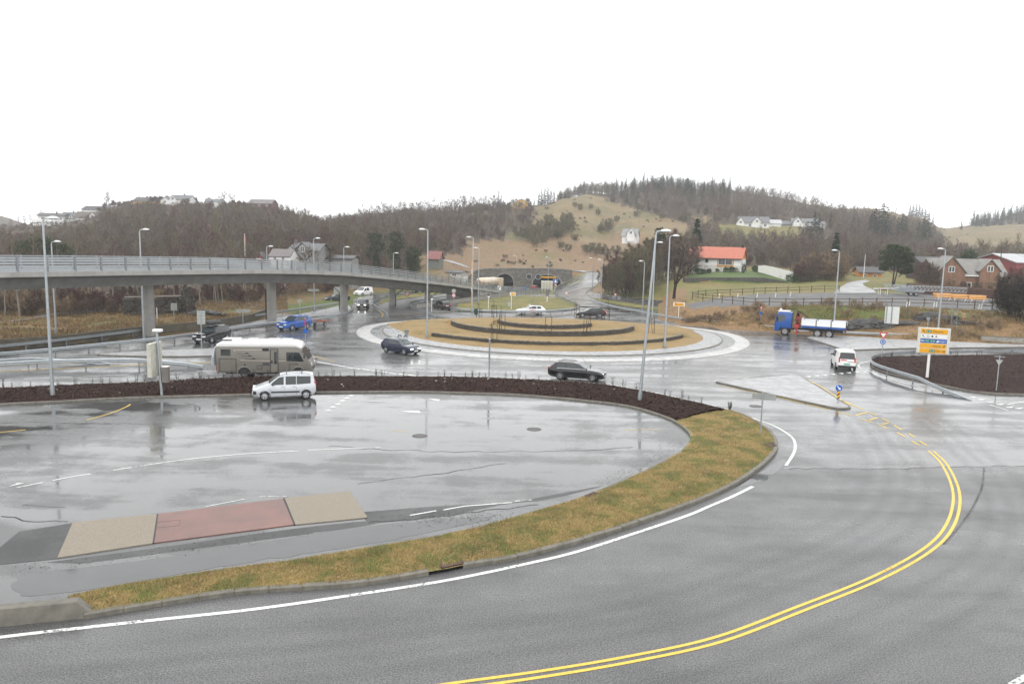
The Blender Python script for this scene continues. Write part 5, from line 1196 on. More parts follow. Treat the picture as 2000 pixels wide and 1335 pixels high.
b=MB(); b.bar((x0+3.05,-hwid-.05,.28),(x0+3.6,-hwid-.05,.28),.25,.04); b.build('entrance_step',MAT['black'],t)
# --- blue lorry with crane
A=gp(1532,654.6);B=gp(1607,659.8); d=(A-B).normalized(); left=Vector((-d.y,d.x,0)); wbT=(A-B).length; c0=(A+B)/2-left*1.2
t=thing('crane_lorry','blue lorry with folded loading crane and white dropside bed','lorry',c0,math.atan2(d.y,d.x))
tb=paint('lorry_blue_paint',(.008,.075,.32)); xf=wbT/2
b=MB(); prof(b,[(xf-.75,.95),(xf-.75,2.95),(xf+.75,2.98),(xf+1.05,2.75),(xf+1.28,1.75),(xf+1.33,.55),(xf+.65,.5),(xf+.62,.95)],-1.22,1.22); b.build('cab',tb,t,True,bev=.07)
b=MB(); b.add([(xf+1.09,-1.05,2.68),(xf+1.09,1.05,2.68),(xf+1.28,1.05,1.82),(xf+1.28,-1.05,1.82)],[(0,1,2,3)]); b.build('windscreen',MAT['glass'],t)
for s_ in (-1,1):
    b=MB(); b.prism([(xf+.05,1.85),(xf+1.08,1.75),(xf+.92,2.62),(xf+.05,2.65)],s_*1.24,s_*1.2,'xz'); b.build('window',MAT['glassl'],t)
    b=MB(); b.box((xf+1.32,s_*.9,.85),(.06,.4,.25),bev=.02); b.build('headlight',MAT['lens'],t)
    b=MB(); b.box((xf+1.0,s_*1.38,2.1),(.15,.22,.6),bev=.05); b.build('mirror',MAT['black'],t)
b=MB(); b.box((xf+1.32,0,1.35),(.05,1.7,.55)); b.build('grille',MAT['black'],t)
b=MB(); b.box((xf+.3,0,3.05),(1.4,1.9,.10),bev=.04); b.box((xf+.75,.3,3.22),(.25,.5,.28),bev=.08); b.build('roof_light_bar',MAT['white'],t)
b=MB(); b.box((-.6,0,.85),(wbT+3.3,.95,.28)); b.build('chassis',MAT['black'],t)
for s_ in (-1,1):
    wheel(t,xf,s_*1.05,.5,.3,s_,'steel')
    for x in (-xf+.68,-xf-.68): wheel(t,x,s_*1.0,.5,.4,s_,'steel')
    for x in (-xf+.68,-xf-.68,): 
        b=MB(); n=12; b.tube([(x+.62*math.cos(math.pi*k/n),s_*1.0,.5+.62*math.sin(math.pi*k/n)) for k in range(1,n)],.05,5); b.build('mudguard',MAT['black'],t)
    b=MB(); b.bar((xf-1.1,s_*1.15,.75),(-xf+1.7,s_*1.15,.75),.05,.14); b.build('side_guard',MAT['galv'],t)
bx1=xf-1.95; bx0=-xf-2.6; bl3=(bx1-bx0)/3
b=MB(); b.box(((bx0+bx1)/2,0,1.30),(bx1-bx0,2.5,.26)); b.build('bed_frame',tb,t)
for s_ in (-1,1):
    for k in range(3):
        b=MB(); b.box((bx0+bl3*(k+.5),s_*1.24,1.78),(bl3-.12,.05,.68)); b.build('dropside',MAT['white'],t)
        b=MB(); b.box((bx0+bl3*k,s_*1.25,1.75),(.10,.09,1.0)); b.build('side_stake',MAT['black'],t)
b=MB(); b.box((bx1-.02,0,1.85),(.06,2.45,.95)); b.build('headboard',MAT['white'],t); b=MB(); b.box((bx0,0,1.75),(.06,2.45,.7)); b.build('tailboard',MAT['white'],t)
cr=M('crane_red',(.35,.035,.03),.4,0,.15)
b=MB(); b.box((bx1+.55,.0,1.25),(.6,2.3,.4)); b.box((bx1+.55,-.2,2.0),(.5,.5,1.4),bev=.06); b.build('crane_column',cr,t,True)
b=MB(); b.bar((bx1+.55,-.9,2.2),(bx1+.55,1.0,3.1),.3,.34); b.bar((bx1+.5,1.0,3.1),(bx1+.5,-1.0,2.9),.26,.3); b.bar((bx1+.62,-1.0,2.95),(bx1+.62,.3,1.6),.22); b.bar((bx1+.3,-.6,2.9),(bx1-.5,-.75,2.4),.14); b.build('crane_boom',M('dark_crane_boom',(.05,.02,.02),.5,0,.3),t)
for s_ in (-1,1): b=MB(); b.box((bx1+.55,s_*1.1,.75),(.22,.22,1.0)); b.build('stabiliser_leg',cr,t)
b=MB(); b.box((bx0+.1,0,.95),(.15,2.3,.2)); b.build('rear_bumper',MAT['black'],t)
for s_ in (-1,1): b=MB(); b.box((bx0,s_*.95,.98),(.06,.3,.14)); b.build('tail_light',MAT['tail'],t)
b=MB(); b.box((bx0-.15,.6,1.5),(.35,.5,.3),bev=.05); b.build('toolbox',MAT['black'],t); b=MB(); b.box((xf-2.6,-1.05,.8),(.7,.4,.5),bev=.1); b.build('fuel_tank',MAT['galv'],t)
# --- cream tanker on the flyover ramp
i=next(k for k,p in enumerate(path) if p.y>186); g0=Vector((at(951,553,190).x,190,-.75)); t=thing('tanker_lorry','cream tanker lorry heading for the left tunnel mouth','tanker lorry',g0,R(62))
cm=M('cream_tank_paint',(.62,.50,.36),.35,0,.08,1,.4,dirt=.4)
b=MB(); b.lathe([(0,-4.2),(.7,-4.1),(1.05,-3.7),(1.15,-3.2),(1.15,3.6),(.9,4.1),(0,4.2)],'x',(0,0,2.15),24); b.build('tank',cm,t,True)
b=MB(); b.disc((-4.16,0,2.15),.62,(1,0,0),20,.12); b.build('tank_emblem',M('faded_red_lettering',(.38,.12,.10),.5),t)
b=MB(); b.box((0,0,.85),(9,1.0,.3)); b.build('chassis',MAT['black'],t); b=MB(); b.box((5.6,0,1.85),(1.9,2.3,2.4),bev=.12); b.build('cab',cm,t,True)
for x in (-3.2,-2.0,2.6,5.4):
    for s_ in (-1,1): wheel(t,x,s_*1.0,.5,.32,s_,'steel')
# ================================================================ HOUSES
def clad(name,c,n=8.,var=.12):
    if name in MC: return MC[name]
    m,nt,b=newmat(name); tc=nt.nodes.new('ShaderNodeTexCoord').outputs['Object']
    wv=nt.nodes.new('ShaderNodeTexWave'); wv.bands_direction='Z'; wv.inputs['Scale'].default_value=n/6.28*2; wv.inputs['Distortion'].default_value=.3; lk(nt,tc,wv.inputs['Vector'])
    f=noise(nt,.9,5,.6,tc); col=ramp(nt,f,[(.3,tuple(x*(1-var) for x in c)),(.7,tuple(min(1,x*(1+var*.5)) for x in c))])
    lk(nt,col,b.inputs['Base Color']); b.inputs['Roughness'].default_value=.6; bump(nt,b,wv.outputs['Fac'],.4,.03); MC[name]=m; return m
def tiles(name,c,var=.2):
    if name in MC: return MC[name]
    m,nt,b=newmat(name); tc=nt.nodes.new('ShaderNodeTexCoord').outputs['Object']
    wv=nt.nodes.new('ShaderNodeTexWave'); wv.bands_direction='X'; wv.inputs['Scale'].default_value=1.1; lk(nt,tc,wv.inputs['Vector'])
    f=noise(nt,1.2,6,.65,tc); lk(nt,ramp(nt,f,[(.3,tuple(x*(1-var) for x in c)),(.7,tuple(min(1,x*(1+var)) for x in c))]),b.inputs['Base Color']); b.inputs['Roughness'].default_value=.5
    bump(nt,b,wv.outputs['Fac'],.5,.04); MC[name]=m; return m
WW=clad('white_weatherboard',(.78,.78,.77)); GS=tiles('grey_slate_roof',(.13,.135,.14)); DS=tiles('dark_tile_roof',(.05,.048,.05)); RT=tiles('orange_red_tile_roof',(.44,.13,.078),.14)
BRK=brickmat('orange_brown_brick',(.25,.125,.07),(.19,.095,.055),(.2,.16,.13),1.0,.75,.5,.22,.45)
def win(t,x,z,w_,h_,y,frame=None,face='front',d=8,mull=True):
    f=frame or MAT['white']; b=MB(); fr=.09
    def pt(a,b_,o): return (a,y-o,b_) if face=='front' else (y+o,a,b_)
    bars=[((x-w_/2,z-h_/2),(x+w_/2,z-h_/2)),((x-w_/2,z+h_/2),(x+w_/2,z+h_/2)),((x-w_/2,z-h_/2),(x-w_/2,z+h_/2)),((x+w_/2,z-h_/2),(x+w_/2,z+h_/2))]
    if mull: bars.append(((x,z-h_/2),(x,z+h_/2)))
    for a,c in bars: b.bar(pt(*a,.03),pt(*c,.03),fr,.09)
    o=b.build('window',f,t); b=MB(); q=[pt(x-w_/2,z-h_/2,.02),pt(x+w_/2,z-h_/2,.02),pt(x+w_/2,z+h_/2,.02),pt(x-w_/2,z+h_/2,.02)]; b.add(q,[(0,1,2,3)]); b.build('pane',MAT['glass'],o)
def gableroof(b,w_,d,h,rise,ov=.4,th=.18,x0=0,y0=0,axis='x'):
    for s in (-1,1):
        if axis=='x': P=[(x0-w_/2-ov,y0+s*(d/2+ov),h-ov*rise/(d/2)),(x0+w_/2+ov,y0+s*(d/2+ov),h-ov*rise/(d/2)),(x0+w_/2+ov,y0,h+rise),(x0-w_/2-ov,y0,h+rise)]
        else: P=[(x0+s*(w_/2+ov),y0-d/2-ov,h-ov*rise/(w_/2)),(x0+s*(w_/2+ov),y0+d/2+ov,h-ov*rise/(w_/2)),(x0,y0+d/2+ov,h+rise),(x0,y0-d/2-ov,h+rise)]
        b.add(P+[(a,c,e+th) for a,c,e in P],[(0,1,2,3),(4,7,6,5),(0,4,5,1),(1,5,6,2),(2,6,7,3),(3,7,4,0)])
def body(b,w_,d,h,rise,axis='x',x0=0,y0=0,z0=-2.5):
    x,y=w_/2,d/2
    if axis=='x': b.prism([(-y,z0),(y,z0),(y,h),(0,h+rise),(-y,h)],-x+x0,x+x0,'yz') if y0==0 else b.prism([(-y+y0,z0),(y+y0,z0),(y+y0,h),(y0,h+rise),(-y+y0,h)],-x+x0,x+x0,'yz')
    else: b.prism([(-x+x0,z0),(x+x0,z0),(x+x0,h),(x0,h+rise),(-x+x0,h)],-y+y0,y+y0,'xz')
def house(name,label,cat,u0,u1,vb,veave,vridge,Y,d=8,rz=0,wall=WW,roof=GS,axis='x',wins=(),chim=None,group=None,swins=(),trim=None,ov=.4,doors=(),z0=-2.5,gables=()):
    k=Y/F; c=at((u0+u1)/2,vb,Y); wd=(u1-u0)*k/max(.5,math.cos(R(rz))); h=(vb-veave)*k; rise=(veave-vridge)*k
    t=thing(name,label,cat,(c.x,c.y+d/2*math.cos(R(rz)),c.z),R(rz),group)
    b=MB(); body(b,wd,d,h,rise*.97,axis,z0=z0); b.build('wall',wall,t)
    b=MB(); gableroof(b,wd,d,h,rise,ov,.18,axis=axis); ro=b.build('roof',roof,t)
    if chim is not None:
        b=MB(); b.box((chim*wd,0,h+rise+.35),(.6,.6,1.1)); b.build('chimney',M('chimney_brick',(.12,.10,.09),.8),ro)
    for (fx_,fz,fw,fh) in wins: win(t,fx_*wd,fz*h,fw,fh,-d/2)
    for (fy,fz,fw,fh) in swins: win(t,fy*d,fz*h,fw,fh,wd/2,face='side')
    for (fx_,fw,fh) in doors:
        b=MB(); b.box((fx_*wd,-d/2-.02,fh/2),(fw,.08,fh)); b.build('door',M('house_door',(.12,.09,.07),.5),t)
    for (fx_,gw,gh,gr,pj) in gables:
        b=MB(); body(b,gw,d/2+pj,gh,gr*.97,'y',fx_*wd,-(d/2+pj)/2,z0=h*.0 if gh>h*.8 else 0.); b.build('gable_wall',wall,t)
        b=MB(); gableroof(b,gw,d/2+pj,gh,gr,.3,.16,fx_*wd,-(d/2+pj)/2,'y'); b.build('gable_roof',roof,t)
        win(t,fx_*wd,gh+gr*.15,min(1.1,gw*.3),1.1,-d/2-pj)
    if trim:
        b=MB(); b.bar((-wd/2-ov,-d/2-ov-.03,h-.25),(wd/2+ov,-d/2-ov-.03,h-.25),.06,.2); b.build('eaves_board',trim,t)
    return t,wd,h,d
t,wd,h,d=house('house','white house with orange red tiled roof above the stone garden wall','house',1362,1453,531.5,503.5,484,186,8.5,-25,WW,RT,'x',trim=M('dark_eaves',(.06,.03,.025),.6),ov=.5)
for x,z,w_,h_ in ((-3.9,2.75,.7,.95),(-1.6,2.75,.7,.95),(-3.9,.95,.7,.85),(-1.6,.95,.7,.85),(1.35,.9,.8,.85),(3.6,.9,.8,.85)): win(t,x*wd/11.8,z,w_,h_,-d/2,M('grey_window_frame',(.2,.2,.2),.5),mull=False)
win(t,2.55*wd/11.8,2.55,3.3,1.35,-d/2-.06); b=MB(); b.box((2.55*wd/11.8,-d/2-.0,2.4),(3.9,.08,2.15)); b.build('orange_panel',M('orange_timber_panel',(.52,.24,.035),.6),t)
b=MB(); b.box((0,-d/2-.01,.85),(wd-.02,.05,1.75)); b.build('foundation',M('white_foundation_plaster',(.60,.57,.54),.8),t)
b=MB(); b.prism([(-d/2+.3,h-.2),(d/2-.3,h-.2),(0,h+2.2)],wd/2+.01,wd/2+.06,'yz'); b.build('gable_cladding',M('orange_timber_panel',(.52,.24,.035),.6),t)
b=MB(); b.box((wd/2-.3,0,h+2.8),(.5,.5,1.)); b.build('chimney',MAT['black'],t)
win(t,-2.6,2.6,.5,1.2,wd/2,face='side',mull=False)
t,wd,h,d=house('cottage','small orange timber cottage with dark roof left of the pine tree','cottage',1685,1724,549.5,532,523,185,6,-12,clad('orange_weatherboard',(.60,.24,.05)),DS,'x',wins=((-.25,.62,.8,.75),(.2,.62,.8,.75)),ov=.5)
b=MB(); b.box((0,-d/2-.02,.15),(wd+.02,.06,.5)); b.build('foundation',MAT['white'],t)
house('house','orange brown brick house with two gables behind bare shrubs','house',1832,1962,569,536,508,152,8,-6,BRK,tiles('lichen_grey_roof',(.20,.19,.175),.3),'x',wins=((-.40,.36,1.0,1.1),(-.26,.36,1.0,1.1),(-.04,.36,1.5,1.1),(.33,.36,1.6,1.1)),gables=((-.30,5.2,3.9,2.9,.7),(.24,3.7,4.3,2.1,.7)),doors=((.15,1.0,2.1),),trim=MAT['white'])
house('barn','red timber barn with pale grey roof at the right edge','barn',1958,2085,548,513,498,196,14,14,clad('red_barn_boards',(.24,.035,.035)),tiles('pale_sheet_roof',(.42,.43,.44),.1),'x',ov=.6)
house('shed','low dark shed roof behind the bare shrubs left of the brick house','shed',1802,1862,548,518,503.5,182,8,0,clad('dark_shed_boards',(.06,.045,.04)),DS,'x')
house('house','large white hillside house with grey roof and central gable','house',1448,1503,444,435,423.5,368,9,-12,WW,GS,'x',wins=((-.4,.45,1.2,1.2),(-.12,.45,1.2,1.2),(.1,.45,1.2,1.2),(.38,.45,1.2,1.2)),gables=((.1,4.2,2.6,2.3,.4),(-.44,3.8,2.0,2.7,1.0)),chim=.2)
house('garage','white garage with pale roof beside the large hillside house','garage',1503,1527,443,436.5,429.5,370,7,-10,WW,tiles('pale_sheet_roof',(.42,.43,.44),.1),'x')
house('house','white hillside farmhouse with two grey roof gables at the forest edge','house',1552,1600,442,434.5,427,372,8,-8,WW,GS,'x',wins=((-.3,.5,1.,1.1),(.0,.5,1.,1.1),(.3,.5,1.,1.1)),gables=((-.32,4,2.,2.4,.5),))
house('outbuilding','low white outbuilding right of the hillside farmhouse','outbuilding',1596,1613,442.5,437.5,433,370,6,-8,WW,GS,'x')
house('outbuilding','low grey outbuilding left of the hillside farmhouse','outbuilding',1528,1551,443,438,432,374,6,-8,clad('grey_boards',(.3,.31,.31)),GS,'x')
house('house','small white house with grey roof above the bare bush clump','house',1221,1247,472,460.5,448,286,7,-18,WW,tiles('light_slate_roof',(.25,.255,.26)),'x',z0=-.7,wins=((-.1,.3,1.4,1.1),),gables=((.12,3.,3.1,2.,.5),))
house('house','yellow house alone on the skyline right of the conifer','house',1004,1027,402,394.5,388.5,404,9,10,clad('yellow_boards',(.62,.40,.12)),tiles('pale_sheet_roof',(.42,.43,.44),.1),'y',wins=((.0,.5,1.2,1.2),))
HG='houses on the left hilltop'
t,wd,h,d=house('house','white two storey house with dark roof and long white balconies on the left hill','house',74,117,441,421.5,416.5,368,10,12,WW,DS,'x',wins=((.2,.72,1.,1.1),(.4,.72,1.,1.1),(.2,.3,1.,1.1),(.4,.3,1.,1.1),(-.3,.72,1.6,1.1)),chim=.1,group=HG,ov=.7)
for z in (.4,2.4): b=MB(); b.box((-3.0,-d/2-1.6,z),(8.5,.15,1.0)); b.box((-3.0,-d/2-.8,z-.45),(8.5,1.8,.15)); b.build('balcony',MAT['white'],t)
house('house','grey roofed house with two white dormers beside the balcony house','house',117,149,437,427,415,372,9,8,WW,GS,'x',wins=((-.2,.5,1,1),(.2,.5,1,1)),chim=.05,group=HG,gables=((-.25,2.4,3.,1.4,.1),(.1,2.4,3.,1.4,.1)))
house('house','white house with brown roof and tall gable at the forest edge on the left hill','house',146,183,437,425,414,366,8,10,WW,tiles('brown_tile_roof',(.10,.075,.06)),'x',wins=((-.25,.4,2.,1.1),),group=HG,gables=((.36,4.2,3.,2.6,.8),))
house('house','long low dark roofed house just under the left hilltop tree','house',160,207,414,409.5,402.5,384,9,0,WW,DS,'x',chim=.2,group=HG,gables=((-.22,3.,1.2,1.1,.1),))
house('house','yellow gabled house with dark roof on the left hill crest','house',260,303,398,393,385.5,380,9,0,clad('yellow_boards',(.62,.40,.12)),DS,'x',chim=-.05,group=HG,wins=((-.3,.5,1,.9),(.1,.5,1,.9)))
house('house','small white gabled house next to the tallest white hilltop house','house',314,331,397,391,385.5,380,8,0,WW,GS,'y',wins=((0,.5,1,1),),group=HG)
house('house','tallest white hilltop house with grey roof and chimney','house',331,368,397,390,381,378,9,0,WW,GS,'x',wins=((-.2,.5,1,1),(.15,.5,1,1)),chim=.1,group=HG,gables=((-.3,3.6,2.,1.9,.4),))
house('house','white hilltop house half hidden by bare trees','house',402,428,400,394,388.5,380,8,0,WW,GS,'x',wins=((-.2,.5,1,1),),group=HG)
house('house','long dark red house on the right end of the left hill','house',486,532,408,397.5,389.5,380,8,-6,clad('dark_red_boards',(.12,.045,.05)),tiles('grey_brown_roof',(.14,.125,.12)),'x',wins=((-.3,.6,1,1),(0,.6,1,1),(.3,.6,1,1)),group=HG)
house('house','small white house with grey upper storey peeking over the bridge railing','house',525,567,541,502,488.5,150,6,0,WW,tiles('grey_brown_roof',(.14,.125,.12)),'x',wins=((-.2,.93,.55,.6),(.18,.93,.55,.6)),ov=.1)
t,wd,h,d=house('house','grey timber house with white framed gable behind the flyover','house',568,626,541,490,477,158,7,-6,clad('grey_weatherboard',(.30,.30,.30)),tiles('grey_slate_roof2',(.11,.11,.115)),'x',wins=((-.35,.88,.7,.8),(-.22,.88,.7,.8),(-.08,.88,.7,.8),(.3,.88,.8,.7)),chim=-.48,gables=((-.02,2.8,5.6,1.5,.4),))
house('annexe','long low grey annexe right of the grey timber house','annexe',624,690,541,505,500,162,5,-4,clad('grey_weatherboard',(.30,.30,.30)),DS,'x',wins=((-.4,.95,.8,.4),(-.25,.95,.8,.4)))
house('hut','tiny red hut with white gable trim left of the white house','hut',503,512,525,503,495,146,2.5,0,clad('red_barn_boards',(.24,.035,.035)),DS,'y',trim=MAT['white'],ov=.15)
house('shed','small shed with rust red roof at the edge of the bracken slope','shed',836,860,520,505,492,210,5,-8,clad('grey_green_boards',(.16,.17,.15)),tiles('rust_red_roof',(.20,.07,.06)),'x')
house('garage','low pale garage behind the flyover left of the tunnel portal','garage',872,906,545,533,530,205,6,-14,M('pale_render',(.45,.45,.44),.7,0,.1),DS,'x',wins=((.1,.7,1.2,.7),),ov=.3)
# ================================================================ TREES
def unit(a): return a/np.linalg.norm(a)
class Plant:
    """collects trunk/limb tubes (wood) and fine faces (foliage) as triangles"""
    def __init__(s,seed): s.r=np.random.default_rng(seed); s.wv=[];s.wf=[];s.n=0;s.fv=[];s.fn=0
    def tube(s,P,r0,r1,k=4):
        P=np.array(P); m=len(P); a=np.arange(k)*2*math.pi/k; ring=[]
        for i in range(m):
            d=unit(P[min(i+1,m-1)]-P[max(i-1,0)]); u=np.array([0,0,1.]) if abs(d[2])<.9 else np.array([1.,0,0]); x=unit(np.cross(d,u)); y=np.cross(d,x); rr=r0+(r1-r0)*i/(m-1)
            ring.append(P[i]+(np.cos(a)[:,None]*x+np.sin(a)[:,None]*y)*rr)
        V=np.concatenate(ring); f=[]
        for i in range(m-1):
            for j in range(k): q=(i*k+j,i*k+(j+1)%k,(i+1)*k+(j+1)%k,(i+1)*k+j); f+=[(q[0],q[1],q[2]),(q[0],q[2],q[3])]
        s.wv.append(V); s.wf.append(np.array(f)+s.n); s.n+=len(V)
    def twig(s,p,d,L,w):
        d=unit(d); x=unit(np.cross(d,s.r.normal(size=3)))*w/2; s.fv.append(np.array([p-x,p+x,p+d*L]))
    def tris(s,A): s.fv+=list(A)
    def limb(s,p,d,L,r,depth,up=.25,tw=5,twl=.5,tww=.02,k=4,seg=3):
        P=[p];q=p;dd=unit(d)
        for i in range(seg): dd=unit(dd+s.r.normal(0,.16,3)+np.array([0,0,up*.35])); q=q+dd*L/seg; P.append(q)
        s.tube(P,r,r*.45,k if depth>0 else 3)
        if depth>0:
            for i in range(s.r.integers(3,5)):
                t=s.r.uniform(.35,1.0); j=min(int(t*seg),seg-1); b=P[j]+(P[j+1]-P[j])*(t*seg-j); nd=unit(unit(P[j+1]-P[j])+s.r.normal(0,.55,3)+np.array([0,0,up*.4]))
                s.limb(b,nd,L*s.r.uniform(.4,.65),r*.5,depth-1,up,tw,twl,tww,3,2)
        else:
            for i in range(tw):
                t=s.r.uniform(.1,1); j=min(int(t*seg),seg-1); b=P[j]+(P[j+1]-P[j])*(t*seg-j); s.twig(b,unit(P[-1]-P[0])+s.r.normal(0,.5,3)+np.array([0,0,.2]),twl*s.r.uniform(.5,1.3),tww)
    def arrays(s):
        W=np.concatenate(s.wv) if s.wv else np.zeros((0,3)); WF=np.concatenate(s.wf) if s.wf else np.zeros((0,3),int); Fv=np.array(s.fv).reshape(-1,3) if s.fv else np.zeros((0,3)); return W,WF,Fv,np.arange(len(Fv)).reshape(-1,3)
def bare(seed,h,nb,depth,spread,r,tw=5,twl=.6,tww=.03,stems=1,base=.25,lean=0.):
    p=Plant(seed); R_=p.r
    for k in range(stems):
        a=R_.uniform(0,6.28); off=np.array([math.cos(a),math.sin(a),0])*(0 if stems==1 else .35*stems**.5*R_.uniform(.3,1)); dirn=np.array([lean,0,1.])+ (np.array([math.cos(a),math.sin(a),0])*.35*R_.uniform(.2,1) if stems>1 else R_.normal(0,.05,3)); P=[off]; q=off; hh=h*R_.uniform(.8,1) ; seg=6
        for i in range(seg): dirn=unit(dirn+R_.normal(0,.06,3)+np.array([0,0,.08])); q=q+dirn*hh/seg; P.append(q)
        s_=r/(stems**.4); p.tube(P,s_,s_*.15,5)
        for i in range(nb):
            t=base+(1-base)*(i+R_.random())/nb; j=min(int(t*seg),seg-1); b=P[j]+(P[j+1]-P[j])*(t*seg-j); a=R_.uniform(0,6.28); L=h*spread*(1.15-t)*R_.uniform(.7,1.2)
            p.limb(b,np.array([math.cos(a),math.sin(a),R_.uniform(.45,1.1)]),L,s_*(1.05-t)*.55+.012,depth,.25,tw,twl,tww)
    return p.arrays()
def conifer(seed,h,w,n=46,tiers=15,dens=16,droop=.25,round_=0.):
    p=Plant(seed); R_=p.r; p.tube([np.array([0,0,0.]),np.array([0,0,h*.5]),np.array([0,0,h*.98])],h*.022,.02,5)
    for t in range(tiers):
        f=t/(tiers-1); z=h*(.10+.88*f); rad=w*((1-f)**.85 if not round_ else math.sqrt(max(.02,1-(2*(f-.42))**2)))+.08; m=max(4,int(n/tiers*3*(1-f*.6)))
        for k in range(m):
            a=R_.uniform(0,6.28); L=rad*R_.uniform(.65,1.1); d=np.array([math.cos(a),math.sin(a),-droop*R_.uniform(.3,1.5)+(.25 if f>.8 else 0)]); d=unit(d); b=np.array([0,0,z+R_.normal(0,h*.012)])
            for q in range(dens):
                s_=R_.uniform(.12,1); c=b+d*L*s_; side=np.array([-d[1],d[0],0]); wd=.34*h/9*(1.15-s_*.6)*R_.uniform(.6,1.3); dd=d*wd*1.3+side*R_.normal(0,wd*.8)+np.array([0,0,-wd*.45*R_.uniform(0,1)]); x=unit(np.cross(dd,R_.normal(size=3)))*wd*.34
                p.fv.append(np.array([c-x,c+x,c+dd]))
    return p.arrays()
def leafy(seed,clumps,per,size,stems):
    """evergreen masses: leaf-sized faces clustered round given clumps (centre, radius)"""
    p=Plant(seed); R_=p.r
    for P,r0,r1 in stems: p.tube([np.array(q,float) for q in P],r0,r1,6)
    for c,rad in clumps:
        c=np.array(c,float); rad=np.array(rad,float)
        for i in range(per):
            v=R_.normal(size=3); v/=np.linalg.norm(v); q=c+v*rad*R_.uniform(.45,1.05)*(1+.15*math.sin(v[0]*7)); d=unit(v+R_.normal(0,.6,3)+np.array([0,0,.3])); x=unit(np.cross(d,R_.normal(size=3)))*size*.45; p.fv.append(np.array([q-x,q+x,q+d*size*R_.uniform(.7,1.4)]))
    return p.arrays()
def barkm(n,c): return M(n,c,.85,0,.35,2.5,spec=.2)
PALE=barkm('pale_birch_bark',(.24,.22,.19)); GREYB=barkm('grey_brown_bark',(.095,.075,.06)); DARKB=barkm('dark_wet_bark',(.035,.027,.022)); 
TWB=barkm('brown_twigs',(.12,.088,.068)); TWR=barkm('purple_red_twigs',(.11,.062,.055)); TWO=barkm('olive_twigs',(.135,.12,.065)); TWG=barkm('grey_twigs',(.17,.145,.125)); TWT=barkm('tan_twigs',(.23,.17,.11))
NEED=barkm('dark_green_needles',(.022,.042,.02)); NEED2=barkm('blue_green_needles',(.02,.045,.03)); PINE=barkm('pine_needles',(.04,.06,.022)); IVY=barkm('ivy_leaves',(.025,.045,.015)); YEW=barkm('yew_foliage',(.035,.065,.02)); LAUR=barkm('laurel_leaves',(.05,.09,.03))
def treeobj(name,arr,wood,leaf,label,cat,group,loc,rz=0.,sc=1.,crown='crown'):
    W,WF,Fv,FF=arr; t=thing(name,label,cat,loc,rz,group); t.scale=(sc,sc,sc)
    if len(W): npmesh('trunk',W,WF,wood,t)
    if len(Fv): npmesh(crown,Fv,FF,leaf,t)
    return t
def dup(t,loc,rz,sc,label=None,group=None):
    c=copy_tree(t); c.location=loc; c.rotation_euler=(0,0,rz); c.scale=(sc,sc,sc*random.uniform(.9,1.12))
    if label: c['label']=label
    if group: c['group']=group
    return c
def ground(u,Y):
    x=tanu(u)*Y; return Vector((x,Y,max(T(x,Y),0 if Y<150 else -9)-.05))
RN=random.Random(5)
# rows of individual bare trees seen under and above the flyover
A_=[bare(s,8.5,13,1,.20,.10,5,.7,.035,base=.3) for s in (1,2,3,4)]
FG='bare birches behind the flyover'; FL='slim bare birch in the leafless row behind the flyover'
protos=[treeobj('birch_tree',A_[i],PALE if i<2 else GREYB,(TWR,TWB,TWR,TWB)[i],FL,'tree',FG,ground(30+i*37,108+i*3),i,1) for i in range(4)]
def row(protos,n,uf,yf,sf,label,group,minv=None):
    for i in range(n):
        u=uf(i); Y=yf(u); dup(RN.choice(protos),ground(u,Y),RN.uniform(0,6.28),sf(u,Y),label,group)
ef=lambda u:PROFEDGE(u)
row(protos,96,lambda i:-40+i*5.9+RN.uniform(-4,4),lambda u:ef(u)+RN.uniform(20,44),lambda u,Y:RN.uniform(.8,1.12),FL,FG)
row(protos,40,lambda i:460+i*6+RN.uniform(-3,3),lambda u:ef(u)+RN.uniform(30,55),lambda u,Y:RN.uniform(.5,.75),'low bare brown tree behind the right half of the flyover','low bare trees behind the flyover')
# undergrowth
B_=[bare(s,2.6,9,1,.34,.03,8,.5,.04,stems=6,base=.06) for s in (11,12,13)]
bp=[treeobj('bare_shrub',B_[i],GREYB,(TWR,TWB,TWT)[i],'bare reddish shrub in the undergrowth beneath the birches','shrub','undergrowth shrubs behind the flyover',ground(60+i*60,103),0,1) for i in range(3)]
row(bp,110,lambda i:-20+i*6.3+RN.uniform(-6,6),lambda u:ef(u)+RN.uniform(17,36),lambda u,Y:RN.uniform(.6,1.2),'bare reddish shrub in the undergrowth beneath the birches','undergrowth shrubs behind the flyover')
# bare clump right of the hill road
CG='bare trees in the clump beside the hill road'; CL='leafless multi-stemmed tree in the brown clump beside the hill road'
C_=[bare(s,9.0,13,2,.24,.12,7,.9,.045,stems=5,base=.12) for s in (21,22,23)]
cp=[treeobj('bare_tree',C_[i],(GREYB,DARKB,GREYB)[i],(TWB,TWR,TWO)[i],CL,'tree',CG,ground(1195+i*28,160),i,.8) for i in range(3)]
for u,Y,s in ((1188,166,.62),(1204,158,.85),(1218,166,1.),(1232,160,1.05),(1246,168,1.1),(1258,163,1.),(1240,176,1.1),(1275,172,1.05),(1290,180,1.1),(1305,176,1.1),(1320,184,1.15),(1336,176,1.05),(1348,186,1.0),(1272,190,1.2),(1310,195,1.2),(1196,164,.8),(1211,170,.95),(1225,172,1.05),(1237,166,1.0),(1251,172,1.1),(1264,178,1.1),(1282,188,1.15),(1298,192,1.2),(1330,194,1.2),(1182,172,.55)):
    dup(RN.choice(cp),ground(u,Y),RN.uniform(0,6.28),s,CL,CG)
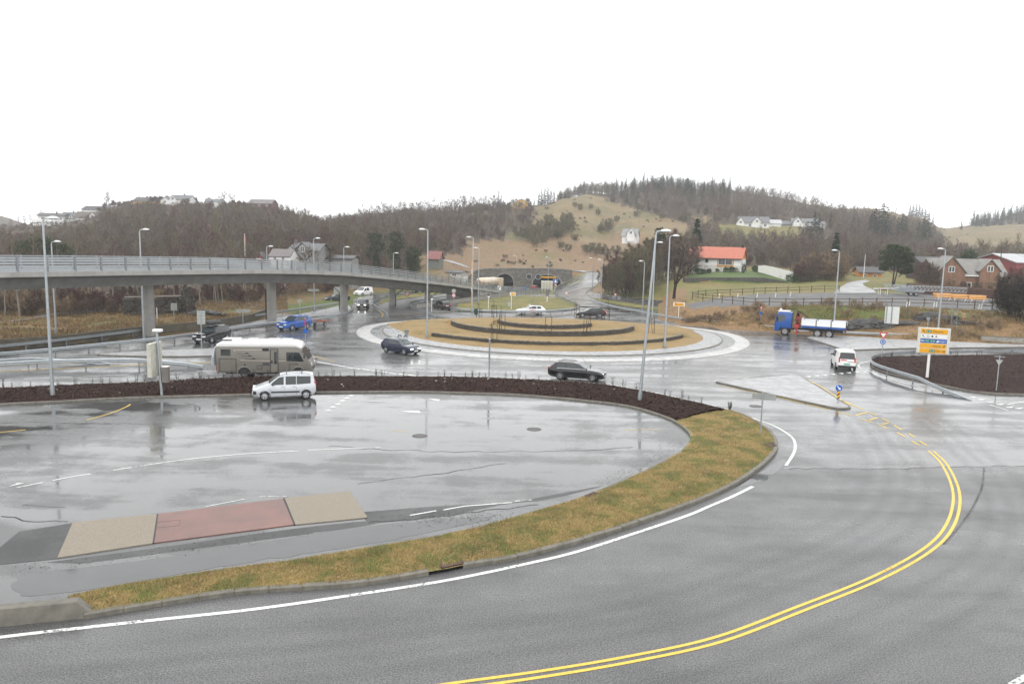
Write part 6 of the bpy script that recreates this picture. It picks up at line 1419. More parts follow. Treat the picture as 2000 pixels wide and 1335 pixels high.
# single trees
D_=bare(31,9.6,12,2,.40,.30,6,.8,.035,base=.16,lean=.10)
treeobj('bare_tree',D_,DARKB,TWB,'dark spreading bare tree standing alone on the straw bank','tree',None,G(1316,583),0.4,.95)
E_=bare(32,10,12,2,.33,.2,6,.8,.04,base=.2)
treeobj('bare_tree',E_,DARKB,TWO,'bare branching tree in front of the grey timber house','tree',None,ground(603,146),0,.82)
treeobj('bare_tree',E_,GREYB,TWB,'tall bare tree between the grey house and the ivy-clad trees','tree',None,ground(648,165),1.2,1.35)
for k,(u,Y,h,lab) in enumerate(((733,172,12.8,'leftmost of three tall ivy-clad trees above the flyover'),(773,174,13.2,'middle and tallest of three ivy-clad trees above the flyover'),(806,168,9.6,'rightmost and lowest of three ivy-clad trees above the flyover'))):
    p1=bare(40+k,h*.95,12,1,.22,.2,5,.8,.04,base=.2); q=leafy(50+k,[((0,0,h*.86),(1.9,1.9,1.3)),((.6,0,h*.72),(1.9,1.7,1.3)),((-.7,.2,h*.60),(1.6,1.6,1.6)),((.3,0,h*.42),(.9,.9,2.2))],520,.26,[])
    t=treeobj('ivy_clad_tree',p1,GREYB,TWB,lab,'tree','ivy-clad trees behind the flyover',ground(u,Y),k); npmesh('ivy',q[2],q[3],IVY,t)
def pinearr(seed,h):
    cl=[];st=[([(0,0,0),(.15,0,h*.45),(-.1,.1,h*.95)],.17,.05),([(.35,.2,0),(.9,.2,h*.4),(1.5,0,h*.9)],.15,.05)]; r=np.random.default_rng(seed)
    for x,y,z,a,c in ((-.4,0,.93,1.3,.5),(.9,.3,.90,1.0,.45),(1.7,0,.88,1.2,.5),(-1.5,.2,.80,1.3,.5),(.2,-.3,.80,1.3,.5),(2.6,0,.76,1.2,.5),(-1.8,0,.66,1.4,.45),(.0,.4,.66,1.3,.5),(1.6,-.3,.66,1.3,.5),(3.0,.2,.62,1.1,.4),(-1.2,0,.53,1.3,.4),(1.0,0,.52,1.4,.45),(2.7,.1,.48,1.2,.4),(-1.9,.2,.42,.9,.35),(3.1,0,.38,.9,.35),(2.2,.2,.34,.9,.35)): cl.append(((x,y,h*z),(a,a,c))); st.append(([(.0 if x<.6 else 1.1,0,h*(z-.13)),(x,y,h*z)],.05,.02))
    return leafy(seed,cl,300,.30,st)
pin=pinearr(61,8.4); treeobj('pine_tree',pin,DARKB,PINE,'broad dark pine with two trunks beside the orange cottage','tree',None,ground(1746,150)+Vector((0,0,.0)),0,.98)
treeobj('spruce_tree',conifer(62,8.2,2.0,150,19,18),DARKB,NEED2,'pointed spruce behind the brown shrubs left of the driveway','tree',None,ground(1630,178),0,1.25)
treeobj('spruce_tree',conifer(63,12.5,2.6,150,20,17,.1),DARKB,NEED,'tall dark fir behind the left end of the white red-roofed house','tree',None,ground(1358,205),0,1.08)
treeobj('yew_tree',leafy(64,[((0,0,4.6),(2.3,2.2,2.0)),((.5,0,6.0),(1.5,1.5,1.3)),((-.6,0,3.4),(2.3,2.2,1.5))],800,.28,[([(0,0,0),(0,0,3.5)],.2,.1)]),DARKB,YEW,'round green evergreen tree behind the brick house roof','tree',None,ground(1888,200),0,1.15)
treeobj('ivy_clad_tree',leafy(65,[((0,0,11.2),(1.5,1.4,1.3)),((.3,0,9.8),(1.1,1.1,1.3)),((0,0,7.5),(.6,.6,1.6))],520,.28,[([(0,0,0),(0,.1,6),(0,0,12)],.2,.05)]),DARKB,IVY,'ivy-clad tree rising above the bare clump behind the two lamps','tree',None,ground(1287,186),0,1.02)
treeobj('pine_tree',leafy(66,[((-1.5,0,5.5),(2.2,2,1.5)),((1.2,0,6.2),(2.,2,1.4)),((3.6,.2,5.2),(1.8,1.8,1.3)),((.4,0,4.2),(3.4,2.,1.3))],700,.32,[([(0,0,0),(0,0,5)],.18,.08)]),DARKB,PINE,'bushy green pine above the bridge railing at the left','tree',None,ground(72,135),0,1.18)
pb=bare(67,4.5,10,2,.4,.08,7,.5,.04,stems=3,base=.2); treeobj('bare_shrub',pb,GREYB,TWG,'pale grey bare shrub above the bridge railing at the left','shrub',None,ground(176,128),0,1.65)
# brown garden shrubs on the right
SG='brown garden shrubs on the right'; S_=[bare(s,4.2,11,1,.34,.05,9,.65,.05,stems=8,base=.05) for s in (71,72,73)]
sp_=[treeobj('bare_shrub',S_[i],GREYB,(TWB,TWR,TWT)[i],'bare brown shrub in the thicket beside the driveway','shrub',SG,ground(1575+i*20,166),0,1) for i in range(3)]
for u,Y,s in ((1558,170,.8),(1568,164,1.0),(1585,168,1.1),(1592,162,.9),(1604,166,1.15),(1612,170,1.1),(1622,164,1.0),(1634,168,1.05),(1643,163,1.0),(1650,168,1.15),(1562,166,1.0),(1577,171,1.2),(1598,170,1.2),(1617,163,1.0),(1628,171,1.2),(1638,170,1.15),(1588,174,1.3),(1608,174,1.3)): dup(RN.choice(sp_),ground(u,Y),RN.uniform(0,6),s,'bare brown shrub in the thicket beside the driveway',SG)
for u,Y,s in ((1803,152,1.),(1812,147,1.1),(1821,150,1.1),(1828,150,.7),(1862,149,.5),(1886,148,.5),(1910,148,.5),(1935,147,.55),(1974,135,1.0),(1990,134,1.2)): dup(RN.choice(sp_),ground(u,Y),RN.uniform(0,6),s,'bare garden shrub in the row before the brick house','bare shrubs before the brick house')
dk=[treeobj('bare_shrub',S_[0],DARKB,DARKB,'dark leafless bush on the bank at the right edge','shrub','dark bushes at the right edge',ground(1985,104),0,1.0)]
for u,Y,s in ((1972,103,.8),(1998,103,1.1),(2012,101,1.2),(1990,107,1.15),(2020,105,1.3),(1962,108,.8)): dup(dk[0],ground(u,Y),RN.uniform(0,6),s)
# bank tussocks and roadside scrub
tk=[treeobj('bare_shrub',bare(74,1.0,6,0,.5,.02,9,.45,.03,stems=7,base=.05),GREYB,TWT,'low dead bramble tuft on the straw bank','shrub','dead brambles on the bank',ground(1400,108),0,1)]
for i in range(70):
    u=RN.uniform(1345,1960); Y=min(108.5+RN.random(),ef(u)+RN.uniform(2,12)); dup(tk[0],ground(u,Y),RN.uniform(0,6),RN.uniform(.5,1.2))
# garden evergreens by the red-roofed house
gs=treeobj('evergreen_shrub',leafy(75,[((0,0,.6),(.9,.7,.6)),((.5,.2,.9),(.5,.5,.4))],260,.2,[([(0,0,0),(0,0,.5)],.05,.03)]),DARKB,LAUR,'rounded evergreen bush in the hedge row sloping down from the white house','shrub','evergreen bushes around the white house',ground(1482,182),0,1)
for u,Y,s in ((1375,182,1.0),(1385,181,.9),(1402,181,.7),(1418,180.5,.9),(1428,180.5,1.),(1436,180.5,1.),(1366,183,1.2),(1475,188,1.1),(1490,180,1.2),(1500,178,1.2),(1509,176,1.3),(1518,174,1.3),(1527,171,1.3),(1536,169,1.4),(1545,166,1.3),(1552,164,1.2)): dup(gs,ground(u,Y),RN.uniform(0,6),s,'rounded evergreen bush in the hedge row sloping down from the white house' if u>1470 else 'low evergreen bush along the front wall of the white house')
treeobj('cypress_bush',leafy(76,[((0,0,1.0),(.55,.55,1.1))],600,.16,[([(0,0,0),(0,0,.6)],.05,.03)]),DARKB,NEED,'upright dark oval cypress at the right corner of the white house','shrub',None,ground(1453,179),0,1.05)
# hill conifers: individuals
K_=[conifer(s,10,2.3,62,15,11,.3) for s in (81,82,83)]
KG='dark conifers on the wooded ridge'; KL='hazy dark conifer on the wooded hill ridge'
kp=[treeobj('conifer_tree',K_[i],DARKB,NEED if i else NEED2,KL,'tree',KG,ground(1290+i*25,500+i*8),0,1) for i in range(3)]
for i in range(120):
    u=RN.choice([RN.uniform(1265,1425)]*4+[RN.uniform(1185,1270)]); Y=RN.uniform(450,556); dup(RN.choice(kp),ground(u,Y),RN.uniform(0,6),RN.uniform(.65,1.1))
for u,Y,s in ((1049,428,.75),(1054,424,.9),(1060,424,1.0),(1066,430,1.0),(1072,432,.95),(1078,432,.75),(1040,425,.4),(1092,440,.6),(1100,450,.6),(966,412,.6),(971,412,.9),(976,410,.8),(981,411,.55),(880,410,.5),(1585,440,.9),(1694,350,1.3),(1701,345,1.5),(1709,342,1.7),(1717,345,1.8),(1725,348,1.5),(1732,350,1.2),(1748,360,1.2),(1755,362,1.5),(1762,365,1.3),(1788,370,1.2),(1796,375,1.5),(1803,380,1.5),(1810,385,1.2),(1768,560,.9),(1774,566,1.0),(1780,570,1.0),(1786,575,1.0),(1792,578,.95),(1798,580,.9),(1806,590,.8),(1814,592,.7),(1572,300,.9),(1579,300,1.1),(1586,302,1.25),(1593,304,1.15),(1600,306,.9),(1616,380,.7),(1660,360,.8),(1670,370,.8),(1840,330,.7),(1870,600,.8),(1908,640,.7)): dup(RN.choice(kp),ground(u,Y),RN.uniform(0,6),s,'hazy conifer standing singly or in a small group on the hillside','scattered conifers on the hillside')
for i in range(34):
    u=1890+i*7+RN.uniform(-4,4); Y=RN.uniform(760,800); dup(RN.choice(kp),ground(u,Y),RN.uniform(0,6),RN.uniform(.9,1.5),'faint conifer fading into mist on the far right hill','misty conifers on the far right hill')
# crest trees of the left and middle hills, told apart against the sky
L_=[bare(s,7.0,14,1,.36,.09,7,.9,.045,base=.22) for s in (91,92,93)]
lp=[treeobj('bare_tree',L_[i],GREYB,TWG,'thin bare tree in the row against the sky on the middle hill','tree','bare crest trees against the sky',ground(760+i*30,398),0,1) for i in range(3)]
for i in range(70):
    u=700+i*3.9+RN.uniform(-3,3); dup(RN.choice(lp),ground(u,RN.uniform(380,412)),RN.uniform(0,6),RN.uniform(.85,1.25))
for u,Y,s in ((213,384,1.7),(216,386,1.5),(436,384,1.6),(444,386,1.7),(452,384,1.6),(458,386,1.4),(430,388,1.3),(555,395,1.2),(562,398,1.2),(40,372,1.1),(52,375,1.2),(64,378,1.1),(84,388,1.3),(28,365,1.0),(240,385,.7),(236,380,.6)): dup(RN.choice(lp),ground(u,Y),RN.uniform(0,6),s*.72,'bare tree on the left hilltop among the houses','bare hilltop trees among the houses')
for i in range(90):
    u=RN.choice([RN.uniform(1088,1260),RN.uniform(1425,1600)]); dup(RN.choice(lp),ground(u,RN.uniform(500,556)),RN.uniform(0,6),RN.uniform(.75,1.15),'bare tree in the crest wood on the right hill','bare crest trees on the right hill')
hb=[treeobj('bare_shrub',B_[1],GREYB,TWO,'bare bush dotted on the open pasture slope','shrub','bushes on the pasture hill',ground(1090,330),0,1.6)]
for u,Y,s in ((1095,335,2.6),(1082,322,2.2),(1100,345,2.2),(1070,318,2.0),(1182,360,2.2),(1176,352,1.6),(1328,378,2.2),(1334,380,2.),(1045,300,1.6),(1060,305,1.8),(1120,310,1.4),(1030,330,1.8),(1150,285,1.4),(1165,280,1.5),(1185,278,1.6),(1200,285,1.5),(1130,400,1.4),(1010,320,2.),(1078,330,2.6),(1088,340,2.6),(1108,338,2.4),(1070,345,2.5),(1058,330,2.4),(1048,322,2.2),(1036,312,2.2),(1024,318,2.4),(1090,322,2.),(1104,352,2.),(1188,358,1.8),(1170,350,1.4),(1140,290,1.2),(1155,292,1.3),(1175,288,1.5),(1110,288,1.2),(1095,292,1.3),(1120,405,1.2),(1150,410,1.2),(1165,400,1.3),(1200,395,1.4),(1240,400,1.5),(1290,395,1.3)): dup(hb[0],ground(u,Y),RN.uniform(0,6),s)
# far woods, massed
def wood(name,label,arrs,mats,pick,n,smin,smax,seed,sfun=None):
    r=np.random.default_rng(seed); VV=[];FF=[];MI=[];off=0; cnt=0; tries=0
    while cnt<n and tries<n*30:
        tries+=1; u,Y=pick(r)
        x=tanu(u)*Y; z=T(x,Y); uu,vv=proj((x,Y,z))
        if zone(uu,vv,Y)!=0: continue
        W,WF,Fv,F2=arrs[r.integers(len(arrs))]; a=r.uniform(0,6.28); s=r.uniform(smin,smax)*(sfun(u,Y) if sfun else 1); c,si=math.cos(a)*s,math.sin(a)*s; Rm=np.array([[c,-si,0],[si,c,0],[0,0,s*r.uniform(.85,1.2)]])
        V=np.concatenate([W,Fv])@Rm.T+np.array([x,Y,z-.1]); VV.append(V); FF.append(np.concatenate([WF,F2+len(W)])+off); k=r.random()>.07; MI.append(np.concatenate([np.full(len(WF),0 if k else 1),np.full(len(F2),2+r.integers(len(mats)-2))])); off+=len(V); cnt+=1
    o=npmesh(name,np.concatenate(VV),np.concatenate(FF),mats); o.data.polygons.foreach_set('material_index',np.concatenate(MI).astype(np.int32)); tag(o,label,'forest',kind='stuff'); print(name,cnt,len(o.data.polygons))
Wd=[bare(s,7.2,17,0,.36,.06,10,1.15,.075,base=.08) for s in (101,102,103,104)]
WM_=[GREYB,PALE,TWB,TWR,TWG,TWO]
wood('forest','leafless brown wood covering the left hill below the houses',Wd,WM_,lambda r:(r.uniform(-120,720),150+222*r.random()**.8),2500,.65,1.15,1,lambda u,Y: float(np.interp(Y,[150,250,290,372],[1.05,.8,.4,.35])) if u<200 else float(np.interp(Y,[150,290,335,372],[1.05,.9,.55,.4])) if u<545 else float(np.interp(Y,[150,330,400],[1.05,.9,.7])))
wood('forest','leafless grey brown wood on the middle hill above the flyover',Wd,WM_,lambda r:(r.uniform(680,1040),180+225*r.random()**.8),1300,.65,1.1,2,lambda u,Y: float(np.interp(Y,[180,300,400],[1.05,.85,.65])))
wood('forest','hazy leafless wood on the right hill around the white houses',Wd,WM_,lambda r:(r.uniform(1180,1880),205+350*r.random()**.9),2600,.65,1.15,3,lambda u,Y: .42 if 1425<u<1625 and 330<Y<375 else (.6 if 1425<u<1625 and 300<Y<=330 else 1))
wood('forest','leafless wood along the crest behind the pasture knoll',Wd,WM_,lambda r:(r.uniform(1083,1190),490+55*r.random()),170,.75,1.2,7)
wood('forest','misty leafless wood in the valley at the right edge',Wd,WM_,lambda r:(r.uniform(1840,2250),205+180*r.random()),420,.8,1.3,4)
wood('forest','misty dark wood covering the far right hill',Wd+K_[:2],[DARKB,GREYB,NEED,NEED2,TWB,NEED],lambda r:(r.uniform(1885,2200),650+150*r.random()),420,.7,1.1,5)
HB=[bare(s,2.6,9,1,.36,.03,8,.55,.045,stems=7,base=.06) for s in (111,112)]
wood('shrubs','dense leafless brown scrub between the trees on the hillsides',HB,[GREYB,DARKB,TWB,TWR,TWO,TWB],lambda r:(r.uniform(0,1900),150+300*r.random()**1.3),1500,.7,1.5,6,lambda u,Y:.5 if (u<200 and Y>280) or (1425<u<1625 and Y>320) else 1)

def scrub(name,label,arrs,mats,n,seed):
    r=np.random.default_rng(seed); VV=[];FF=[];MI=[];off=0;cnt=0
    while cnt<n:
        u=r.uniform(900,1900); Y=r.uniform(245,620); x=tanu(u)*Y; z=T(x,Y); uu,vv=proj((x,Y,z)); k=zone(uu,vv,Y)
        if k not in (1,2) or vnoise(np.array([x]),np.array([Y]),26,51)[0]+.5*vnoise(np.array([x]),np.array([Y]),9,52)[0]<.10: continue
        W,WF,Fv,F2=arrs[r.integers(len(arrs))]; a=r.uniform(0,6.28); s=r.uniform(.25,.75); c,si=math.cos(a)*s,math.sin(a)*s; Rm=np.array([[c,-si,0],[si,c,0],[0,0,s*.7]])
        VV.append(np.concatenate([W,Fv])@Rm.T+np.array([x,Y,z-.05])); FF.append(np.concatenate([WF,F2+len(W)])+off); MI.append(np.concatenate([np.zeros(len(WF)),np.full(len(F2),1+r.integers(len(mats)-1))])); off+=len(VV[-1]); cnt+=1
    o=npmesh(name,np.concatenate(VV),np.concatenate(FF),mats); o.data.polygons.foreach_set('material_index',np.concatenate(MI).astype(np.int32)); tag(o,label,'shrubs',kind='stuff')
scrub('shrubs','patches of low brown heath and bramble on the open hill pasture',HB,[GREYB,TWB,TWO,TWT,TWT],170,9)
# ================================================================ RIGHT-HAND MULCH BED
RB_O=[(2160,774),(2060,773),(2000,772.5),(1950,771),(1905,767),(1870,761),(1830,753),(1790,744),(1755,736),(1722,727),(1704,719),(1699,713),(1702,708)]
RB_I=[(2160,691),(2060,692),(2000,693),(1950,694),(1905,694.5),(1870,695),(1830,695.5),(1790,696.5),(1755,698),(1735,700),(1720,702),(1710,704),(1705,706)]
rbo=gl(RB_O);rbi=gl(RB_I)
_,MP2=bodystrip('mulch_ground',rbo,rbi,150,70,.12,.35,.10,MAT['mulch'],'structure',seed=15)
kerb('kerb',rbo,.16,.14,MAT['kerb'],1 if (rbi[60]-rbo[60]).dot(normals2(rbo)[60])>0 else -1)
tag(chips('bark_mulch',MP2[:,1:-1],9000,9),'dark brown bark chips covering the bed behind the bent barrier','mulch',kind='stuff')
# ================================================================ SIGNS AND POSTS
def textmesh(txt,size,x,z,y,m,parent,align='LEFT',name='lettering'):
    cu=bpy.data.curves.new('t','FONT'); cu.body=txt; cu.size=size; cu.align_x=align; cu.resolution_u=3
    ob=bpy.data.objects.new('t',cu); COL.objects.link(ob); dg=bpy.context.evaluated_depsgraph_get(); me=bpy.data.meshes.new_from_object(ob.evaluated_get(dg)); bpy.data.objects.remove(ob); bpy.data.curves.remove(cu)
    for v in me.vertices: v.co=(v.co.x+x,y,v.co.y+z)
    me.materials.clear(); me.materials.append(m); me.name=name; o=bpy.data.objects.new(name,me); COL.objects.link(o); o.parent=parent; return o
def post(t,h,r=.04,m=None,x=0,y=.04): b=MB(); b.cyl((x,y,-.1),(x,y,h),r,r,10); return b.build('post',m or MAT['galv'],t,True)
def face(b0): return math.atan2(b0.x,b0.y)*-1.          # turn a sign's face towards the camera side
def rect(t,name,m,x,z,w_,h_,y=-.03,th=.03,bev=0): b=MB(); b.box((x,y,z),(w_,th,h_),bev=bev); return b.build(name,m,t)
def sdisc(t,name,m,z,r,y=-.03,th=.025,x=0): b=MB(); b.disc((x,y,z),r,(0,1,0),28,th); return b.build(name,m,t)
def poly(t,name,m,pts,y=-.05,th=.012): b=MB(); b.prism(pts,y,y+th,'xz'); return b.build(name,m,t)
def sign(name,label,cat,base,z0=0,rz=None,group=None,pos=None):
    p=pos if pos is not None else (gp(*base,z0) if z0 is not None else G(*base)); return thing(name,label,cat,p,face(p) if rz is None else R(rz),group)
def vz(t,v): return zfor(t.location.x,t.location.y,v)-t.location.z
dk_=M('sign_black',(.012,.012,.013),.4); 
def arrow(t,m,x,z,s,ang,y=-.062):
    c,si=math.cos(ang),math.sin(ang); pts=[(-.5,-.09),(.1,-.09),(.1,-.3),(.5,0),(.1,.3),(.1,.09),(-.5,.09)]
    return poly(t,'arrow',m,[(x+(a*c-b_*si)*s,z+(a*si+b_*c)*s) for a,b_ in pts],y,.008)
# big direction sign
t=sign('direction_sign','large yellow white and blue direction sign on a white post in the right mulch bed','direction sign',(1811,735),.3); t.rotation_euler.z=face(t.location)+R(6)
zb=vz(t,690);zt=vz(t,639.5); Wd_=2.45; cxs=.22; H_=zt-zb
b=MB(); b.bar((0,.1,-.2),(0,.1,zb+.3),.20,.14); b.build('post',MAT['signw'],t)
rect(t,'frame',M('sign_frame_cream',(.62,.60,.54),.5),cxs,(zb+zt)/2,Wd_,H_,.0,.12,.02)
def row_(f0,f1,m): 
    za,zc=zt-H_*f0,zt-H_*f1; rect(t,'sign_panel',m,cxs,(za+zc)/2,Wd_-.46,za-zc-.035,-.075,.03); return (za+zc)/2,(za-zc)
L_=cxs-Wd_/2+.30; R_x=cxs+Wd_/2-.30; yT=-.095
z,hh=row_(.045,.235,MAT['yel']); arrow(t,dk_,L_+.12,z,.26,R(135),yT-.008); rect(t,'route_number',MAT['green'],L_+.52,z,.40,.22,-.094,.006); textmesh('E 39',.17,L_+.52,z-.06,yT-.006,MAT['signw'],t,'CENTER'); textmesh('Ålesund',.24,L_+.80,z-.08,yT-.002,dk_,t)
z,hh=row_(.25,.41,MAT['signw']); arrow(t,dk_,L_+.12,z,.24,R(135),yT-.008); b=MB(); b.lathe([(.10,yT),(.07,yT)],'y',(L_+.48,0,z),12); b.build('symbol',dk_,t); sdisc(t,'symbol',dk_,z,.08,yT,.01,L_+.80); poly(t,'symbol',dk_,[(L_+1.0,z-.09),(L_+1.1,z-.02),(L_+1.2,z-.09),(L_+1.1,z+.12)],yT,.008)
z,hh=row_(.425,.595,MAT['blue']); arrow(t,MAT['signw'],L_+.10,z,.26,R(180),yT-.008)
for k,tx in enumerate(('E 6','E 39')): rect(t,'route_number',MAT['green'],L_+.44+k*.42,z,.36,.22,-.094,.006); textmesh(tx,.16,L_+.44+k*.42,z-.055,yT-.006,MAT['signw'],t,'CENTER')
poly(t,'symbol',MAT['signw'],[(L_+1.12,z-.1),(L_+1.32,z-.1),(L_+1.28,z+.0),(L_+1.25,z+.02),(L_+1.22,z+.12),(L_+1.19,z+.02),(L_+1.16,z)],yT,.008); textmesh('Bergen',.21,R_x,z-.06,yT-.002,MAT['signw'],t,'RIGHT')
z,hh=row_(.61,.785,MAT['yel']); textmesh('Vikanes',.22,R_x-.32,z-.07,yT-.002,dk_,t,'RIGHT'); arrow(t,dk_,R_x-.12,z,.24,R(50),yT-.008)
z,hh=row_(.80,.975,MAT['yel']); rect(t,'route_number',MAT['green'],R_x-.98,z,.40,.22,-.094,.006); textmesh('E 16',.17,R_x-.98,z-.06,yT-.006,MAT['signw'],t,'CENTER'); textmesh('Oslo',.22,R_x-.32,z-.07,yT-.002,dk_,t,'RIGHT'); arrow(t,dk_,R_x-.12,z,.26,0,yT-.008)
# yield + roundabout sign
def yieldface(t,z,s,back=False):
    tri_=lambda k:[(0,z-s*.58*k),(s*.5*k,z+s*.29*k),(-s*.5*k,z+s*.29*k)]
    if back: poly(t,'sign_plate',MAT['signb'],tri_(1),-.03,.02); return
    poly(t,'red_triangle',MAT['red'],tri_(1),-.04,.02); poly(t,'white_triangle',MAT['signw'],tri_(.62),-.048,.01)
def roundab(t,z,r):
    sdisc(t,'white_rim',MAT['signw'],z,r); sdisc(t,'blue_disc',MAT['blue'],z,r*.94,-.042)
    for k in range(3):
        a0=R(90+120*k); pts=[(math.cos(a0+R(j))*r*q,z+math.sin(a0+R(j))*r*q) for q,rg in ((.62,range(0,85,12)),(.42,range(84,-1,-12))) for j in rg]; poly(t,'white_arrow',MAT['signw'],pts,-.058,.006)
        a=a0+R(84); poly(t,'white_arrow',MAT['signw'],[(math.cos(a)*r*.32,z+math.sin(a)*r*.32),(math.cos(a)*r*.74,z+math.sin(a)*r*.74),(math.cos(a+.55)*r*.52,z+math.sin(a+.55)*r*.52)],-.058,.006)
t=sign('yield_sign','red and white yield triangle above a blue roundabout disc by the barrier nose','road sign',(1721,706),.1); post(t,vz(t,647),.04); yieldface(t,vz(t,653.5),.80); roundab(t,vz(t,667.2),.27)
t=sign('yield_sign','small yield triangle above a blue disc on the straw bank left of the lorry','road sign',None,pos=G(1485,629)); post(t,vz(t,597),.035); yieldface(t,vz(t,601),.42); sdisc(t,'blue_disc',MAT['blue'],vz(t,611),.20)
t=sign('yield_sign','back of a yield triangle on a thin post in the right mulch bed','road sign',(1946,760),.35); post(t,vz(t,694),.04); yieldface(t,vz(t,706),.5,True); rect(t,'bracket',MAT['galv'],.0,vz(t,696),.7,.05)
t=sign('yield_sign','back of a yield triangle beside the second thick flyover pier','road sign',(586,628),.1); post(t,vz(t,583),.045); yieldface(t,vz(t,588),.72,True)
# keep-right bollard
t=sign('keep_right_sign','blue keep right disc on a yellow and black marker post at the island tip','road sign',(1636.5,785),.12); post(t,vz(t,757),.045,MAT['galv']); rect(t,'marker_panel',MAT['yel'],0,(vz(t,763)+vz(t,775))/2,.20,vz(t,763)-vz(t,775),-.02,.05)
zc=vz(t,769)
for k in (-.28,.0,.28): poly(t,'black_stripe',dk_,[(-.1,zc+k-.14),(.1,zc+k+.02),(.1,zc+k+.12),(-.1,zc+k-.04)],-.054,.008)
z=vz(t,757); sdisc(t,'white_rim',MAT['signw'],z,.25); sdisc(t,'blue_disc',MAT['blue'],z,.235,-.042); arrow(t,MAT['signw'],0,z,.36,R(-45),-.06)
# blue pole sign by the motorhome
t=sign('keep_right_sign','thin post with red top and small blue arrow disc behind the motorhome nose','road sign',(597,690),.1); post(t,vz(t,620),.04); rect(t,'reflector_panel',MAT['red'],0,vz(t,629),.12,vz(t,623)-vz(t,636)); sdisc(t,'blue_disc',MAT['blue'],vz(t,646),.22); 
# sign backs
def backsign(label,base,u0,u1,v0,v1,z0=0.,ribs=4,rz=None,name='road_sign',two=False,pm=None):
    t=sign(name,label,'road sign',base,z0,rz); s=(u1-u0)*t.location.y/F; zc=(vz(t,v0)+vz(t,v1))/2; hh=vz(t,v0)-vz(t,v1); dx=((u0+u1)/2-base[0])*t.location.y/F*.97
    for x in ((-.25*s,.25*s) if two else (0,)): post(t,vz(t,v0)+.05,.045,pm,x)
    rect(t,'sign_plate',MAT['signb'],dx,zc,s,hh,.10,.03)
    for k in range(ribs): rect(t,'rib',MAT['galvd'],dx,zc+hh*((k+.5)/ribs-.5),s,.035,.075,.02)
    return t
backsign('slatted back of a wide sign board on a post at the grass tip',(1485,847),1465,1510,768.5,780,.2,3)
backsign('back of a pale sign board on a tall post beside the black SUV',(394,677),387,402,607,633,.1,4)
backsign('small back of a square sign in front of the dry stone wall',(340,626),335,346,592,606,.2,2)
backsign('narrow street name board on a thin post before the left road wall',(475,645),463,489,604,610,.0,1)
backsign('large grey back of a sign beside the third flyover pier',(658,588),652,666,560,575.5,.1,4)
t=sign('sign_board','long narrow board mounted across a street lamp between the piers','sign board',None,pos=gp(614,606.5)+Vector((0,-.25,0))); rect(t,'board',MAT['signb'],0,vz(t,566.5),21*t.location.y/F,.34,.0,.05)
for u,v0,v1,lab,z0 in ((955,662,741,'slim grey post with a reflective upper sleeve in the centre of the mulch bed',.3),(1042,576,601,'slim reflector post on the grass triangle before the tunnels',None)):
    t=sign('marker_post',lab,'marker post',(u,v1),z0); H_=vz(t,v0); b=MB(); b.cyl((0,0,-.1),(0,0,H_*.55),.045,.045,10); b.build('post',MAT['galvd'],t,True); b=MB(); b.box((0,0,H_*.75),(.13,.10,H_*.5)); b.build('sleeve',MAT['galvd'],t); b=MB(); b.box((0,0,H_+.01),(.14,.11,.03)); b.build('cap',MAT['signw'],t)
t=sign('marker_post','slim post with a pale reflector beside the first flyover pier','marker post',(307,640),.1); post(t,vz(t,600),.04); rect(t,'reflector',MAT['signw'],.03,(vz(t,601)+vz(t,622))/2,.1,vz(t,601)-vz(t,622))
# camera mast with edge-on sign and cabinet
t=sign('camera_mast','mast with white camera box, edge-on sign and grey cabinet in the mulch bed','camera mast',(316,768),.25,0); Hm=vz(t,648)
b=MB(); b.cyl((0,0,-.2),(-.18,0,Hm),.09,.08,12); b.build('mast',MAT['galv'],t,True); b=MB(); b.cyl((-.16,.3,-.2),(-.32,.3,vz(t,652)),.06,.06,10); b.build('mast',MAT['galvd'],t,True)
b=MB(); b.box((-.10,-.05,vz(t,645)),(.62,.35,.20),bev=.06); b.build('camera_housing',MAT['white'],t,True)
zt,zb=vz(t,669),vz(t,734); b=MB(); b.box((-.42,.05,(zt+zb)/2),(.30,1.6,zt-zb),bev=.03); b.build('sign_box',M('sign_box_cream',(.50,.49,.42),.5),t)
zt,zb=vz(t,716),vz(t,746); b=MB(); b.box((.32,0,(zt+zb)/2),(.42,.35,zt-zb),bev=.015); b.build('cabinet',M('cabinet_grey',(.17,.155,.14),.5),t); b=MB(); b.box((.32,0,zt+.03),(.46,.39,.05)); b.build('cabinet_lid',MAT['signw'],t)
# round signs along the far roads
def ringsign(label,base,vc,r,num=None,kind='speed',z0=0.,top=None,pole=None):
    t=sign('road_sign',label,'road sign',base,z0); post(t,vz(t,top or vc)+.1,.05,pole); z=vz(t,vc)
    if kind=='speed': sdisc(t,'red_ring',MAT['red'],z,r); sdisc(t,'white_disc',MAT['signw'],z,r*.72,-.043); textmesh(num,r*.95,0,z-r*.33,-.058,dk_,t,'CENTER')
    elif kind=='black': sdisc(t,'white_rim',MAT['signw'],z,r*1.12); sdisc(t,'black_disc',dk_,z,r,-.043); 
    elif kind=='end': sdisc(t,'red_ring',MAT['red'],z,r); sdisc(t,'white_disc',MAT['signw'],z,r*.72,-.043); rect(t,'bar',dk_,0,z,r*.9,r*.2,-.058,.01)
    return t
t=ringsign('speed limit ring sign on the paved island under the flyover',(795,597),573.8,.38,'40','speed',.1)
t=ringsign('speed limit ring sign beneath a grey disc beyond the dark hatchback',(886,595),576.6,.36,'40','speed',.1,568); sdisc(t,'grey_disc',MAT['signb'],vz(t,568),.36)
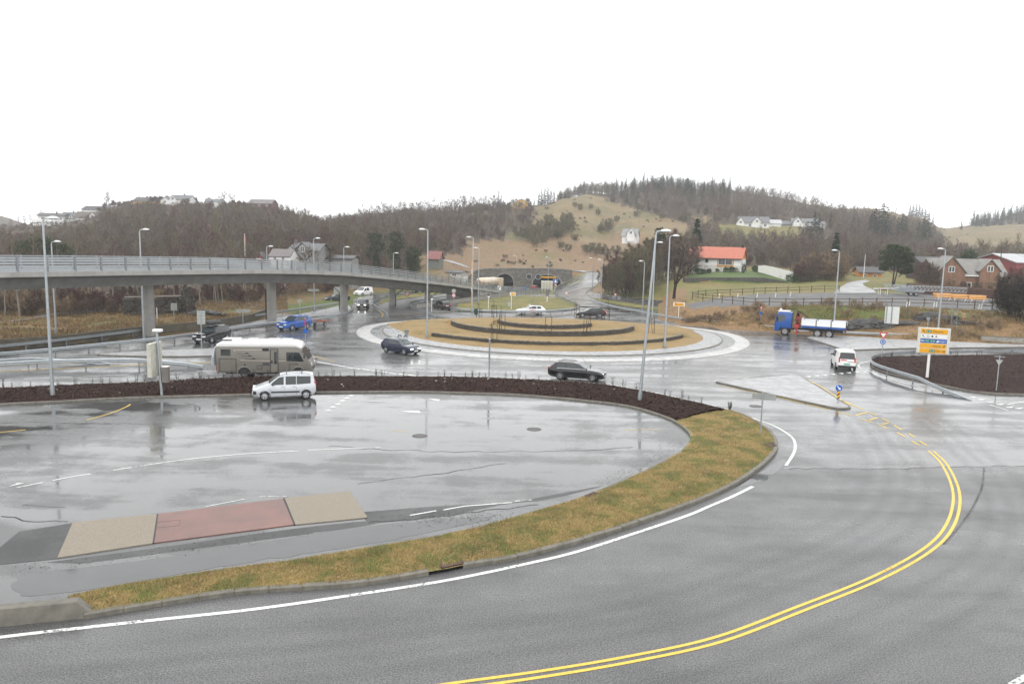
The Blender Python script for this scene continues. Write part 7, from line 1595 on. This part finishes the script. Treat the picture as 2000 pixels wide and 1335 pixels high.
for base,v,lab,pos in (((843,609),578.5,'black round sign with white marks left of the dark hatchback',None),((954,603),574.3,'black round sign with white marks on the grass triangle',None)):
    t=ringsign(lab,base,v,.30,None,'black',.05,None,MAT['signw']); z=vz(t,v)
    for x in (-.11,.11): poly(t,'white_mark',MAT['signw'],[(x-.05,z),(x+.04,z+.09),(x+.04,z-.09)],-.06,.01)
    rect(t,'plate_below',MAT['signw'],0,z-.45,.3,.24,-.03,.02)
ringsign('red ringed sign on a post beside the curving hill road barrier',(1106,588),572,.34,None,'end',None)
ringsign('small red ringed sign beside the right side lane',(1201.5,586),575,.24,None,'end',None)
# yellow boards
t=sign('direction_sign','small yellow direction board on a white post before the lone bare tree','direction sign',None,pos=G(1325,619)); zc=vz(t,594); k=t.location.y/F; post(t,zc,.05,MAT['signw']); rect(t,'frame',MAT['signw'],0,zc,22*k,7.4*k,-.02,.05); rect(t,'sign_panel',MAT['yel'],0,zc-.02,18*k,5.6*k,-.05,.02); rect(t,'arrow_mark',dk_,-6.5*k,zc+.05,.12,.26,-.064,.01); textmesh('Sentrum',.30,-5*k,zc-.08,-.064,dk_,t)
t=sign('direction_sign','small plain yellow board on a white post on the grass triangle','direction sign',(998.5,604),.05); zc=vz(t,573.7); k=t.location.y/F; post(t,zc,.05,MAT['signw']); rect(t,'frame',MAT['signw'],2.3*k,zc,11*k,6.6*k,-.02,.05); rect(t,'sign_panel',MAT['yel'],2.7*k,zc,8*k,4.4*k,-.05,.02)
t=sign('waste_bin','small grey box on the grass behind the yellow board post','box',(994.5,599.5),None); b=MB(); b.box((0,0,.45),(.45,.4,.95),bev=.03); b.build('box_body',MAT['signb'],t); b=MB(); b.box((0,0,.95),(.5,.45,.06)); b.build('lid',MAT['galvd'],t)
for lab,base,v,uw,vh,m in (('white square information sign on the ramp before the tanker',(975,583),562,6.5,8.5,MAT['signw']),('white square sign with two dark marks at the bridge end',(909,566),545,7.,8.5,MAT['signw']),('small blue arrow board on the tunnel road verge',(1024.5,575),562,4,6,MAT['blue'])):
    t=sign('road_sign',lab,'road sign',base,None); z=vz(t,v); k=t.location.y/F; post(t,z,.06); rect(t,'sign_panel',m,0,z,uw*k,vh*k)
    if m is MAT['signw']: poly(t,'curved_arrow',dk_,[(-.22,z-.4),(-.08,z-.4),(-.05,z+.1),(.25,z+.3),(.2,z+.42),(-.2,z+.2)],-.06,.01); 
    else: arrow(t,MAT['signw'],0,z,.4,R(90),-.055)
t=sign('motorway_sign','blue square road sign with white symbol beside the right tunnel mouth','road sign',(1083,568),None); z=vz(t,548.5); k=t.location.y/F; post(t,z,.06); rect(t,'white_rim',MAT['signw'],1.5*k,z,9.2*k,8.4*k); rect(t,'sign_panel',MAT['blue'],1.5*k,z,8.5*k,7.7*k,-.05); poly(t,'symbol',MAT['signw'],[(1.5*k-.35,z-.42),(1.5*k-.12,z+.3),(1.5*k+.12,z+.3),(1.5*k+.35,z-.42)],-.075,.01); rect(t,'small_plate',MAT['signw'],2*k,vz(t,556),3*k,3*k); rect(t,'small_plate',MAT['red'],-1*k,vz(t,556),2*k,3.5*k)
# storage containers, pole, bin, cabinets
t=sign('storage_container','row of four tall cream panels standing before the right tunnel mouth','container',(1068,567.5),None); k=t.location.y/F; z1=vz(t,549.5)
for i in range(4): b=MB(); b.box(((i-1.5)*5.7*k,0,z1/2),(5.2*k,1.0,z1),bev=.04); b.build('panel',M('cream_panel',(.52,.52,.44),.6,0,.1,dirt=.2),t); b=MB(); b.cyl(((i-1.5)*5.7*k-.2,0,z1),((i-1.5)*5.7*k-.2,0,z1+.16),.2,.2,8); b.cyl(((i-1.5)*5.7*k+.2,0,z1),((i-1.5)*5.7*k+.2,0,z1+.16),.2,.2,8); b.build('top_knobs',MAT['signw'],t)
b=MB(); b.box((-1.0,-.7,.1),(1.1,.3,.35)); b.build('orange_box',M('orange_box',(.5,.2,.06),.5),t)
t=sign('grey_box_post','grey instrument box on a pale post on the grass triangle','instrument box',(1068.5,590),None); k=t.location.y/F; z=vz(t,571.5); post(t,z,.09,MAT['signw']); rect(t,'box_body',M('instrument_grey',(.13,.13,.12),.5),0,z,6.5*k,12*k,-.1,.3,.04)
t=sign('marker_pole','tall orange and white banded pole behind the roundabout lamp','pole',(921,596),0); Hm=vz(t,508)
for i in range(10): b=MB(); b.cyl((0,0,Hm*i/10),(0,0,Hm*(i+1)/10),.10,.10,10); b.build('band',MAT['signw'] if i%4==3 else MAT['yel'],t,True)
for u,lab in ((1030,'orange pole left of the dark signals on the tunnel portal'),): 
    t=sign('marker_pole',lab,'pole',(1028.5,561),None); b=MB(); b.cyl((0,0,0),(0,0,vz(t,526)),.14,.14,8); b.build('pole_shaft',M('ochre_pole',(.4,.24,.06),.6),t)
t=sign('waste_bin','dark green bin standing beside the lamp at the back of the roundabout','bin',(929.5,614.5),.45); b=MB(); b.lathe([(.0,0),(.24,0),(.29,.85),(.31,.86),(.31,.92),(.0,.97)],'z',(0,0,0),18); b.build('bin_body',M('bin_green',(.005,.06,.035),.4),t,True); b=MB(); b.cyl((0,.3,0),(0,.3,1.1),.04,.04,8); b.build('post',MAT['galvd'],t)
t=sign('cabinet','small grey cabinet on the inner paving of the roundabout','cabinet',(794,655),.2); b=MB(); b.box((0,0,.22),(.4,.35,.44)); b.build('cabinet_base',MAT['galvd'],t); b=MB(); b.box((0,0,.56),(.5,.4,.22),bev=.04); b.build('cabinet_top',M('cabinet_teal_grey',(.12,.17,.17),.5),t)
# sign gantries with lattice masts
def lattice(t,H,w_=.5,name='lattice_mast'):
    b=MB(); c=[(-w_/2,-w_/2),(w_/2,-w_/2),(w_/2,w_/2),(-w_/2,w_/2)]
    for x,y in c: b.bar((x,y,-.3),(x,y,H),.06)
    n=max(3,int(H/.6))
    for i in range(n):
        for k in range(4): a,d=c[k],c[(k+1)%4]; b.bar((a[0],a[1],H*i/n),(d[0],d[1],H*(i+1)/n),.03)
    return b.build(name,MAT['galvd'],t)
t=sign('road_sign','tall pale sign back on a lattice mast in front of the rocky bank','road sign',None,pos=Vector((gp(1733,656).x,gp(1733,656).y,0))); lattice(t,vz(t,591),.55); k=t.location.y/F; zc=(vz(t,598)+vz(t,631))/2; rect(t,'sign_plate',M('pale_sign_back',(.62,.64,.62),.5,0,.06),5*k,zc,25*k,vz(t,598)-vz(t,631),-.4,.06); b=MB(); 
for x in (-.3,.3): b.bar((x,-.46,vz(t,632)),(x,-.46,vz(t,594)),.12,.12)
b.build('stiffener',MAT['galvd'],t)
t=sign('lattice_mast','bare galvanised lattice mast on the bank behind the big yellow sign','mast',None,pos=G(1862,640)); lattice(t,vz(t,590),.6)
t=sign('signal_post','short post with a grey lamp box left of the lamp on the right bank','signal post',None,pos=G(1811,645)); post(t,vz(t,622),.05); rect(t,'lamp_box',MAT['galvd'],0,vz(t,623),.4,.4,-.05,.25,.05)
for u,v0,v1,lab in ((1690,497,549,'white flagpole beside the orange cottage'),(1158,524,562,'')):
    if not lab: continue
    p=at(u-4,v1,182); p.z=T(p.x,p.y); t=thing('flagpole',lab,'flagpole',p); H_=zfor(p.x,p.y,v0)-p.z; b=MB(); b.cyl((0,0,-.2),(0,0,H_),.09,.05,10); b.build('pole',MAT['white'],t,True); b=MB(); b.lathe([(.0,.14),(.08,.07),(.0,0)],'z',(0,0,H_),10); b.build('finial',MAT['galv'],t)
p=ground(479,172); t=thing('flagpole','white flagpole with a narrow red pennant among the birches','flagpole',p); H_=zfor(p.x,p.y,456)-p.z; b=MB(); b.cyl((0,0,-.2),(0,0,H_),.09,.05,10); b.build('pole',MAT['white'],t,True); b=MB(); b.add([(.06,0,H_-.3),(.3,.02,H_-.5),(.25,0,H_-2.2),(.06,0,H_-2.4)],[(0,1,2,3)]); b.build('pennant',MAT['red'],t)
def utility(label,u,v0,v1,Y,lines=()):
    p=at(u,v1,Y); p.z=T(p.x,p.y); t=thing('utility_pole',label,'utility pole',p); H_=zfor(p.x,p.y,v0)-p.z; b=MB(); b.cyl((0,0,-.3),(0,0,H_),.12,.09,8); b.build('pole',MAT['dwood'],t,True); b=MB(); b.bar((-.8,0,H_-.3),(.8,0,H_-.3),.1); b.build('crossarm',MAT['dwood'],t)
    for (du,dv,dY) in lines:
        q=at(u+du,v0+dv,Y+dY)-p; a=Vector((0,0,H_-.2)); P=[a.lerp(q,k/10)-Vector((0,0,1.2*math.sin(math.pi*k/10))) for k in range(11)]; b=MB(); b.tube(P,.025,4); b.build('wire',MAT['black'],t)
utility('wooden utility pole with wires behind the brick house',1951,481,540,172,((120,14,10),(120,24,0),(-330,10,60)))
utility('thin dark wooden pole right of the white house garden',1543,490,545,170)
# ================================================================ YARD ON THE RIGHT: fences, trailer, timber, hedge, walls
def fence(label,pxs,zf=.05,h=1.1,sp=2.6,m=None,group='weathered rail fences round the yard'):
    P=resample(smoothline([G(u,v) for u,v in pxs],5),.4); c=P[len(P)//2].copy(); t=thing('rail_fence',label,'fence',c,0,group); st=int(sp/.4); m=m or M('brown_fence_rail',(.10,.065,.04),.7,0,.2); Q=[p-c for p in P[::st]]; Q=[Vector((q.x,q.y,T(q.x+c.x,q.y+c.y)-c.z)) for q in Q]
    for z in (.55,1.02):
        b=MB()
        for a,d in zip(Q,Q[1:]): b.bar(a+Vector((0,0,z)),d+Vector((0,0,z)),.07,.09)
        b.build('rail',m,t)
    for q in Q: b=MB(); b.box((q.x,q.y,q.z+.55),(.11,.11,1.3)); b.build('post',m,t)
fence('long two rail fence along the near edge of the gravel yard',[(1352,585),(1380,588.5),(1420,592),(1500,596),(1600,597),(1700,597),(1800,598.5),(1880,602),(1950,606)])
fence('two rail fence along the far edge of the gravel yard',[(1352,584),(1380,579),(1450,576),(1520,573),(1600,570),(1660,571)])
t=thing('white_marker_posts','white stub posts along the yard fence','fence posts',(0,0,0)); 
b=MB()
for u,v in ((1404,582),(1440,581.5),(1478,581),(1514,580),(1543,579),(1568,597),(1667,598),(1775,599),(1770,599),(1828,600),(1823,600),(1911,604),(1916,604)):
    p=G(u,v); bb=MB(); bb.bar((p.x,p.y,p.z-.1),(p.x+.1,p.y,p.z+.75),.10,.06); bb.build('stub_post',MAT['signw'],t)
t=thing('garden_wall','dark mossy stone wall below the lawn of the white house','stone wall',(0,0,0)); P=[at(u,553,161) for u in range(1335,1541,6)]
b=MB(); vs=[];uv=[]
for i,p in enumerate(P):
    zt=at(1335+i*6,541.6,161).z-max(0,(i-26))*.12; zb=T(p.x,160.3)-.6
    for y,z in ((160.7,zb),(160.8,zt),(161.8,zt),(161.9,zb)): vs.append((p.x,y,z)); uv.append((p.x,z+y))
b.add(vs,[(i*4+j,(i+1)*4+j,(i+1)*4+j+1,i*4+j+1) for i in range(len(P)-1) for j in range(3)]+[(0,1,2,3),tuple(range(len(vs)-4,len(vs)))]); b.build('wall_face',brickmat('mossy_garden_stone',(.06,.058,.05),(.10,.095,.08),(.02,.02,.018),1.0,.8,1.,.3,.55,'UV'),t,uv=uv)
t=thing('garden_wall','white plastered wall sloping down to the right of the white house','garden wall',(0,0,0)); A=[(1481,519,524.5,176),(1493,518,527,174),(1510,521,532,171),(1530,526,538,168),(1550,531,545,165)]
b=MB(); vs=[]
for u,v0,v1,Y in A:
    p=at(u,v0,Y); q=at(u,v1,Y)
    for d_,z in ((0,q.z-.8),(0,p.z),(.4,p.z),(.4,q.z-.8)): vs.append((p.x+d_*.3,Y+d_,z))
b.add(vs,[(i*4+j,(i+1)*4+j,(i+1)*4+(j+1)%4,i*4+(j+1)%4) for i in range(len(A)-1) for j in range(4)]+[(0,1,2,3),(16,17,18,19)]); b.build('wall_body',M('white_plaster_wall',(.72,.71,.68),.7,0,.06),t)
# lattice boom trailer
a=G(1738,576); c=G(1842,584); d=(c-a); yaw=math.atan2(d.y,d.x); k=128/F; t=thing('mobile_crane_trailer','long silver lattice boom lying on a low trailer in the yard','trailer',G(1775,577),yaw)
x0=-4.0;x1=8.5; b=MB()
for y in (-.4,.4):
    for z in (1.0,1.75): b.bar((x0,y,z),(x1,y,z-.1),.09)
    n=22
    for i in range(n): xa=x0+(x1-x0)*i/n; xb=x0+(x1-x0)*(i+1)/n; b.bar((xa,y,1.0),(xb,y,1.72),.05); b.bar((xb,y,1.0),(xb,y,1.72),.04)
b.build('lattice_boom',MAT['galv'],t); b=MB(); b.box((0,0,.72),(4.5,1.5,.25)); b.box((-.4,0,1.15),(2.2,1.2,.7),bev=.05); b.build('trailer_bed',MAT['galvd'],t)
for x in (.2,1.0):
    for s_ in (-1,1): wheel(t,x,s_*.8,.34,.22,s_,'steel')
# timber bundles on trestles
mt=M('fresh_timber',(.62,.33,.12),.6,0,.25,9)
for u0,u1,v,lab in ((1826,1856,587,'long bundle of fresh orange logs left of the lamp post in the yard'),(1858,1886,589,'short middle bundle of fresh orange logs in the yard'),(1890,1922,591,'rightmost bundle of fresh orange logs in the yard')):
    p=G((u0+u1)/2,v); k=p.y/F; L=(u1-u0)*k; t=thing('timber_bundle',lab,'timber stack',p,-.10,'timber bundles in the yard'); 
    b=MB(); rr=random.Random(u0)
    for r_ in range(3):
        for j in range(4): b.cyl((-L/2+rr.uniform(-.1,.1),-.4+j*.27+r_*.06,.62+r_*.23),(L/2+rr.uniform(-.1,.1),-.4+j*.27+r_*.06,.62+r_*.23),.13,.12,8)
    b.build('logs',mt,t); b=MB()
    for x in (-L*.35,L*.35): b.bar((x-.2,-.5,-.05),(x+.1,-.5,.55),.08); b.bar((x-.2,.5,-.05),(x+.1,.5,.55),.08); b.bar((x,-.6,.5),(x,.6,.5),.1)
    b.build('trestle',MAT['signw'],t)
p=G(1724,575); t=thing('handcart','small cart with a pale tabletop load beside the boom trailer','cart',p); b=MB(); b.box((0,0,1.0),(1.6,.9,.10)); b.build('table_top',M('pinkish_board',(.55,.45,.44),.6),t); b=MB(); b.box((0,0,.86),(1.1,.7,.2)); b.build('load',M('dark_load',(.05,.03,.03),.7),t)
for x in (-.6,.6): b=MB(); b.bar((x,-.35,0),(x,-.35,.95),.07); b.bar((x,.35,0),(x,.35,.95),.07); b.build('leg',MAT['signw'],t)
# clipped brown hedge in front of the brick house
hp=Plant(77); hr=hp.r; Hd=[G(u,v) for u,v in ((1772,573),(1830,576),(1900,580),(1965,585),(2040,591))]; t=thing('hedge','clipped reddish brown hedge in front of the brick house','hedge',Hd[2]); c=Hd[2]
Hs=resample(smoothline(Hd,6),.5); N=normals2(Hs); vs=[]
for p,q in zip(Hs,N):
    for s_,z in ((-.5,0),(-.55,1.5),(0,1.75),(.55,1.5),(.5,0)): x=p+q*s_; vs.append((x.x-c.x,x.y-c.y,max(T(x.x,x.y),0)-c.z+z+hr.normal(0,.05)))
b=MB(); b.add(vs,[(i*5+j,(i+1)*5+j,(i+1)*5+j+1,i*5+j+1) for i in range(len(Hs)-1) for j in range(4)]); b.build('hedge_core',M('hedge_brown',(.075,.042,.030),.9,0,.35,6,bmp=.8),t)
pts=[]
for i in range(5200):
    k=hr.integers(len(Hs)); p=Hs[k]; q=N[k]; s_=hr.uniform(-.6,.6); x=p+q*s_; z=max(T(x.x,x.y),0)-c.z+ (1.65 if abs(s_)<.5 and hr.random()<.5 else hr.uniform(.1,1.6)); hp.twig(np.array([x.x-c.x,x.y-c.y,z]),np.array([hr.normal(),hr.normal(),hr.uniform(.2,1)]),.32,.035)
_,_,Fv,FF=hp.arrays(); npmesh('twigs',Fv,FF,M('hedge_twigs',(.13,.075,.05),.9,0,.3),t)
# ================================================================ DRY STONE RUIN, ROCKS
def stones(label,name,runs,seed,m,sz=(.5,.35,.22)):
    r=random.Random(seed); c=runs[0][0].copy(); t=thing(name,label,'stone wall',c); b=MB()
    for a,d,h0,h1 in runs:
        L=(d-a).length; ang=math.atan2(d.y-a.y,d.x-a.x); n=max(2,int(L/(sz[0]*.85)))
        for i in range(n):
            p=a.lerp(d,(i+.5)/n); h=h0+(h1-h0)*i/n; rows=max(1,int(h/sz[2]))
            for j in range(rows): b.box((p.x-c.x+r.uniform(-.1,.1),p.y-c.y+r.uniform(-.12,.12),p.z-c.z+sz[2]*(j+.4)),(sz[0]*r.uniform(.7,1.25),sz[1]*r.uniform(.8,1.3),sz[2]*r.uniform(.8,1.15)),ang+r.uniform(-.25,.25),bev=.03)
    b.build('stonework',m,t); return t
st=M('dark_ruin_stone',(.07,.062,.052),.85,0,.6,1.2,bmp=.5)
g=lambda u,v,Y: Vector((tanu(u)*Y,Y,T(tanu(u)*Y,Y)))
t=stones('ruined dry stone wall with a rounded tower end behind the first pier','stone_ruin',[(g(238,608,97),g(345,608,101),2.3,2.5),(g(345,600,101),g(356,600,102),2.4,4.2),(g(356,600,102),g(372,600,102.5),4.6,3.2),(g(372,600,102.5),g(378,600,103.5),2.8,1.4)],3,st)
a,d=g(240,608,96.6)-t.location,g(352,608,100.8)-t.location; b=MB(); b.bar(a+Vector((0,0,2.45)),d+Vector((0,0,2.6)),.12); b.build('timber_rail',M('bleached_beam',(.33,.30,.26),.7),t)
def rock(label,center,sx,sy,sz,seed,m):
    t=thing('rock_outcrop',label,'rock',center); bm=bmesh.new(); bmesh.ops.create_icosphere(bm,subdivisions=4,radius=1); 
    V=np.array([v.co[:] for v in bm.verts]); f=1+.5*vnoise(V[:,0]*3+seed,V[:,2]*3+V[:,1]*2,1.,seed)+.35*vnoise(V[:,0]*9+V[:,1]*5,V[:,2]*9,1.,seed+1)
    for v,k in zip(bm.verts,f): v.co=Vector((v.co.x*sx*k,v.co.y*sy*k,v.co.z*sz*k))
    me=bpy.data.meshes.new('rock_face'); bm.to_mesh(me); bm.free(); me.materials.append(m); o=bpy.data.objects.new('rock_face',me); COL.objects.link(o); o.parent=t
rk=M('dark_wet_rock',(.045,.043,.042),.5,0,.6,1.5,bmp=.8)
for u,v,sx,sz,lab in ((1680,641,3.6,1.3,'dark wet rock face in the bank left of the lattice sign mast'),(1722,640,2.0,1.0,'small dark rock just beside the lattice sign mast'),(1768,634,2.8,.7,'low dark rock ledge between the mast and the lamp'),(1828,626,3.2,1.2,'rounded dark rock with grass on top right of the lamp'),(1880,632,3.,.6,'thin rock ledge right of the rounded rock')):
    rock(lab,G(u,v)+Vector((0,.5,-.25)),sx,1.0,sz,u,rk)
rock('small heap of reddish stones beside the dark car before the tunnels',G(1003,567)+Vector((0,0,.2)),2.4,1.5,.9,5,M('reddish_heap_stone',(.16,.09,.075),.85,0,.5,2,bmp=.8))
rock('black rock mound beside the left road wall',G(398,616)+Vector((0,0,0)),2.6,1.0,.8,6,rk)
# ================================================================ YOUNG TREES WITH STAKES
def young(label,u,v,hs=1.75,z0=.5,tree=True,n=3,tv=None):
    p=gp(u,v,z0); p.z=z0-.1; t=thing('young_tree',label,'young tree',p,random.uniform(0,1),'staked young trees on the roundabout')
    for k in range(n):
        a=2*math.pi*k/n; b=MB(); b.cyl((.42*math.cos(a),.42*math.sin(a),-.1),(.42*math.cos(a),.42*math.sin(a),hs),.034,.03,8); b.build('stake',MAT['dwood'],t)
    b=MB()
    for k in range(n): a=2*math.pi*k/n; a2=2*math.pi*((k+1)%n)/n; b.bar((.42*math.cos(a),.42*math.sin(a),hs*.95),(.42*math.cos(a2),.42*math.sin(a2),hs*.95),.03)
    b.build('tie_rail',MAT['dwood'],t)
    if tree: q=bare(int(u),3.0,9,0,.22,.035,4,.35,.015,base=.45); npmesh('trunk',q[0],q[1],DARKB,t); npmesh('crown',q[2],q[3],TWB,t)
for u,v,z,lab in ((936,626,.6,'staked young tree beside the green bin'),(964,619,.6,'staked young tree just left of the top terrace wall end'),(979,641,1.3,'staked young tree below the left end of the top terrace wall'),(963,661,.75,'staked young tree on the lowest terrace near the slim grey post'),(1071,646,1.3,'single thick dark stake in the middle of the second terrace'),(1146,646,1.3,'staked young tree below the right end of the top terrace wall'),(1172,629,.7,'staked young tree in front of the black estate car tail'),(1274,648,.75,'staked young tree between the two roundabout lamps'),(1187,625,.6,'staked young tree right of the black estate car'),(1126,617,.6,'staked young tree behind the top terrace left of the black estate car')):
    young(lab,u,v,1.75,z,u!=1071,3 if u!=1071 else 2)
# saplings along the outer edge of the bed
sa=[]
for s in range(4):
    q=Plant(200+s)
    for k in range(4):
        a=q.r.uniform(0,6.28); P=[np.array([.06*math.cos(a),.06*math.sin(a),0])]; 
        for i in range(4): P.append(P[-1]+np.array([q.r.normal(0,.035),q.r.normal(0,.035),q.r.uniform(.10,.17)]))
        q.tube(P,.014,.006,3)
        for i in range(5): j=q.r.integers(1,4); q.twig(P[j],np.array([q.r.normal(0,.7),q.r.normal(0,.7),1]),.2,.014)
    sa.append(q.arrays())
sl='bare twiggy hedge sapling in the row along the outer edge of the mulch bed'; SGp='bare hedge saplings along the mulch bed'
O1=resample(outm,.55); N1=normals2(outm); pr=[treeobj('hedge_sapling',q,DARKB,TWB,sl,'sapling',SGp,Vector((O1[0].x,O1[0].y,.1))) for q in sa]
cnt=0
for i in range(2,len(O1)-2):
    if cnt>150: break
    d=(O1[i+1]-O1[i-1]); d.z=0; d.normalize(); n_=Vector((d.y,-d.x,0)); inn=-1
    if random.random()<.3: continue
    p=O1[i]+n_*(-.45+random.uniform(-.12,.12)); dup(RN.choice(pr),Vector((p.x,p.y,.14)),RN.uniform(0,6),RN.uniform(.65,1.25)); cnt+=1
for i in range(5): dup(pr[i%4],gp(1740+i*42,700+ i*.2,.2),i,1.5,'bare sapling among the bark chips behind the bent barrier','saplings in the right bed')
# drains, litter
def grate(label,px,z=.02,m=None):
    P=[gp(*p) for p in px]; c=sum(P,Vector())/4; t=thing('drain_grate',label,'drain grate',c); q=[p-c for p in P]; m=m or M('rusty_iron',(.10,.06,.05),.5,.4,.3,8)
    b=MB()
    for i in range(9): f=(i+.5)/9; b.bar(q[0].lerp(q[1],f)+Vector((0,0,z)),q[3].lerp(q[2],f)+Vector((0,0,z)),.035,.03)
    for i in range(4): b.bar(q[i]+Vector((0,0,z)),q[(i+1)%4]+Vector((0,0,z)),.07,.05)
    b.build('grate_bars',m,t); b=MB(); b.prism([(p.x,p.y) for p in q],z-.10,z-.03); b.build('gully',MAT['black'],t)
grate('rusty drain grate set into the kerb gap of the near verge',[(862,1117),(904,1108),(888,1090),(858,1094)],.16)
grate('rusty drain grate at the inner grass edge by the lot',[(1142,974),(1163,980),(1180,972),(1160,967)],.14)
grate('rusty drain grate at the tip of the grass near the wide sign post',[(1492,873),(1503,878),(1516,875),(1508,870)],.16)
for u,v,lab in ((1043,838,'round iron manhole cover in the middle of the wet lot'),(820,851,'round iron manhole cover left of the repaired band in the lot'),(1476,793,'round manhole cover in the lane below the triangular island')):
    p=gp(u,v); t=thing('manhole_cover',lab,'manhole cover',p); b=MB(); b.disc((0,0,.008),.34,(0,0,1),26,.014); b.build('lid',M('worn_iron',(.09,.085,.08),.5,.3,.3,8),t); b=MB(); b.lathe([(.36,.004),(.36,.018),(.42,.018),(.44,.004)],'z',(0,0,0),26); b.build('rim',M('iron_rim',(.05,.045,.045),.5),t)
LR=random.Random(9); lm=M('pale_litter',(.6,.57,.5),.7)
lt=[]
for i in range(26):
    k=LR.randrange(20,400); j=LR.randrange(6,22); p=MP[k,j]; o=MB().box((0,0,0),(LR.uniform(.06,.16),LR.uniform(.05,.1),.02),LR.uniform(0,3)).build('litter',lm,None,loc=(p[0],p[1],p[2]+.08)); o.rotation_euler=(LR.uniform(-.4,.4),LR.uniform(-.4,.4),0); tag(o,'pale scrap of litter lying on the dark bark mulch','litter','litter scraps on the mulch beds')
LB=[]
for i in range(1500):
    if i<700: u,v=LR.gauss(900,80),LR.gauss(1012,9)
    elif i<1200: u=LR.uniform(1180,1345); v=float(np.interp(u,[1180,1270,1320,1345],[948,912,886,860]))-abs(LR.gauss(0,7)); u-=abs(LR.gauss(0,14))
    else: u,v=LR.uniform(20,640),0; v=float(np.interp(u,[20,300,640],[1112,1075,1030]))+LR.gauss(4,6)
    p=gp(u,v); s=LR.uniform(.005,.02); LB.append((p.x,p.y,s,LR.uniform(0,6)))
b=MB()
for x,y,s,a in LB: b.box((x,y,.012+s*.3),(s*1.4,s,s*.6),a)
tag(b.build('gravel',M('dark_grit',(.05,.043,.037),.8,0,.5,20)),'dark grit and crumbs scattered on the wet lot edge','grit',kind='stuff')
def tuft(n,uf,yr,seed,hmin,hmax,mats):
    r=np.random.default_rng(seed); P=[]
    while len(P)<n:
        u=r.uniform(*uf); Y=PROFEDGE(u)+yr[0]+r.random()*yr[1]; x=tanu(u)*Y; z=T(x,Y)
        if z>.15 and vnoise(np.array([x]),np.array([Y]),2.2,41)[0]>-.18:
            if u>1345 and Y>108.6: continue
            P.append((x,Y,z-.03))
    return blades('grass',np.array(P),hmin,hmax,.035,mats,seed,1.1)
bm_=[M('bleached_grass_blade',(.30,.20,.10),.8,0,.3,.4),M('brown_grass_blade',(.17,.10,.055),.8,0,.3,.4),M('green_grass_blade',(.11,.125,.035),.8,0,.3,.4)]
tag(tuft(22000,(1335,2060),(.6,15),61,.10,.36,[bm_[0],bm_[2],bm_[1]]),'shaggy bleached grass on the bank below the gravel yard','grass',kind='stuff')
tag(tuft(36000,(-60,560),(1.2,26),62,.12,.5,bm_),'shaggy tussock grass on the verge below the flyover','grass',kind='stuff')
# ================================================================ WET AIR
hz,hnt,hb=newmat('mist'); hnt.nodes.remove(hb); pv=hnt.nodes.new('ShaderNodeVolumePrincipled'); pv.inputs['Color'].default_value=(.97,.98,1,1); pv.inputs['Density'].default_value=.00044; pv.inputs['Anisotropy'].default_value=.25
lk(hnt,pv.outputs[0],hnt.nodes['Material Output'].inputs['Volume'])
b=MB(); b.box((0,450,35),(2200,1300,130)); o=b.build('haze',hz); tag(o,'pale wet mist filling the valley','haze',kind='stuff'); 
S.cycles.volume_bounces=0; S.cycles.max_bounces=6; S.cycles.volume_step_rate=4
